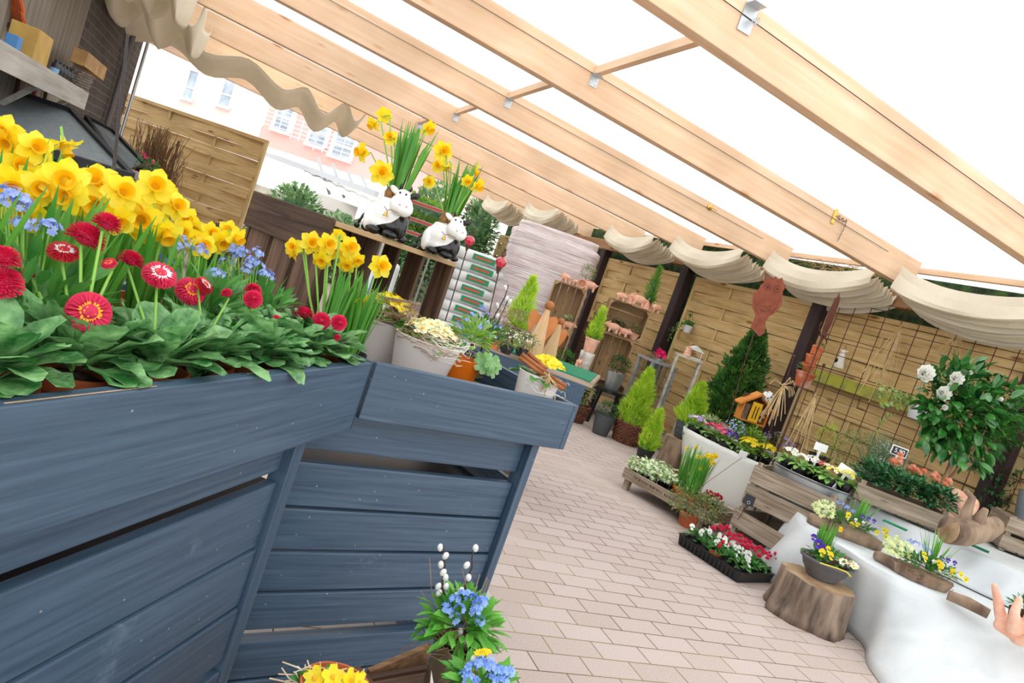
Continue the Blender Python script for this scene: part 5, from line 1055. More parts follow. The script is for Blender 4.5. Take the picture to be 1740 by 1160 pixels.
potted('potted_sedge', 'bright green foliage at the back of the white planter before the insect house', wpl_(.02, .36), .05, .06, m_black, P_bush(.13, .10, 420, .045, .014, lf_l, 28, 'lance'))
potted('potted_muscari', 'blue grape hyacinths in the centre of the white planter', wpl_(-.06, .21), .05, .06, m_black, P_fl(.07, .07, 160, lf_l, 5, pt_b, 60, .014)); potted('potted_sedge', 'variegated foliage between the primroses of the white planter', wpl_(-.12, .20), .045, .06, m_black, P_bush(.085, .06, 240, .035, .010, lf_v, 8, 'lance'))
p = pp(1326, 745, 6.05, .0); g = M(); g.box(-.11, .16, -.11, .13, 0, .36); tag(g.build('grey_box', m_dgrey, loc=p, rot=(0, 0, RZ)), 'grey box behind the white planter under the purple flowers', 'box')
potted('potted_crocus', 'purple and yellow flowers trailing over the right end behind the white planter', V((p.x, p.y, .362)), .10, .10, mat('pale_grey_plastic', 'CFCFC8', .5), P_fl(.15, .10, 420, lf_o, 6, mat('petal_lilac', 'A98BD8', .5, sub=.2), 26, .03, .02, .008), lip=False)
# insect house
q = 5.95; p = pp(1270, 722, q, 0); zi = at(1268, 712, q).z; t = thing('insect_house', 'orange wooden insect house with a yellow slotted panel above the planter flowers', 'insect house', V((p.x, p.y, zi)), RZ+.1); orr = mat('orange_wood', 'D98A35', .6, 'C9752A', 9); s_ = q/FPX
g = M(); g.box(-.09, -.08, -.04, .04, 0, .10); g.build('side', orr, t); g = M(); g.box(.08, .09, -.04, .04, 0, .10); g.build('side', orr, t); g = M(); g.box(-.09, .09, -.04, .04, -.01, 0); g.build('floor_board', orr, t); g = M(); g.box(-.08, .08, .03, .04, 0, .16); g.build('rear_board', w_old, t)
g = M(); g.bar((-.12, 0, .085), (.005, 0, .185), .10, .012); g.build('roof_board', orr, t); g = M(); g.bar((.12, 0, .085), (-.005, 0, .185), .10, .012); g.build('roof_board', orr, t)
g = M(); g.box(-.035, .03, -.045, -.038, .0, .125); pn = g.build('yellow_panel', mat('yellow_wood', 'F0B81E', .6), t); g = M()
for k in (-.012, .008): g.box(k-.003, k+.003, -.0465, -.045, .02, .10)
g.build('slots', m_black, pn)
for cx, cz in ((.05, .02), (.06, .05), (.045, .075), (.066, .08)): g = M(); g.tube([(cx, -.036, cz), (cx, .02, cz)], .013, 10); g.build('reed', w_end, t)
g = M(); g.box(-.08, -.04, -.03, .0, .0, .10); g.build('pine_cones', w_bark, t)
g = M(); g.tube([(0, .0, -.3), (0, 0, -.01)], .006, 6); g.build('post', w_old, t); t.scale = (1.35, 1.35, 1.35)
g = M(); g.ball((0, 0, 0), .038, 18); o = g.build('spotted_ball', mat('spotted_ball', 'F4F2EE', .5, '4A4642', 90, lo=.60, hi=.62, detail=0), t, smooth=True, loc=(.045, -.03, .18))
# ================================================================ right side, nearer things
def frame(a, b): d = (b-a); d.z = 0; l = d.length; return l, math.atan2(d.y, d.x)
def mcrate(label, loc, rz_, X, Y, slats, posts=True, m_=None, name='market_crate', top=None, group=None, floorz=.01):
    """open topped crate; front left bottom corner at loc, y runs back"""
    t = thing(name, label, 'crate', loc, rz_, group); m_ = m_ or w_grey; my = wood('weathered_wood_y', 'B0A08E', '85745F', '4E3C2C', axis='y', sc=1.5, contrast=1.4, bump=.5); mz = wood('weathered_wood_z', 'B0A08E', '85745F', '4E3C2C', axis='z', sc=1.5, contrast=1.4, bump=.5); T = .013
    H = max(b for a, b in slats)
    for a, b in slats:
        for y in (0, Y-T): g = M(); g.box(0, X, y, y+T, a, b); g.build('long_slat', m_, t, bevel=.0015)
        for x in (0, X-T): g = M(); g.box(x, x+T, T, Y-T, a, b); g.build('end_slat', my, t, bevel=.0015)
    for x in (T, X-T-.03):
        for y in (T, Y-T-.03): g = M(); g.box(x, x+.03, y, y+.03, 0, H+.022); g.build('corner_post', mz, t, bevel=.0015)
    g = M()
    for k in range(4): w = (X-.03)/4; g.box(.014+k*w, .014+(k+1)*w-.008, T, Y-T, floorz, floorz+.01)
    g.build('base_slats', my, t); return t
# flat slatted bench with trays
fl_, fr_ = on(1062, 793, .15), on(1199, 869, .15); lb_, rb = frame(fl_, fr_)
t = thing('slatted_bench', 'low weathered bench on short feet carrying ivy and daffodil trays', 'bench', (fl_.x, fl_.y, 0), rb)
g = M(); g.box(0, lb_, 0, .016, .075, .15); g.build('front_rail', w_grey, t, bevel=.002); g = M(); g.box(0, lb_, .42, .436, .075, .15); g.build('rear_rail', w_grey, t, bevel=.002)
for x in (0, lb_-.02): g = M(); g.box(x, x+.018, .016, .42, .075, .145); g.build('end_rail', wood('weathered_wood_y', 'B0A08E', '85745F', '4E3C2C', axis='y', sc=1.5), t)
rg = random.Random(2); g = M()
for k in range(22):
    if k in (7, 14): continue
    x = .10+k*.018
    for j in range(3): a = rg.uniform(-.006, .006); g.box(x+a, x+a+.003, -.0012, 0, .105+rg.uniform(0, .004), .125) if j < 2 else g.box(x-.004, x+.006, -.0012, 0, .105+.018*rg.random(), .108+.018*rg.random())
g.build('faded_stamp', mat('stamp_ink', '5E4C3E', .9), t)
for k in range(4): g = M(); g.box(.0, lb_, .02+k*.1, .10+k*.1, .07, .082); g.build('seat_slat', w_grey, t)
for x in (.02, lb_-.06):
    for y in (.02, .38): g = M(); g.box(x, x+.04, y, y+.04, 0, .07); g.build('foot', w_grey, t)
bM = MX.Translation((fl_.x, fl_.y, 0)) @ MX.Rotation(rb, 4, 'Z')
def bp_(x, y, z=.085): return bM @ V((x, y, z))
def tray(label, p, rz_, X, Y, H=.05, name='plant_tray', flare=.01):
    t = thing(name, label, 'tray', p, rz_); g = M(); a = [(0, 0), (X, 0), (X, Y), (0, Y)]
    vs = [(x, y, 0) for x, y in a] + [((x-X/2)*(1+flare*2/X)+X/2, (y-Y/2)*(1+flare*2/Y)+Y/2, H) for x, y in a] + [((x-X/2)*(1+flare*4/X)+X/2, (y-Y/2)*(1+flare*4/Y)+Y/2, H) for x, y in a] + [((x-X/2)*.95+X/2, (y-Y/2)*.93+Y/2, H-.004) for x, y in a] + [((x-X/2)*.92+X/2, (y-Y/2)*.9+Y/2, .008) for x, y in a]
    g.add(vs, [(3, 2, 1, 0)] + [(j*4+k, j*4+(k+1) % 4, (j+1)*4+(k+1) % 4, (j+1)*4+k) for j in range(4) for k in range(4)] + [(16, 17, 18, 19)])
    for k in range(int(X/.028)): g.box(.012+k*.028, .018+k*.028, -flare*.7-.004, 0, .004, H-.01)
    g.build('tray', m_black, t, bevel=.001); return t
tray('black plastic tray at the ivy end of the low bench', bp_(.02, .06), rb, .27, .30); tray('black plastic tray under the daffodil pots on the low bench', bp_(.32, .05), rb, .30, .30)
def star(g, p, nr, d, seed=0):
    q = V(nr).to_track_quat('Z', 'Y'); n = 10; vs = []
    for k in range(n): a = 2*pi*k/n; r_ = d/2 if k % 2 == 0 else d*.27; vs.append(V(p)+q @ V((r_*cos(a), r_*sin(a), -.1*r_)))
    vs.append(V(p)+q @ V((0, 0, d*.05))); g.add(vs, [(k, (k+1) % n, n) for k in range(n)])
def ivyballs(t, c, rad, n, d, seed, m_=None, name='leaves'):
    g = M(); rg = random.Random(seed)
    for i in range(n):
        v = V((rg.gauss(0, 1), rg.gauss(0, 1), rg.gauss(0, .8))).normalized()*rg.uniform(.5, 1.05); p = V(c)+V((v.x*rad[0], v.y*rad[1], v.z*rad[2])); star(g, p, (v.x+rg.gauss(0, .4), v.y-.4+rg.gauss(0, .4), v.z+.6), d*rg.uniform(.7, 1.2))
    g.build(name, m_ or lf_v, t); g = M()
    for i in range(14): v = V((rg.gauss(0, .6), rg.gauss(0, .6), rg.gauss(0, .3))); g.tube([c, V(c)+V((v.x*rad[0]*.6, v.y*rad[1]*.6, rad[2]*.6)), V(c)+V((v.x*rad[0]*1.2, v.y*rad[1]*1.2, v.z*rad[2]-.01))], .0014, 4)
    g.build('stems', twig, t)
for k, (x, y, lb) in enumerate([(.06, .12, 'variegated ivy trailing over the left end of the low bench'), (.16, .16, 'second variegated ivy, towards the middle of the bench'), (.08, .28, 'variegated ivy at the back left of the bench tray'), (.24, .24, 'variegated ivy beside the red daisies on the bench')]):
    p = bp_(x, y, .094); t = thing('potted_ivy', lb, 'potted plant', p); pot(t, .045, .065, m_black); ivyballs(t, (0, 0, .10), (.13, .12, .06), 190, .040, k)
def P_pom(n, rad, z, m_, d, seed, lf=lf_g, Lr=.06):
    def f(t, h):
        g = M(); rosette(g, .01, 16, Lr, .028, seed, h, (.1, 1.0), 'spat', .8); g.build('leaves', lf, t, smooth=True); rg = random.Random(seed); pr = None
        for k in range(n):
            a = k*2.4; r_ = rad*math.sqrt((k+.5)/n); p = (r_*cos(a), r_*sin(a), h+z+rg.uniform(-.01, .015)+.02*(1-r_/rad)); s = rg.uniform(.8, 1.15)
            if pr is None:
                g = M(); 
                for j in range(3):
                    for q in range(14): aa = 2*pi*(q+.5*j)/14; e = j*.5; g.blade((0, 0, 0), (cos(aa)*cos(e), sin(aa)*cos(e), sin(e)), d*.5, d*.16, .2, 'lance', 2, .3)
                g.ball((0, 0, d*.06), d*.24, 8); pr = g.build('flower', m_, t, loc=p)
            else: pr2 = kid(pr, t, p, (rg.gauss(0, .3), rg.gauss(0, .3), 0), s)
    return f
potted('potted_daisy', 'small red daisies behind the ivy at the back of the bench', bp_(.22, .33, .094), .05, .06, terra_d, P_pom(9, .045, .05, pt_rd, .026, 3))
potted('potted_daisy', 'dark red daisies in a brown pot at the right end of the bench', bp_(.60, .20, .084), .062, .075, terra_d, P_pom(16, .06, .06, pt_rd, .030, 4))
o_pot = mat('orange_pot', 'D9791F', .5, 'E28A35', 9)
def sdaff(label, p, hp_=.075, r=.05, pm=None, nf=5, seed=0, h=.22, nl=46):
    t = thing('potted_daffodil', label, 'flower pot', p); pot(t, r, hp_, pm or o_pot); g = M(); grass(g, (0, 0, hp_-.01), nl, h, .008, seed, r*.75, .22, .12); g.build('leaves', lf_n, t); rg = random.Random(seed)
    for k in range(nf):
        a = rg.uniform(0, 6.28); q = V((.055*cos(a), .05*sin(a), hp_+h*rg.uniform(.62, .98))); kid(DH, t, q, aim((rg.gauss(0, .7), -1, rg.gauss(.2, .3))), rg.uniform(.5, .66)); g = M(); g.tube([(q.x*.3, q.y*.3, hp_), (q.x*.8, q.y*.8, q.z*.7+.03), q], .0016, 5); g.build('stem', st_g, t)
    return t
sdaff('daffodil leaves with two small blooms in the left orange pot on the bench', bp_(.33, .22, .094), seed=1, nf=2, h=.31); sdaff('small daffodils in an orange pot in the middle of the bench tray', bp_(.44, .22, .094), seed=2, nf=6, h=.30)
sdaff('small daffodils in the brown terracotta pot on the front rail of the bench', bp_(.49, .08, .094), .09, .06, terra, 9, 3, .30, 70)
p = gp(1172, 905)+V((.06, .12, 0)); t = thing('potted_creeper', 'fine leaved creeping plant in a terracotta pot on the paving before the bench', 'potted plant', p); pot(t, .075, .10, terra_d)
g = M(); leafball(g, (.04, .02, .15), (.22, .17, .10), 1500, .018, .014, 3, 'oval', -1, .7, 2, .4); g.build('leaves', lf_o, t); rg = random.Random(1); g = M()
for k in range(26): a = rg.uniform(0, 6.28); r_ = rg.uniform(.12, .24); g.tube([(0, 0, .10), (.5*r_*cos(a), .5*r_*sin(a), .2), (r_*cos(a)+.03, r_*sin(a), .08+.08*rg.random())], .001, 4)
g.build('stems', twig, t)
# black tray with pansies and daisies on the paving
ca, cb, cc = on(1152, 924, .0), on(1252, 990, .0), on(1306, 985, 0); X_, r_t = frame(ca, cb); Yt = .40
t = tray('long black plastic tray on the paving full of pansies and red daisies', V((ca.x, ca.y, .001)), r_t, X_, Yt, .062); tM = MX.Translation(ca) @ MX.Rotation(r_t, 4, 'Z')
def pansy(par, m_, d, face=None):
    g = M(); 
    for k, (a, s_) in enumerate([(.5, 1), (2.64, 1), (1.2, 1.05), (1.94, 1.05), (-1.57, 1.15)]):
        R_ = MX.Rotation(a, 3, 'Z'); w = d*.24*s_; pts = [(0, 0, 0), (d*.2, -w*.8, .002), (d*.42*s_, -w, .004+.001*k), (d*.52*s_, 0, .005+.001*k), (d*.42*s_, w, .004+.001*k), (d*.2, w*.8, .002)]; o_ = len(g.v); g.add([R_ @ V(p) for p in pts], [(0, 1, 2, 3, 4, 5)])
    o = g.build('flower', m_, par); g = M(); g.ball((0, -d*.04, .006), d*.09, 6, (1.3, 1, .5)); g.build('eye', face or pt_or, o); return o
PN = {}
def pansies(t, lst, seed=0):
    for (key, m_, p, nr, s) in lst:
        if key not in PN: PN[key] = pansy(t, m_, .04, MATS['black_glaze'] if key in ('w', 'y') else pt_or); o = PN[key]; o.location = p; o.rotation_euler = aim(nr); o.scale = (s,)*3
        else: kid(PN[key], t, p, aim(nr), s)
rg = random.Random(11); k_ = 0
colw = ['pure white pansies', 'red daisies']
for i in range(5):
    for j in range(4):
        x = .05+i*(X_-.08)/4.2; y = .045+j*.10; p = tM @ V((x, y, .012)); row = ['front', 'second', 'third', 'rear'][j]; place = ['at the left end', 'second from the left', 'in the middle', 'second from the right', 'at the right end'][i]
        if j < 2:
            t = thing('potted_pansy', 'white pansies in the %s row of the black tray, %s' % (row, place), 'potted plant', p, 0, 'white pansies in the long black tray'); pot(t, .036, .055, terra_d if (i, j) == (2, 0) else m_black, n=16); g = M(); leafball(g, (0, 0, .07), (.055, .055, .03), 60, .026, .016, i*7+j, 'oval', -.3, .5, 2, .3); g.build('leaves', lf_g, t)
            pansies(t, [('w', pt_w, V((rg.gauss(0, .025), rg.gauss(0, .025), .105+rg.uniform(-.012, .012))), (rg.gauss(0, .3), -1, rg.uniform(.3, 1)), rg.uniform(.85, 1.1)) for _ in range(2+2*(j == 1) if (i, j) != (2, 0) else 1)])
            if (i, j) == (2, 0): g = M(); [g.ball((rg.gauss(0, .02), -.02, .10+.01*q), .011, 8) for q in range(4)]; g.build('buds', pt_rd, t)
        else: potted('potted_daisy', 'red daisies in the %s row of the black tray, %s' % (row, place), p, .036, .055, m_black, P_pom(5, .04, .06, pt_r, .036, i*5+j, Lr=.05), group='red daisies in the long black tray')
# the two weathered crates
q1, q2 = on(1250, 862, .25), on(1362, 927, .25); lx, r1 = frame(q1, q2)
mcrate('weathered crate standing on the paving behind the black tray', V((q1.x, q1.y, 0)), r1, .50, .34, [(.02, .11), (.14, .25)])
q3, q4 = on(1283, 789, .55), on(1420, 850, .55); lx2, r2 = frame(q3, q4)
c2M = MX.Translation((q3.x, q3.y, .275)) @ MX.Rotation(r2, 4, 'Z')
mcrate('weathered crate holding the ribbed zinc tub of primroses, set above the lower crate', V((q3.x, q3.y, .275)), r2, lx2+.01, .34, [(.035, .15), (.165, .275)], floorz=.12)
t = thing('chalk_sign', 'small square slate sign with a white ring on the corner of the upper crate', 'sign', V((0, 0, 0))); pc = at(1274, 850, dep(q1)-.08); t.location = pc; t.rotation_euler = (0, .12, RZ); slate = mat('slate_board', '33373B', .7)
g = M(); g.box(-.038, .038, -.003, .003, -.032, .032); g.build('board', slate, t); g = M(); g.tube([(-.002+.009*cos(a*pi/8), -.0045, -.014+.009*sin(a*pi/8)) for a in range(17)], .0012, 4); g.build('painted_ring', m_white, t); g = M(); g.tube([(0, .004, -.03), (0, .02, -.14)], .002, 5); g.build('pin', m_wire, t)
tc = c2M @ V((.29, .17, .14)); TB = 1
t = thing('zinc_tub', 'long oval ribbed zinc tub of white and yellow primroses in the upper crate', 'tub', tc, r2); g = M(); pr = []
for k in range(13): z = .21*k/12; pr.append((1+.10*k/12+(.012 if k % 2 else 0), z))
pr += [(1.14, .21), (1.14, .216), (1.08, .214), (1.02, .17)]; g.lathe([(a*.205, z*.86) for a, z in pr], 44, sx=1, sy=.58); g.build('ribbed_shell', m_zinc, t, smooth=True); g = M(); g.lathe([(.205, .165), (.001, .17)], 24, sy=.58); g.build('potting_soil', soil, t)
def q_(x, y, z=.171): return tc + MX.Rotation(r2, 3, 'Z') @ V((x, y, z))
for k, (x, y, cols, lb) in enumerate([(-.17, .02, [pt_w], 'white primroses at the left end of the ribbed zinc tub'), (-.07, -.05, [pt_w], 'white primroses at the front left of the zinc tub'), (-.04, .06, [pt_w], 'white primroses at the back of the zinc tub under the blank price tag'), (.04, .02, [mat('petal_dark_red', '8E1220', .5, 'A82030', 30), pt_w], 'dark red and white primroses in the middle of the zinc tub'), (.10, -.06, [pt_c, mat('petal_pale_yellow', 'F3EC6A', .5, sub=.3)], 'pale yellow primroses at the front right of the zinc tub'), (.18, .02, [MATS['petal_pale_yellow']], 'pale yellow primroses at the right end of the zinc tub')]):
    primpot(lb, q_(x, y), cols, 9, .04, .05, seed=k, rad=.045, L_=.085, d=.034)
def price(label, p, h, txt=None, W=.08, Hh=.05, col=None, tilt=0.0, fill=None, stake=.14, name='price_tag', pole=None):
    t = thing(name, label, 'sign', p, RZ); t.rotation_euler = (0, tilt, RZ); g = M(); g.box(-W/2, W/2, -.002, .002, h, h+Hh); g.build('tag', col or m_white, t, bevel=.0015)
    g = M(); g.prism([(-.010, h), (.010, h), (.003, h-stake), (-.003, h-stake)], .003); g.build('stake', pole or m_white, t)
    if fill: g = M(); g.box(-W/2+.006, W/2-.006, -.0032, -.002, h+.006, h+Hh-.006); g.build('slate_face', fill, t)
    if txt:
        c = bpy.data.curves.new('price_text', 'FONT'); c.body = txt; c.size = Hh*.66; c.align_x = 'CENTER'; c.align_y = 'CENTER'; c.extrude = .0004; c.offset = .0; o0_ = bpy.data.objects.new('price_text', c); me_ = bpy.data.meshes.new_from_object(o0_); o = bpy.data.objects.new('price_text', me_); L(o); me_.materials.clear(); me_.materials.append(m_white); o.parent = t; o.location = (0, -.0038, h+Hh/2); o.rotation_euler = (pi/2, 0, 0)
    return t
def tagat(x, y, q, **k): p = at(x, y, q); return p
pA = at(1395, 760, 4.4); price('blank white price tag standing above the white primroses', pA-V((0, 0, .14)), .115, W=.085, Hh=.05)
pB = at(1430, 797, 4.15); price('larger blank white tag leaning between the primroses and the roses', pB-V((0, 0, .14)), .115, W=.12, Hh=.055, tilt=.25)
pC = at(1527, 768, 4.3); price('small framed chalk price sign reading 5,90 above the peach roses', pC-V((0, 0, .12)), .095, '5,90', .105, .060, fill=slate, tilt=.02)
pD = at(1262, 773, 4.9); price('small white price tag on a wire in front of the white planter', pD-V((0, 0, .12)), .10, W=.06, Hh=.05, pole=m_white, stake=.03)
_o = SC.objects['price_tag.003']; g = M(); g.tube([V((0, 0, .10)), bp_(.49, .08, .18)-_o.location if False else (MX.Rotation(-RZ, 3, 'Z') @ (bp_(.49, .08, .17)-_o.location))], .0015, 5); g.build('wire_pin', m_wire, _o)
# ---- the two fleece covered tiers
fleece = mat('white_fleece', 'E6E9EA', .75, 'D5DADC', 4, sub=.12, bump=.35, detail=5, dist=1.2)
def loft(name, rows, label, mt=fleece, nu=70, nv=10, amp=.02, fr=17, seed=0):
    """sheet through rows of points (each row the same count)"""
    def catm(pts, t):
        n = len(pts)-1; k = min(int(t*n), n-1); f = t*n-k; p = [V(pts[max(0, k-1)]), V(pts[k]), V(pts[k+1]), V(pts[min(n, k+2)])]
        return .5*((2*p[1]) + (p[2]-p[0])*f + (2*p[0]-5*p[1]+4*p[2]-p[3])*f*f + (3*p[1]-p[0]-3*p[2]+p[3])*f*f*f)
    g = M(); R_ = len(rows)-1; rg = random.Random(seed); ph = [rg.uniform(0, 6) for _ in range(4)]; org = V((rows[0][0][0], rows[0][0][1], 0))
    def fn(u, v):
        k = min(int(v*R_), R_-1); f = v*R_-k; a, b = catm(rows[k], u), catm(rows[k+1], u); p = a.lerp(b, f); s = sin(v*pi) if R_ == 1 else (sin(min(1, max(0, v*R_))*pi*.9)*1.0)
        w = amp*s*(sin(u*fr+ph[0]+v*2)+.6*sin(u*fr*1.9+ph[1]-v*3)+.4*sin(u*fr*3.3+ph[2])); d = V((-.8, -.3, 0)); return p + d*w - org
    g.sheet(fn, nu, nv*R_); o = g.build(name, mt, loc=org, smooth=True, solid=.002); tag(o, label, 'cloth'); return o
T1, T2 = .38, .56
foot = [(3.30, 3.02, .004), (3.21, 2.80, .004), (3.35, 2.50, .004), (3.31, 2.22, .004), (3.09, 1.99, .004), (2.86, 1.55, .004), (2.80, 1.15, .004)]
ed1 = [(3.42, 2.98, T1+.02), (3.30, 2.72, T1), (3.27, 2.48, T1), (3.28, 2.24, T1), (3.44, 2.08, T1), (3.62, 1.86, T1), (3.75, 1.35, T1)]
bk1 = [(3.80, 3.05, T1+.004), (3.80, 2.85, T1), (3.84, 2.65, T1), (3.90, 2.45, T1), (3.98, 2.25, T1), (4.10, 1.95, T1), (4.25, 1.35, T1)]
loft('fleece_cloth', [foot, ed1, bk1], 'white fleece draped over the lower display tier down to the paving', amp=.026, fr=13)
f2 = [(x+.0, y, T1+.006) for x, y, z in bk1]; ed2 = [(3.72, 3.25, T2), (3.78, 2.98, T2), (3.88, 2.72, T2), (4.0, 2.46, T2), (4.12, 2.2, T2), (4.26, 1.9, T2), (4.42, 1.3, T2)]
f2[0] = (3.70, 3.28, T1+.02); bk2 = [(5.05, 3.6, T2), (5.08, 3.3, T2), (5.1, 3.0, T2), (5.12, 2.7, T2), (5.14, 2.4, T2), (5.16, 2.0, T2), (5.2, 1.3, T2)]
loft('fleece_cloth', [f2, ed2, bk2], 'white fleece draped over the upper display tier beneath the rose crate', amp=.020, fr=19, seed=2)
def slab(name, label, pts, z0, z1, mt=w_old): g = M(); n = len(pts); g.add([(x, y, z0) for x, y in pts]+[(x, y, z1) for x, y in pts], [tuple(range(n-1, -1, -1)), tuple(range(n, 2*n))]+[(i, (i+1) % n, (i+1) % n+n, i+n) for i in range(n)]); tag(g.build(name, mt), label, 'platform')
slab('low_platform', 'low wooden platform hidden under the lower fleece', [(3.46, 2.85), (3.42, 2.3), (3.62, 2.05), (3.95, 1.2), (4.55, 1.2), (4.2, 2.2), (3.95, 2.9)], 0, T1-.03)
slab('high_platform', 'higher wooden platform hidden under the upper fleece', [(3.96, 3.15), (4.08, 2.75), (4.4, 2.0), (4.62, 1.3), (5.0, 1.3), (4.96, 3.5), (4.0, 3.5)], 0, T2-.03)
for k, (x, y, z) in enumerate([(1520, 893, T2+.004), (1660, 930, T2+.004)]):
    p = on(x, y, z); t = M(); t.box(-.06, .06, -.02, .035, 0, .006); tag(t.build('felt_scrap', green, loc=p, rot=(0, 0, r2)), ['green felt strip peeping out under the rose crate', 'green felt strip peeping out under the driftwood'][k], 'felt')
# rose crate
ra1, ra2 = on(1447, 850, T2+.006), on(1603, 911, T2+.006); lr_, rr_ = frame(ra1, ra2); rM = MX.Translation(ra1) @ MX.Rotation(rr_, 4, 'Z')
mcrate('shallow weathered crate of dark leaved roses on the upper fleece tier', ra1, rr_, lr_, .30, [(.02, .115)], floorz=.012)
rosec = [pt_p, mat('petal_apricot', 'F39A6E', .6, 'F6B896', 20, sub=.3)]
for i in range(4):
    for j in range(2):
        p = rM @ V((.07+i*(lr_-.12)/3.1, .08+j*.13, .024)); t = thing('potted_rose', ['left', 'second', 'third', 'right'][i]+[' front', ' rear'][j]+' rose plant in the shallow crate, glossy dark leaves'+(' with peach blooms' if j and i else ''), 'potted plant', p, 0, 'roses in the shallow crate'); pot(t, .05, .07, m_black, n=16); g = M(); leafball(g, (0, -.01, .15), (.095, .085, .09), 190, .034, .024, i*3+j, 'oval', -.5, .5, 2, .45); g.build('leaves', mat('rose_leaf', '1D4A2A', .3, '3F7B45', 14), t)
        if j and i:
            rg = random.Random(i); pr = None
            for k in range(8):
                g = M(); c = V((rg.gauss(0, .05), rg.gauss(0, .04), .265+rg.gauss(0, .018)))
                for q in range(14): a = q*2.4; e = 1.3-q*.09; g.blade((0, 0, 0), (cos(a)*cos(e), sin(a)*cos(e), sin(e)), .026, .027, -.5, 'oval', 2, -.3)
                g.build('flower', rosec[k % 2], t, loc=c); gg = M(); gg.tube([(c.x*.5, c.y*.5, .1), c], .0012, 4); gg.build('stem', st_g, t)
g = M(); g.lathe([(.05, 0), (.075, .12), (.083, .125), (.083, .15), (.075, .15), (.06, .03), (.001, .02)], 24); pl_ = at(1612, 838, 4.25)
tag(g.build('terracotta_pot', terra_l, loc=pl_+V((.0, 0, .0)), rot=aim(V((CR.x, CR.y, -.35))), smooth=True), 'empty terracotta pot lying on its side behind the roses', 'pot')
g = M(); g.box(-.12, .12, -.08, .08, 0, 1); 
# shrubs behind the roses
for k, (x, y, q, W_, Hh_, m_, n, Lf, W, lb) in enumerate([(1455, 772, 4.9, .24, .18, lf_o, 1300, .018, .009, 'dense small leaved shrub between the zinc tub and the roses'), (1405, 745, 5.2, .09, .14, lf_y, 240, .03, .006, 'yellow green feathery shrub behind the blank price tag'), (1512, 775, 4.8, .14, .11, mat('silver_leaf', '8FA394', .6, 'C2CFC2', 20), 360, .02, .01, 'silvery small leaved shrub behind the roses')]):
    p = pp(x, y, q, T2+.006); t = thing('shrub', lb, 'shrub', p); pot(t, .08, .09, m_black); z = at(x, y, q).z-p.z; g = M(); leafball(g, (0, 0, max(.16, z)), (W_, W_*.8, Hh_), n, Lf, W, k, 'oval' if k != 1 else 'lance', -1, .6, 2, .5); g.build('foliage', m_, t)
p = pp(1485, 800, 5.0, T2+.006); t = thing('ornamental_grass', 'tuft of blue green grass behind the small leaved shrub', 'grass', p); pot(t, .06, .09, m_black); g = M(); grass(g, (0, 0, .08), 160, .34, .005, 4, .05, .75, .7); g.build('blades', mat('blue_grass', '4F7A5E', .5, '86A98A', 12), t)
# driftwood
t = thing('driftwood', 'forked driftwood log with a sawn end on the upper fleece tier', 'driftwood', on(1640, 915, T2+.065)); R_ = lambda x, y, q: at(x, y, q)-t.location
g = M(); qd = dep(t.location); g.tube([R_(1612, 900, qd), R_(1640, 905, qd+.02), R_(1672, 900, qd+.08), R_(1692, 892, qd+.12)], [.075, .07, .066, .05], 16); g.tube([R_(1655, 895, qd+.05), R_(1665, 880, qd+.03), R_(1675, 865, qd)], [.045, .03, .016], 12); g.tube([R_(1640, 895, qd+.04), R_(1642, 870, qd+.06), R_(1652, 845, qd+.06), R_(1640, 832, qd+.06)], [.04, .028, .02, .012], 12); o = g.build('trunk', w_bark, t, smooth=True)
g = M(); g.tube([R_(1611, 899.6, qd-.0005), R_(1612.2, 900, qd)], .073, 16); g.build('sawn_end', w_end, t)
# edge crate with grey pot
pe = on(1694, 932, T2+.006); t = mcrate('upturned weathered crate at the right edge under the grey pot', pe, rr_, .42, .30, [(.02, .10), (.12, .20)]); 
g = M(); g.box(0, .42, 0, .30, .20, .212); g.build('top_board', w_grey, t); eM = MX.Translation(pe) @ MX.Rotation(rr_, 4, 'Z')
pg = at(1738, 888, dep(pe)+.12); pz = pe.z+.213; pgl = V((pg.x, pg.y, pz)); t = thing('grey_pot', 'slate grey tapered pot with a white ring emblem and blue muscari at the right edge', 'flower pot', pgl, RZ); pot(t, .085, .17, mat('slate_grey_metal', '6E777E', .45, '848C92', 9), lip=False, taper=.66)
g = M(); g.tube([(.025*cos(a*pi/12)+.03, -.080-.0*a, .10+.025*sin(a*pi/12)) for a in range(25)], .0015, 4); g.tube([(.02, -.081, .095), (.03, -.082, .108), (.04, -.081, .095)], .0012, 4); g.build('ring_emblem', m_white, t)
g = M(); grass(g, (0, 0, .15), 60, .26, .007, 8, .05, .4, .3); g.build('leaves', lf_n, t)
for k in range(4):
    g = M(); c = V((-.05+.035*k, -.02, .36+.03*(k % 2))); 
    for q in range(26): g.ball((.009*cos(q*2.4)*(1-q/34), .009*sin(q*2.4)*(1-q/34), .0016*q), .0042, 5)
    g.build('flower', mat('muscari_blue', '3E6FC4', .5, '6E97DE', 40), t, loc=c); g = M(); g.tube([(c.x*.5, 0, .15), c], .002, 5); g.build('stem', st_g, t)
# ---- steel mesh trellis
sA = fs_(fen(1432, 560)); sB = sA-2.3; g = M(); zA, zB = .5, 1.98
for k in range(16): s = sA-k*.153; g.tube([(s-sB, 0, zA), (s-sB, 0, zB)], .0035, 5)
for k in range(10): z = zA+.02+k*.155; g.tube([(0, .004, z), (sA-sB, .004, z)], .003, 5)
o = g.build('mesh_trellis', m_iron, loc=NF*(DF-.14)+fdir*sB, rot=(0, 0, F_rot)); tag(o, 'rusty steel grid trellis leaning against the right fence panel', 'trellis')
def fpx(x, y, off): return fen(x, y, off)
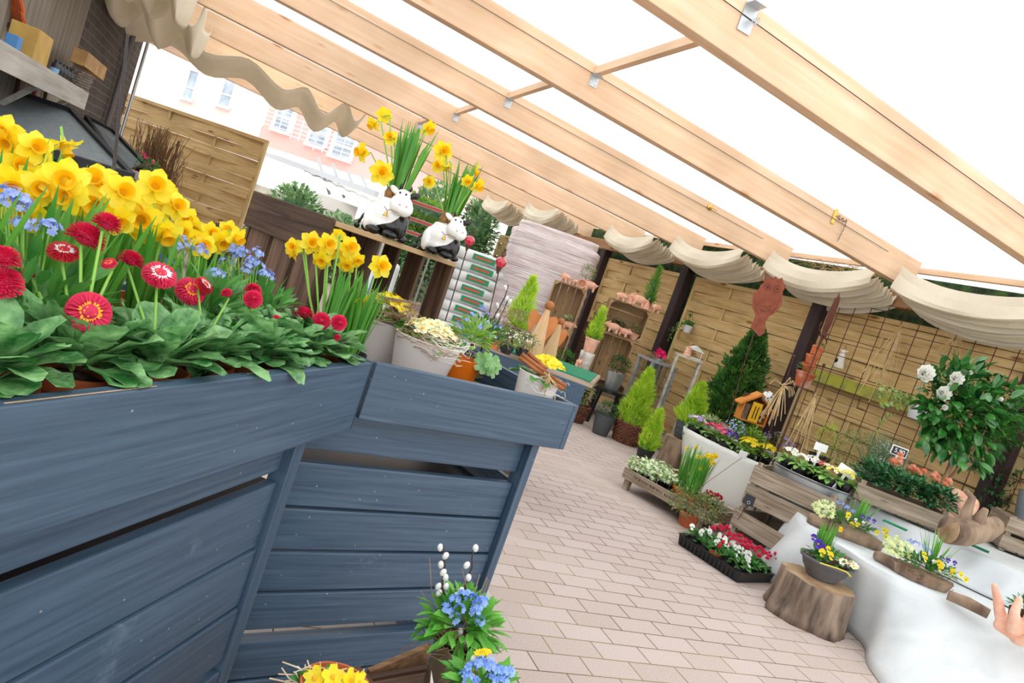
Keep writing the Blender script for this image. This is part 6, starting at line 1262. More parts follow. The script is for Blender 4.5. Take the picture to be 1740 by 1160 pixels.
# raffia bundles
def raffia(label, x, y, off, ln, spread, seed, ang=0.35, n=18, up=0, q=None):
    p = fen(x, y, off) if q is None else at(x, y, q); t = thing('raffia_bundle', label, 'raffia', p); g = M(); rg = random.Random(seed); dn = V((-sin(ang)*CR.x, -sin(ang)*CR.y, -1))
    for k in range(n): s = rg.gauss(0, spread); l = ln*rg.uniform(.5, 1.1); g.tube([(0, 0, .02), V((s*.4*CR.x, s*.4*CR.y, -.3*l)), V((s*CR.x, s*CR.y, -l))+V((rg.gauss(0, .01), 0, 0))], .0028, 4)
    for k in range(up): a = rg.uniform(-2.4, 2.4); g.tube([(0, 0, .0), (.04*sin(a)*CR.x*2, .04*sin(a)*CR.y*2, .06*cos(a)+.02), (.11*sin(a)*CR.x, .11*sin(a)*CR.y, .07*cos(a)-.02)], .0018, 4)
    g.build('strands', mat('raffia', 'E6CC9E', .8, 'C9A973', 20), t); g = M(); g.tube([(0, -.0, -.008), (0, 0, .012)], .010, 8); g.build('knot', straw, t); return t
raffia('long raffia bundle hanging from the left part of the trellis', 1531, 555, .16, .62, .07, 1); raffia('splayed raffia bow tied to the trellis above the camellia', 1615, 582, .16, .10, .05, 2, n=12, up=26)
raffia('raffia bow on the ball tipped stake left of the stacked pots', 1331, 655, 0, .30, .05, 3, n=16, up=14, q=5.2); raffia('thin raffia bundle hanging below the stacked terracotta pots', 1385, 672, 0, .42, .06, 4, n=14, q=5.2)
# camellia
p = pp(1604, 850, 4.44, T2+.006); t = thing('camellia_tree', 'glossy leaved camellia with white blooms in front of the trellis', 'shrub', p); R_ = lambda x, y, q: at(x, y, q)-t.location
pot(t, .10, .12, terra_l); bark_l = mat('smooth_bark', 'A98B66', .8, '8A6C4C', 30); g = M()
g.tube([(0, 0, .1), R_(1604, 815, 4.44), R_(1625, 770, 4.44), R_(1640, 730, 4.46), R_(1650, 690, 4.44)], [.016, .015, .013, .010, .005], 8); g.tube([R_(1606, 820, 4.44), R_(1650, 770, 4.38), R_(1675, 730, 4.36)], [.010, .008, .005], 7); g.tube([R_(1628, 765, 4.44), R_(1600, 730, 4.38), R_(1590, 690, 4.36)], [.010, .007, .004], 7); g.tube([R_(1640, 730, 4.44), R_(1620, 680, 4.36), R_(1612, 620, 4.47)], [.008, .006, .003], 7); g.build('trunk', bark_l, t, smooth=True)
g = M(); rg = random.Random(8); cam_l = mat('camellia_leaf', '1F5A26', .25, '4B8F3A', 10, coat=.4)
for (cx, cy, r_, n) in [(1625, 690, 62, 170), (1665, 720, 55, 120), (1607, 700, 36, 80), (1700, 690, 40, 70), (1610, 640, 32, 45), (1650, 655, 45, 70), (1600, 745, 32, 45), (1710, 720, 30, 35), (1650, 765, 34, 40), (1590, 742, 20, 18)]:
    for i in range(int(n*1.25)):
        a = rg.uniform(0, 6.28); k = math.sqrt(rg.random())*r_; p_ = R_(cx+k*cos(a), cy+k*sin(a), 4.44+rg.gauss(0, .085)); d = (p_-R_(1630, 710, 4.44)).normalized()+V((rg.gauss(0, .6), -.5+rg.gauss(0, .5), rg.gauss(-.1, .5)))
        g.blade(p_, d, rg.uniform(.07, .11), rg.uniform(.034, .052), rg.uniform(.1, .8), 'oval', 4, .35, up=(rg.gauss(0, .5), rg.gauss(0, .5), 1))
g.build('leaves', cam_l, t, smooth=True)
for (x, y, d) in [(1569, 634, .14), (1600, 668, .12), (1622, 643, .115), (1604, 692, .05), (1614, 655, .06), (1648, 633, .035), (1700, 678, .035)]:
    g = M(); 
    for q in range(26): a = q*2.4; e = 1.45-q*.055; g.blade((0, 0, 0), (cos(a)*cos(e), sin(a)*cos(e), sin(e)), d*.5, d*.42, -.6, 'oval', 3, -.25)
    g.build('flower', pt_w, t, loc=R_(x, y, 4.27), rot=aim((-.35, -1, .25)))
# hanging white pots
def hang(label, x, y, off, r, h, lf, vines, seed, q=None, d=.035):
    p = fen(x, y, off) if q is None else at(x, y, q); t = thing('hanging_pot', label, 'hanging pot', p); pot(t, r, h, mat('white_metal_pot', 'E3E6EA', .4), lip=False, taper=.72); g = M(); g.tube([(r*.9, 0, h), (r*.5, .02, h+.10), (0, .03, h+.16), (-.5*r, .02, h+.10), (-r*.9, 0, h)], .0018, 5); g.tube([(0, .03, h+.155), (0, .06, h+.17)], .003, 5); g.build('wire_hanger', m_wire, t)
    g = M(); rg = random.Random(seed)
    for i in range(60): a = rg.uniform(0, 6.28); star(g, (r*1.2*rg.random()*cos(a), r*1.1*rg.random()*sin(a), h+.05*rg.random()), (rg.gauss(0, .5), -1, .6), d)
    st = M()
    for (vx, vy) in vines:
        e = at(vx, vy, dep(p)-.03)-p; m_ = V((e.x*.5, e.y*.5, max(h+.06, e.z*.5+.08))); st.tube([(0, 0, h), m_, e], .0016, 4)
        for k in range(26): f = k/25; c = V((0, 0, h)).lerp(m_, f).lerp(m_.lerp(e, f), f); star(g, c+V((rg.gauss(0, .012), rg.gauss(0, .012), rg.gauss(0, .012))), (rg.gauss(0, .4), -1, .5), d*rg.uniform(.7, 1.2))
    g.build('leaves', lf, t); st.build('vines', twig, t); return t
hang('white pot hanging on the trellis with pale green ivy trailing left', 1554, 712, .20, .075, .11, mat('ivy_pale', '7C9C4A', .5, 'B9CC7A', 22), [(1490, 655), (1500, 690), (1480, 740), (1515, 680), (1495, 670)], 1, d=.045)
hang('small white pot hanging on the fence beside the wooden lantern', 1166, 565, .10, .052, .085, lf_g, [(1140, 560), (1172, 535), (1135, 575)], 2, d=.03)
# ceramic cow bell ornament
p = fen(1424, 622, .10); t = thing('ceramic_cow', 'small white ceramic cow with a black spot hanging on the fence', 'ornament', p, F_rot+pi); g = M(); g.lathe([(.062, -.02), (.058, .0), (.035, .09), (.022, .12), (.001, .125)], 20, sy=.5); g.build('body', mat('white_ceramic', 'ECE6DA', .4, 'D6CDBB', 12), t, smooth=True)
g = M(); g.ball((0, 0, .135), 1, 12, (.028, .022, .022)); hd_ = g.build('head', MATS['white_ceramic'], t, smooth=True)
for s_ in (-1, 1): g = M(); g.ball((s_*.033, 0, .145), 1, 8, (.012, .004, .007)); g.build('ear', MATS['white_ceramic'], hd_, smooth=True)
g = M(); g.ball((-.02, .026, .045), 1, 12, (.018, .006, .020)); g.ball((-.02, -.026, .045), 1, 12, (.018, .006, .020)); g.build('black_spot', MATS['black_glaze'], t, smooth=True)
g = M(); g.tube([(-.01, 0, .15), (0, 0, .19), (.01, 0, .15)], .0018, 5); g.build('hanging_loop', m_wire, t)
# rust owl and bird on rods
def plate(name, label, cat, org, rz_, pts, rodpx, extra=None, q=None):
    t = thing(name, label, cat, org, rz_); g = M(); g.prism(pts, .003); g.build('rust_plate', m_rust, t); W = (MX.Translation(org) @ MX.Rotation(rz_, 4, 'Z')).inverted(); g = M(); g.tube([W @ p_ for p_ in rodpx], .005, 6); g.build('rod', m_iron, t); return t
q = 5.9; org = at(1290, 575, q); u = q/FPX
def up_(x, y): dx, dy = (x-1290), (575-y); return ((dx*cos(ROLL)+(-dy)*sin(ROLL)*-1*-1 if False else (dx*cos(ROLL)-dy*sin(ROLL)))*u, (dy*cos(ROLL)+dx*sin(ROLL))*u)
out = [(1275, 556), (1283, 535), (1276, 520), (1278, 500), (1288, 490), (1290, 484), (1296, 480), (1289, 474), (1298, 476), (1302, 471), (1308, 474), (1316, 470), (1318, 475), (1326, 472), (1328, 480), (1333, 486), (1328, 494), (1327, 505), (1326, 518), (1318, 530), (1306, 537), (1300, 545), (1299, 566), (1290, 572), (1281, 562)]
t = plate('rust_owl', 'rusty sheet metal owl with round eyes on a tall rod', 'garden ornament', org, RZ, [up_(x, y) for x, y in out][::-1], [at(1281, 567, q), at(1262, 625, q), at(1245, 690, q), at(1234, 722, q)])
t.rotation_euler = (0, 0, RZ)
for ex, ey in ((1302, 488), (1318, 491)):
    a, b = up_(ex, ey); g = M(); g.tube([(a+.026*cos(k*pi/8), -.003, b+.026*sin(k*pi/8)) for k in range(17)], .0016, 4); g.tube([(a, -.006, b), (a, -.001, b)], .009, 10); e_ = g.build('eye', m_iron, t)
for pts in ([(1280, 505), (1282, 520), (1288, 535)], [(1322, 505), (1318, 522), (1308, 532)], [(1292, 518), (1300, 522), (1310, 518)], [(1290, 526), (1300, 529), (1308, 526)]):
    g = M(); g.tube([(up_(x, y)[0], -.003, up_(x, y)[1]) for x, y in pts], .0014, 4); g.build('feather_line', m_iron, t)
q = 5.5; org = at(1390, 590, q); Lb = .50; t = thing('rust_bird', 'rusty sheet metal bird seen edge on before the dark post', 'garden ornament', org, RZ+.95)
m_rustd = mat('dark_rust_sheet', '7C4436', .85, '643629', 14)
g = M(); g.prism([(-.03, -.02), (.02, -.03), (.06, .08), (.10, .12), (.13, .22), (.12, .36), (.09, .42), (.07, .44), (.05, .43), (.0, .46), (-.02, .42), (-.06, .40), (-.09, .30), (-.08, .18), (-.04, .10)], .003); g.build('rust_plate', m_rustd, t)
g = M(); g.tube([(-.14, 0, .12), (-.08, 0, .09), (0, 0, .10), (.08, 0, .09), (.16, 0, .14)], .006, 6); g.tube([(.10, 0, .10), (.14, -.02, .06)], .004, 5); g.tube([(-.10, 0, .10), (-.15, .01, .15), (-.14, .01, .19)], .004, 5); g.build('branch', m_iron, t)
W = (MX.Translation(org) @ MX.Rotation(RZ+.95, 4, 'Z')).inverted(); g = M(); g.tube([W @ at(1388, 596, q), W @ at(1330, 745, q-.1), W @ V((*at(1330, 745, q-.1).xy, 0))], .005, 6); g.build('rod', m_iron, t)
g = M(); g.tube([at(1366, 648, 5.35), at(1330, 740, 5.2), V((*at(1330, 740, 5.2).xy, 0))], .004, 6); tag(g.build('thin_rod', m_iron), 'plain thin rod standing beside the rust bird rod', 'rod')
for (a, b, lb) in [((1349, 605), (1300, 760), 'ball tipped rusty stake carrying the raffia bow'), ((1400, 620), (1340, 800), 'ball tipped rusty stake right of the stacked terracotta pots')]:
    g = M(); p1, p0 = at(*a, 5.3), at(*b, 5.3); g.tube([V((p0.x, p0.y, 0)), p0, p1], .0045, 6); g.ball(p1, .013, 10); tag(g.build('plant_stake', m_iron), lb, 'garden stake')
# stacked terracotta pots in wire ring
q = 5.6; base = at(1361, 657, q); t = thing('potted_succulent', 'terracotta pot with a small plant in a wire ring on the dark post', 'flower pot', base); pot(t, .078, .125, mat('limed_terracotta', 'B85F3A', .8, 'E0B7A2', 7, lo=.45, hi=.6)); g = M(); leafball(g, (-.03, 0, .15), (.05, .05, .03), 60, .03, .02, 4, 'oval', -.3, .5, 2, .4); g.build('leaves', lf_g, t); g = M(); g.tube([(.10*cos(a*pi/8), .10*sin(a*pi/8), -.004) for a in range(17)], .004, 5); g.tube([(.1, 0, -.004), (.16, 0, -.02)], .004, 5); g.build('wire_ring', m_iron, t)
for k, (x, y, r_) in enumerate([(1372, 632, .055), (1376, 618, .052), (1383, 604, .050)]):
    p = at(x, y, q-.02); t = thing('terracotta_pot', ['lowest', 'middle', 'topmost'][k]+' of three nested terracotta pots leaning on the dark post', 'pot', p, 0, 'nested terracotta pots'); t.rotation_euler = (0, .25*(k-1), 0); pot(t, r_, .075, terra)
    if k == 2: g = M(); leafball(g, (0, 0, .09), (.03, .03, .02), 20, .02, .01, 5, 'oval', 0, .5, 2); g.build('seedling', lf_g, t)
# thin climber right of the camellia
p = pp(1690, 860, 4.75, T2+.006); t = thing('climbing_plant', 'sparse dark leaved climber on the trellis at the right edge', 'climber', p); pot(t, .08, .10, m_black); g = M(); st = M(); rg = random.Random(6)
for k in range(12):
    pts = [V((0, 0, .08))]; e = at(rg.uniform(1660, 1760), rg.uniform(730, 820), 4.75)-p
    for j in range(1, 6): pts.append(V((0, 0, .08)).lerp(e, j/5)+V((rg.gauss(0, .03), rg.gauss(0, .02), rg.gauss(0, .03))))
    st.tube(pts, .0018, 4)
    for q in pts[1:]:
        for _ in range(5): g.blade(q, (rg.gauss(0, 1), rg.gauss(0, .6), rg.gauss(0, 1)), .04, .018, .4, 'oval', 2, .3)
g.build('leaves', lf_d, t); st.build('stems', twig_d, t)
# ---- stump and bowl
sp = gp(1383, 1072); sv = V((_f.x, _f.y, 0)).normalized(); sp = sp+sv*.13; g = M(); HS = .215
def wb(a, z): return 1+.06*sin(a*3+1)+.035*sin(a*8)+.02*sin(a*19)+(.18*max(0, 1-z/.12)*(.5+.5*sin(a*4)))
g.lathe([(.20, 0), (.195, .04), (.188, .10), (.186, .17), (.184, HS-.004), (.178, HS)], 60, wob=wb, sy=.86); o = g.build('tree_stump', mat('stump_bark', '4E4037', .9, '9A8573', 16, (1, 1, .22), 1.0, detail=8), smooth=True, loc=(sp.x, sp.y, 0), rot=(0, 0, RZ)); tag(o, 'sawn tree stump on the paving carrying the grey flower bowl', 'stump')
g = M(); g.lathe([(.179, HS), (.09, HS+.003), (.001, HS+.002)], 60, wob=lambda a, z: wb(a, HS), sy=.86); g.build('cut_face', w_end, o)
bw = V((sp.x, sp.y, HS+.004))+V((.03, .02, 0)); t = thing('flower_bowl', 'dark grey oval bowl of pansies and primroses standing on the stump', 'flower bowl', bw, RZ+.15); g = M(); g.lathe([(.075, 0), (.08, .006), (.105, .04), (.112, .045), (.128, .08), (.14, .085), (.143, .10), (.136, .10), (.128, .08)], 36, sy=.75); g.build('bowl', mat('grey_bowl', '5B5C60', .5, '6D6E73', 5), t, smooth=True)
g = M(); g.lathe([(.13, .088), (.001, .092)], 24, sy=.75); g.build('potting_soil', soil, t); g = M(); leafball(g, (0, 0, .11), (.13, .09, .035), 150, .035, .018, 3, 'oval', -.2, .5, 2, .4); g.build('leaves', lf_g, t)
g = M(); grass(g, (-.03, .03, .09), 26, .20, .011, 3, .03, .35, .2); g.build('daffodil_leaves', lf_n, t); kid(DH, t, V((.0, .0, .27)), aim((.1, -1, .3)), .5)
rg = random.Random(4)
pansies(t, [('v', pt_v, V((-.10, -.02, .17)), (-.2, -1, .3), 1.2), ('v', pt_v, V((-.075, -.03, .155)), (.1, -1, .5), 1.2), ('v', pt_v, V((-.12, .0, .19)), (-.5, -1, .3), .8), ('y', pt_y, V((-.09, -.06, .14)), (-.2, -1, .6), 1.0), ('y', pt_y, V((-.045, -.065, .14)), (.1, -1, .6), 1.0), ('y', pt_y, V((-.06, -.05, .165)), (0, -1, .5), .8)])
for cols, cx, cy, sd, nm in (([pt_c, pt_w], .03, -.055, 3, 'a'), ([pt_m], .09, -.0, 4, 'b'), ([pt_w, pt_c], .095, -.06, 5, 'c')): primula(t, 8, .032, .125, cols, .038, sd, c=(cx, cy))
g = M(); g.tube([(-.11, -.10, .10), (-.03, -.12, .105), (.03, -.115, .10), (.06, -.12, .085)], .0035, 6); g.build('yellow_twig', mat('yellow_twig', 'D9C84A', .6), t)
# arrangements on the lower tier
def arrang(label, px, py, seed, base='bark', rz_=0.0):
    p = on(px, py, T1+.004); t = thing('flower_arrangement', label, 'flower arrangement', p, rr_+rz_); rg = random.Random(seed); g = M()
    if base == 'bark': g.tube([(-.20, 0, .03), (-.05, 0, .035), (.12, .01, .03), (.2, .0, .03)], [.03, .05, .045, .025], 12); g.build('bark_piece', w_bark, t, smooth=True)
    else: g.lathe([(.13, 0), (.15, .05), (.001, .05)], 26, sy=.6, wob=lambda a, z: 1+.05*sin(a*9)); g.build('bark_basket', w_bark, t)
    g = M(); leafball(g, (0, 0, .08), (.17, .08, .045), 240, .035, .014, seed, 'oval', -.2, .5, 2, .3); g.build('leaves', lf_g, t); g = M()
    for k in range(50): star(g, (rg.uniform(-.19, -.08), rg.gauss(0, .04), .08+.07*rg.random()), (rg.gauss(0, .5), -1, .5), .032)
    g.build('ivy_leaves', mat('ivy_pale2', 'C6D47E', .5, 'E6EDBE', 30, sub=.2), t); g = M(); grass(g, (.04, .03, .06), 30, .20, .008, seed, .02, .5, .3); g.build('grass_leaves', lf_n, t); clusters(t, [(-.07, 0, .17), (-.04, -.01, .16), (-.09, .02, .16), (.0, .0, .15)], pt_b, .011, 12, .02, seed)
    pansies(t, [('y', pt_y, V((rg.uniform(-.05, .19), -.05+rg.gauss(0, .015), .10+rg.uniform(-.015, .04))), (rg.gauss(0, .4), -1, rg.uniform(.2, .8)), rg.uniform(.6, .85)) for _ in range(9)] + [('v', pt_v, V((.05+.03*k, -.02, .15)), (.1, -1, .4), .6) for k in range(3)] + [('w', pt_w, V((-.02+.04*k, -.04, .12)), (.1, -1, .5), .6) for k in range(3)])
    nest(t, 'fine_twigs', (0, 0, .07), .14, 20, seed, twig, .0012); return t
arrang('bark arrangement of yellow pansies with variegated ivy at the left end of the fleece', 1432, 912, 1); arrang('bark arrangement of yellow pansies and blue flowers in the middle of the lower tier', 1560, 985, 2, 'basket')
for k, (a, b, lb) in enumerate([((1488, 942), (1535, 968), 'peeled branch lying between the two flower arrangements'), ((1610, 1010), (1680, 1043), 'peeled branch lying right of the middle arrangement')]):
    p0, p1 = on(*a, T1+.028), on(*b, T1+.028); g = M(); o_ = p0; g.tube([p0-o_, (p0+p1)/2-o_+V((0, 0, .006)), p1-o_], [.024, .028, .024], 12); tag(g.build('branch', w_bark, loc=o_, smooth=True), lb, 'branch')
# terracotta hand with pansies at the right edge
hpos = on(1722, 1090, T1+.004); q = dep(hpos); t = thing('terracotta_hand', 'open terracotta hand sculpture cupping flowers at the right edge', 'sculpture', hpos); R_ = lambda x, y, dq=0: at(x, y, q+dq)-hpos
def chain(pts, rs):
    r = []
    for i in range(len(pts)-1):
        n = 5
        for k in range(n+1): f = k/n; r.append((pts[i].lerp(pts[i+1], f), rs[i]*(1-f)+rs[i+1]*f))
    return r
bl = chain([R_(1735, 1078), R_(1725, 1062)], [.05, .045]) + chain([R_(1712, 1062), R_(1700, 1045), R_(1695, 1018), R_(1690, 995)], [.032, .024, .019, .014]) + chain([R_(1722, 1068, -.04), R_(1724, 1040, -.06), R_(1732, 1018, -.05)], [.03, .02, .015]) + chain([R_(1745, 1068, -.05), R_(1752, 1040, -.07), R_(1756, 1015, -.06)], [.03, .02, .015]) + chain([R_(1765, 1072, -.03), R_(1775, 1045, -.05), R_(1778, 1022, -.04)], [.03, .019, .014]) + chain([R_(1780, 1080, .04), R_(1792, 1060, .05), R_(1795, 1040, .05)], [.028, .018, .013]) + chain([R_(1700, 1062), R_(1740, 1085), R_(1785, 1090)], [.028, .035, .035])
blob('hand', bl, terra_l, t, .006, sm=6)
p = hpos + V((.03, .03, .06)); t = thing('potted_pansy', 'yellow pansies and narcissus leaves held in the terracotta hand', 'potted plant', at(1742, 1040, q+.05)-V((0, 0, .05))); g = M(); g.lathe([(.05, 0), (.06, .05), (.001, .05)], 16); g.build('root_ball', soil, t); g = M(); leafball(g, (0, 0, .07), (.07, .06, .04), 110, .03, .014, 2, 'oval', -.2, .5, 2, .4); g.build('leaves', lf_g, t); g = M(); grass(g, (.02, 0, .05), 16, .17, .008, 4, .02, .4, .2); g.build('daffodil_leaves', lf_n, t)
rg = random.Random(3); pansies(t, [('y', pt_y, V((rg.uniform(-.08, .05), -.04, .08+rg.uniform(-.02, .03))), (rg.gauss(-.2, .3), -1, .4), .8) for _ in range(8)]); kid(DH, t, V((.0, -.01, .17)), aim((-.3, -1, .2)), .7); kid(DH, t, V((.05, -.01, .13)), aim((-.3, -1, .2)), .7)
# ================================================================ foreground pots at the bottom edge
wp0 = at(775, 1095, 1.25); zc = wp0.z
q = 1.28; c0 = at(768, 1140, q)
t = thing('willow_pot', 'zinc pot with blue forget-me-nots and willow catkins in front of the middle table', 'flower pot', V((c0.x, c0.y, at(755, 1185, q).z)))
z0 = t.location.z; ph = at(768, 1085, q).z-z0; bpot = mat('bronze_metal_pot', '8E7B66', .3, 'B9A78E', 4, metal=.7)
pot(t, .052, ph, bpot, lip=False, taper=.8, bands=1)
R_ = lambda x, y, dq=0: at(x, y, q+dq)-t.location
g = M(); leafball(g, R_(778, 1065), (.062, .05, .050), 170, .045, .018, 3, 'oval', -.5, .5, 3, .3); g.build('leaves', mat('fresh_leaf', '4E9A34', .45, '7CC04E', 14, sub=.25), t)
clusters(t, [R_(x, y, -.03) for x, y in ((758, 1033), (772, 1020), (780, 1035), (800, 1018), (812, 1028), (806, 1040), (774, 1052), (815, 1055), (820, 1022), (790, 1012), (762, 1040))], mat('petal_sky_blue', '7FA8F0', .6, 'A9C4F8', 60, sub=.3), .0105, 12, .012, 7, eye=None)
def wtwig(base, top, cats, par=t, r=.0022):
    b, e = R_(*base), R_(*top); pts = [b.lerp(e, k/6)+V((.003*sin(k*2), 0, 0)) for k in range(7)]; g = M(); g.tube(pts, [r*(1-.07*k) for k in range(7)], 6); o = g.build('willow_twig', twig_d, par, smooth=True)
    for k, (x, y) in enumerate(cats): g = M(); g.ball((0, 0, 0), .0056, 12, (1, 1, 1.35)); g.build('catkin', catkin, o, smooth=True, loc=R_(x, y), rot=(0, .4 if k % 2 else -.2, 0))
wtwig((752, 1030), (755, 926), [(748, 930), (757, 944), (749, 959), (753, 972), (757, 981), (745, 996), (758, 996), (746, 1007)]); wtwig((785, 1030), (807, 930), [(808, 931), (793, 960), (796, 981), (783, 1003), (775, 1012)])
wtwig((785, 1130), (780, 1085), [(782, 1073), (784, 1086), (791, 1096), (770, 1115)])
g = M(); rg = random.Random(3)
for (x, y) in [(730, 948), (715, 1003), (785, 965), (815, 975), (828, 980), (830, 985), (740, 1080), (680, 1105), (735, 1085), (720, 1060), (860, 1100), (845, 1060)]:
    e = R_(x, y); b = R_(770+rg.uniform(-20, 30), 1060+rg.uniform(-15, 25)); m_ = b.lerp(e, .5)+V((rg.gauss(0, .012), rg.gauss(0, .01), rg.gauss(0, .012))); g.tube([b, m_, e], .0008, 4)
g.build('fine_twigs', twig, t)
nest(t, 'twig_nest', R_(765, 1075), .055, 34, 9, twig, .0009)
q2_ = 1.12; c1 = at(810, 1190, q2_); t = thing('willow_pot', 'second pot with pale blue flowers and a yellow bloom at the bottom edge', 'flower pot', V((c1.x, c1.y, at(810, 1225, q2_).z))); z1p = t.location.z
pot(t, .05, at(810, 1165, q2_).z-z1p, terra, lip=True); R2 = lambda x, y, dq=0: at(x, y, q2_+dq)-t.location
g = M(); leafball(g, R2(815, 1165), (.055, .04, .025), 110, .035, .014, 5, 'oval', -.5, .5, 3, .3); g.build('leaves', MATS['fresh_leaf'], t)
clusters(t, [R2(x, y, -.02) for x, y in ((800, 1135), (815, 1125), (830, 1130), (845, 1140), (862, 1142), (852, 1155), (792, 1150), (835, 1155), (805, 1160))], MATS['petal_sky_blue'], .012, 9, .011, 8)
g = M()
for k in range(50): a = k*2.4; r_ = .014*math.sqrt(k/50); g.ball(R2(820, 1108)+V((r_*cos(a), r_*sin(a)*.6, .004*cos(a))), .0022, 5)
g.build('yellow_moss', pt_y, t)
for base, top, cats in [((790, 1160), (803, 1118), [(805, 1120), (795, 1140)]), ((820, 1150), (840, 1130), [(838, 1135), (802, 1152)])]:
    g = M(); g.tube([R2(*base), R2(*top)], .002, 6); o = g.build('willow_twig', twig_d, t)
    for (x, y) in cats: g = M(); g.ball((0, 0, 0), .0062, 12, (1, 1, 1.3)); g.build('catkin', catkin, o, smooth=True, loc=R2(x, y))
# support crate under them
zs = min(z0, z1p)
g = M(); sup = at(720, 1150, 1.2)
wbx = on(700, 1150, .5)
t = thing('plant_crate', 'brown wooden crate edge beside the willow pots at the bottom edge', 'crate', V((c0.x-.02, c0.y-.06, 0)), .35)
for z in (.08, .2, zs-.07): g = M(); g.box(-.19, .19, -.15, -.138, z, z+.06); g.build('long_slat', w_oldz if False else w_old, t); g = M(); g.box(-.19, .19, .138, .15, z, z+.06); g.build('long_slat', w_old, t)
for x in (-.19, .178):
    for z in (.08, .2, zs-.07): g = M(); g.box(x, x+.012, -.138, .138, z, z+.06); g.build('end_slat', w_old, t)
for x in (-.175, .15):
    for y in (-.136, .111): g = M(); g.box(x, x+.025, y, y+.025, 0, zs-.01); g.build('corner_post', w_oldz, t)
g = M()
for k in range(4): g.box(-.178, .178, -.13+k*.065, -.075+k*.065, zs-.012, zs-.002)
g.build('top_slats', w_old, t)
dz0 = z0-zs
if dz0 > .004:
    g = M(); g.box(-.05, .05, -.05, .05, 0, dz0-.002); tag(g.build('wood_block', w_old, loc=(c0.x, c0.y, zs), rot=(0, 0, .35)), 'small wooden block under the zinc willow pot', 'block')
b1, b2 = at(622, 1158, 1.3), at(726, 1112, 1.42); g = M(); o_ = (b1+b2)/2; o_.z = 0
g.bar(b1-o_, b2-o_, .012, .05, (0, 0, 1)); bd = g.build('angled_board', wood('brown_board', '9A7654', '6B4B32', '3E2A1B', axis='x', sc=2.2), None, loc=o_); tag(bd, 'brown rough board slanting up to the zinc willow pot', 'board')
# white label + yellow primrose with twigs at the bottom edge
t = thing('plant_label', 'white pointed plant label standing between the bottom edge pots', 'label', at(735, 1165, 1.2)); g = M(); W = lambda x, y: at(x, y, 1.2)-t.location
g.add([W(728, 1190), W(742, 1190), W(733, 1139), W(728, 1190)+V((0, .002, 0)), W(742, 1190)+V((0, .002, 0)), W(733, 1139)+V((0, .002, 0))], [(0, 1, 2), (5, 4, 3), (0, 3, 4, 1), (1, 4, 5, 2), (2, 5, 3, 0)]); g.build('label_blade', m_white, t)
qy = 1.05; cy_ = at(565, 1180, qy); t = thing('potted_primrose', 'yellow primrose in a nest of pale twigs at the bottom edge', 'flower pot', V((cy_.x, cy_.y, at(565, 1230, qy).z))); pot(t, .055, .06, terra_d); W = lambda x, y, dq=0: at(x, y, qy+dq)-t.location
cpt = W(560, 1162)
for k, (x, y, a) in enumerate([(535, 1152, -.5), (565, 1150, 0), (595, 1156, .5), (550, 1165, -.2), (580, 1165, .3), (610, 1160, .8)]):
    g = M(); flat_flower(g, (0, 0, 0), (0, 0, 1), .036, 5, 0, .12, .66); o = g.build('flower', pt_y, t, loc=W(x, y, -.01), rot=aim((a, -.7, .8), k)); g = M(); g.ball((0, 0, .002), .004, 6, (1, 1, .5)); g.build('eye', pt_or, o)
g = M(); rg = random.Random(12)
for k in range(34):
    b = W(rg.uniform(500, 620), rg.uniform(1155, 1175)); e = W(rg.uniform(455, 630), rg.uniform(1120, 1165)); g.tube([b, b.lerp(e, .5)+V((rg.gauss(0, .008), 0, rg.gauss(0, .008))), e], .0011, 4)
g.build('pale_twigs', mat('pale_twig', 'E2D2B8', .8, 'C2A988', 20), t); g = M(); g.blade(W(510, 1160), (0, -.3, 1), .03, .02, .2, 'oval'); g.blade(W(555, 1150), (-.2, .2, 1), .02, .02, .2, 'oval'); g.blade(W(520, 1165), (-.6, -.3, .5), .04, .025, .2, 'oval'); g.build('leaves', lf_g, t)
zp = t.location.z; g = M(); g.box(-.13, .13, -.10, .10, 0, zp-.002); tag(g.build('storage_box', w_old, loc=(cy_.x, cy_.y, 0), rot=(0, 0, .4)), 'brown wooden box below the yellow primrose at the bottom edge', 'box')
g = M(); g.box(-.07, .07, -.06, .06, 0, z1p-zs if z1p-zs > .004 else .003)
# ================================================================ left background
WD = V((WA+.02, 0, 0))
def wl(x, y, off=.02): return pl(x, y, V((1, 0, 0)), WA+off)   # point on the left wall
# shelf on the cladding
s0, s1 = wl(-30, 48, .30), wl(148, 158, .30)
shz = (s0.z+s1.z)/2
t = thing('wall_shelf', 'pale grey wooden shelf with brackets on the grey cladding', 'shelf', V((WA+.013, s0.y, shz-.05))); Ls = s1.y-s0.y; pal = wood('pale_grey_wood', 'C9C4BC', 'A9A399', '7E776D', axis='y', sc=1, knots=False)
g = M(); g.box(0, .30, 0, Ls, .03, .05); g.build('shelf_board', pal, t); g = M(); g.box(.28, .30, 0, Ls, -.08, .03); g.build('front_rail', pal, t)
for f in (.25, .6, .95): g = M(); g.bar((.0, Ls*f, -.30), (.27, Ls*f, .02), .03, .03); g.build('bracket', pal, t)
sz = shz+.002; sp_ = lambda x, y, o=.22: (lambda p: V((WA+o, p.y, sz)))(wl(x, y, o))
def sbox(name, label, cat, p, dx_, dy_, dz_, m_, rz_=0): g = M(); g.box(-dx_/2, dx_/2, -dy_/2, dy_/2, 0, dz_); return tag(g.build(name, m_, loc=p, rot=(0, 0, rz_), bevel=.004), label, cat)
sbox('wooden_caddy', 'yellow wooden box near the left end of the shelf, clay ring behind', 'box', sp_(45, 95), .14, .30, .17, mat('yellow_box', 'CDA755', .6, 'B8934A', 8))
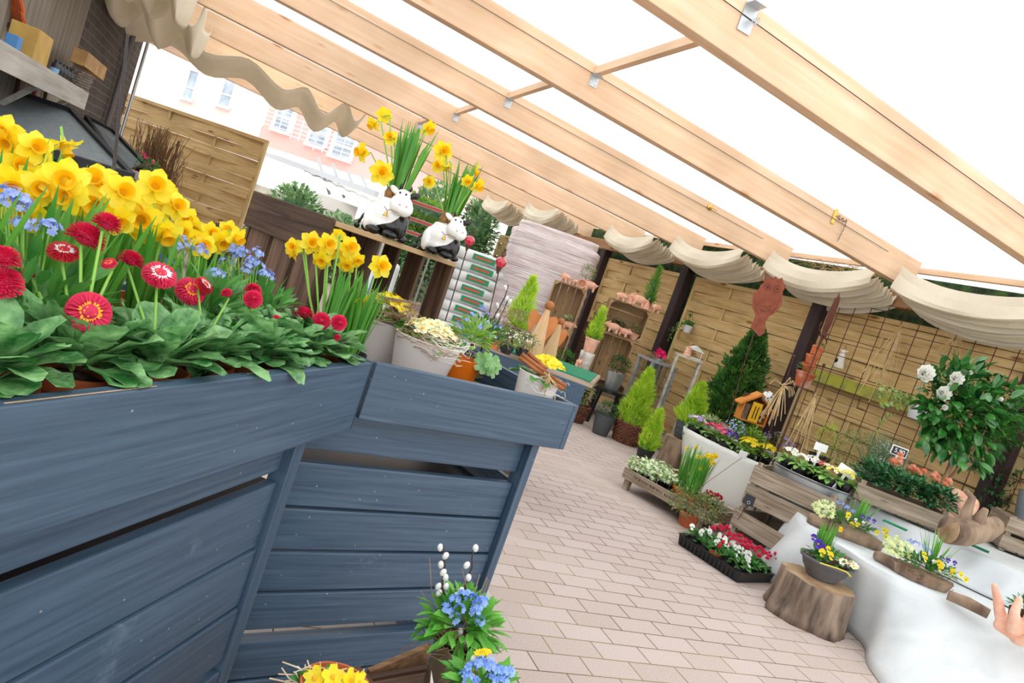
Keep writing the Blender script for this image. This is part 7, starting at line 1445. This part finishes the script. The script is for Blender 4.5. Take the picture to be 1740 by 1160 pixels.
g = M(); g.tube([(0, .09*cos(a*pi/12), .09+.09*sin(a*pi/12)) for a in range(25)], .014, 8); tag(g.build('clay_ring', terra, loc=sp_(68, 100, .08), smooth=True), 'terracotta ring standing behind the yellow box', 'ring')
sbox('blue_jar', 'small blue box at the left end of the wall shelf', 'box', sp_(22, 75), .06, .08, .08, mat('blue_paint', '4A86C2', .5))
for k, (x, y) in enumerate([(93, 118), (99, 122), (105, 126), (111, 130), (117, 134)]):
    p = sp_(x, y, .2); t = thing('dark_bottle', ['first', 'second', 'third', 'fourth', 'fifth'][k]+' dark bottle from the left on the wall shelf', 'bottle', p, 0, 'bottles on the wall shelf'); g = M(); g.lathe([(.026, 0), (.026, .075), (.011, .09), (.011, .105), (.001, .106)], 12); g.build('glass_body', mat('dark_bottle', '22242C', .25), t, smooth=True); g = M(); g.lathe([(.0265, .02), (.0265, .05)], 12); g.build('bottle_label', mat('label_blue', '7FB2DC', .5) if k < 1 else m_black, t)
sbox('long_wooden_box', 'long pale wooden box resting above the bottles', 'box', sp_(146, 132)+V((0, 0, .16)), .10, .75, .11, mat('tan_box', 'C29B62', .6, 'A57E4A', 8))
g = M(); g.tube([(0, 0, 0), (0, .6, .0)], .012, 8); tag(g.build('copper_pipe', mat('copper', 'C9793F', .3, metal=.8), loc=sp_(118, 128, .12)+V((0, 0, .13)), smooth=True), 'thin copper pipe lying on the shelf beside the long box', 'pipe')
p = sp_(128, 138, .2); t = thing('shelf_basket', 'grey wicker basket at the right end of the wall shelf', 'basket', p); g = M(); basketm(g, .10, .13, .85, 7, 14); g.build('weave', mat('grey_wicker', '8C8074', .8, '6A6058', 30), t)
for k, (x, m_, lb) in enumerate([(.35, twig, 'pale wooden tool handle'), (.55, m_iron, 'rusty brown tool handle'), (.72, mat('red_brown', '8A3B2C', .6), 'red brown tool handle'), (.85, twig_d, 'dark wooden tool handle')]):
    g = M(); g.tube([(0, 0, 0), (.02, .03*(k-1), -.55)], .013, 7); tag(g.build('tool_handle', m_, loc=(WA+.03, s0.y+Ls*x+.45, shz-.09)), lb+' hanging below the wall shelf', 'tool')
g = M(); rg = random.Random(4)
for k in range(12): y = s0.y+.5+k*.14; g.tube([(0, y-s0.y, 0), (0.01, y-s0.y+.01, -.05), (.03, y-s0.y+.02, -.02)], .003, 5)
tag(g.build('wire_hooks', m_steel, loc=(WA+.03, s0.y, shz+.75)), 'row of thin wire hooks on the grey cladding', 'hook')
# tiles corner
t = thing('tile_roof', 'corner of a small terracotta tiled roof at the top left edge', 'roof', at(10, 55, 4.2)); O = t.location; g = M(); uu = (at(42, 42, 4.2)-at(-60, -10, 4.2)); vv = (at(30, -30, 4.0)-at(42, 42, 4.2))
for r_ in range(4):
    for c in range(6):
        a = at(-60, -10, 4.2)-O+uu*(c/6)+vv*(r_/4)+V((0, 0, .012*r_)); g.bar(a, a+uu*(.16), .012, .16, tuple(vv.normalized()))
g.build('clay_tiles', mat('clay_tile', 'D8703E', .8, 'C25A2E', 9), t); g = M(); g.bar(at(-60, 10, 4.2)-O, at(36, 52, 4.2)-O, .08, .03); g.build('eaves_board', w_old, t)
# grey sloped counters
gm = mat('grey_sheet', '6C7478', .6, '7A8286', 30); em = mat('black_edging', '26282B', .6)
def counter(label, P, base):
    t = thing('display_hood', label, 'display hood', V((P[0].x, P[0].y, 0))); O = t.location; g = M(); n = len(P); nr = (P[1]-P[0]).cross(P[-1]-P[0]).normalized()*.012; nr = nr if nr.z > 0 else -nr
    vs = [p-O for p in P]+[p-O-nr*2 for p in P]; g.add(vs, [tuple(range(n)), tuple(range(2*n-1, n-1, -1))]+[(i, (i+1) % n, (i+1) % n+n, i+n) for i in range(n)]); g.build('grey_panel', gm, t)
    for i in range(n): g = M(); g.bar(P[i]-O, P[(i+1) % n]-O, .035, .05, tuple(nr.normalized())); g.build('black_edge', em, t)
    lo = sorted(P, key=lambda p: p.z)[:2]
    for p in P: g = M(); g.box(p.x-O.x-.02, p.x-O.x+.02, p.y-O.y-.02, p.y-O.y+.02, 0, p.z-.03); g.build('leg', em, t)
    return t
counter('large sloping grey display hood with black edging behind the left daffodils', [at(-90, 118, 4.6), at(120, 190, 4.9), at(223, 300, 4.2), at(20, 240, 3.7), at(-90, 196, 3.6)], .5)
counter('smaller grey display hood with black edging in front of the brick wall', [at(146, 200, 6.6), at(192, 224, 6.7), at(264, 300, 6.0), at(206, 290, 5.8)], .5)
p = at(246, 292, 5.9); t = thing('potted_flowers', 'black pot of small pink flowers beside the smaller grey hood', 'flower pot', p-V((0, 0, .1))); pot(t, .07, .12, m_black); P_bush(.10, .05, 120, .03, .016, lf_g, 3)(t, .12); g = M(); [flat_flower(g, (.05*cos(k*2), -.05, .2+.02*(k % 3)), (0, -1, .4), .03, 5) for k in range(5)]; g.build('blossoms', MATS['petal_hot_pink'], t)
g = M(); g.box(-.04, .04, -.04, .04, 0, p.z-.102); tag(g.build('plinth', em, loc=(p.x, p.y, 0)), 'dark plinth under the pot of pink flowers', 'plinth')
g = M(); g.tube([at(222, 290, 5.95)-p, at(262, 274, 5.95)-p], .02, 8); tag(g.build('rough_branch', w_bark, loc=p), 'short rough branch lying across the smaller grey hood', 'branch')
p = at(232, 305, 4.4); t = thing('clear_tray', 'small clear pink tinted plastic tray right of the large grey hood', 'tray', p); g = M(); g.box(-.09, .10, -.06, .06, 0, .05); g.build('tray', mat('pink_clear', 'CDB5C0', .2, trans=.4), t); g = M(); g.box(-.08, .08, -.05, .05, -p.z, -.002); g.build('stand', em, t)
# dry twig bush against the woven panel and small boxwood
p = at(245, 330, 8.9); p.z = 0; t = thing('dry_bush', 'large dry brown twiggy bush at the left end of the woven panel', 'bush', p); g = M(); rg = random.Random(9)
for k in range(420):
    a = rg.uniform(0, 6.28); r_ = rg.uniform(0, .36); h_ = rg.uniform(.8, 1.5); e = V((r_*cos(a), r_*sin(a)*.6, h_)); b = V((.1*cos(a), .1*sin(a), .1)); g.tube([b, b.lerp(e, .6)+V((rg.gauss(0, .05), 0, 0)), e+V((rg.gauss(0, .06), 0, 0))], .0035, 3, cap=False)
g.build('dry_twigs', mat('dry_twig', 'A07F58', .9, '7C5D3E', 20), t)
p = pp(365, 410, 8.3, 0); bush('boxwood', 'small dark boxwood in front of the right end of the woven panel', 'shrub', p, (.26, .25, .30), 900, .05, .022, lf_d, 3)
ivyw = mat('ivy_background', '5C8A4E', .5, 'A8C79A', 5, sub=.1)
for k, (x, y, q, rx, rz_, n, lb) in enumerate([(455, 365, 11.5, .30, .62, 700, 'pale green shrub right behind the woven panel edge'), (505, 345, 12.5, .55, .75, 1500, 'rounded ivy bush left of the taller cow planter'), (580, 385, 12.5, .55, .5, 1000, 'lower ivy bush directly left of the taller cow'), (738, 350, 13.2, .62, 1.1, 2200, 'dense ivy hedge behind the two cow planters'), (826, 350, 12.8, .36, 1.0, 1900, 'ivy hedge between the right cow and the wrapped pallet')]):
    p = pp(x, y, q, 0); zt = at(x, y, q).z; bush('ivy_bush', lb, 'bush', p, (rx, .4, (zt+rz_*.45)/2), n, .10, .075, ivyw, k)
g = M(); g.box(-2.2, 3.2, 0, .3, 0, 1.25); p = pp(560, 400, 14.2, 0); tag(g.build('garden_wall', mat('pale_stone', 'C9C3B6', .9, 'AFA89A', 6), loc=p, rot=(0, 0, RZ)), 'low pale stone wall behind the ivy bushes', 'wall')
# hedge behind the right fence
g = M(); sL = edges[0][0]-.3; sR = edges[-1][1]+.2; g.box(0, sR-sL, -.25, .25, 0, 2.3); o = g.build('hedge', mat('hedge_dark', '1E2A18', .95, '3E5A2A', 14, bump=.5), loc=NF*(DF+.42)+fdir*sL, rot=(0, 0, F_rot)); tag(o, 'dark clipped hedge showing through the gaps behind the right fence', 'hedge')
# white and blue bags seen through the dark crate
p = at(628, 470, 3.6); t = thing('printed_bag', 'white and blue printed bag seen through the dark crate slats', 'bag', pp(628, 500, 3.6, 0), RZ); zt = at(628, 432, 3.6).z; g = M(); g.box(-.10, .10, -.06, .06, 0, zt); g.build('bag', bagm, t, bevel=.02); g = M(); g.box(.0, .09, -.065, -.06, zt-.30, zt-.03); g.build('blue_print', mat('blue_print', '3F63C4', .4), t)
# fuller heads on the flowers of the white planter and the zinc tub
for o in list(SC.objects):
    lb = o.get('label', '')
    if o.name.startswith(('potted_primrose', 'potted_muscari')) and 'white planter' in lb: o.scale = (1.4,)*3
    elif o.name.startswith('potted_primrose') and 'zinc tub' in lb: o.scale = (1.15,)*3
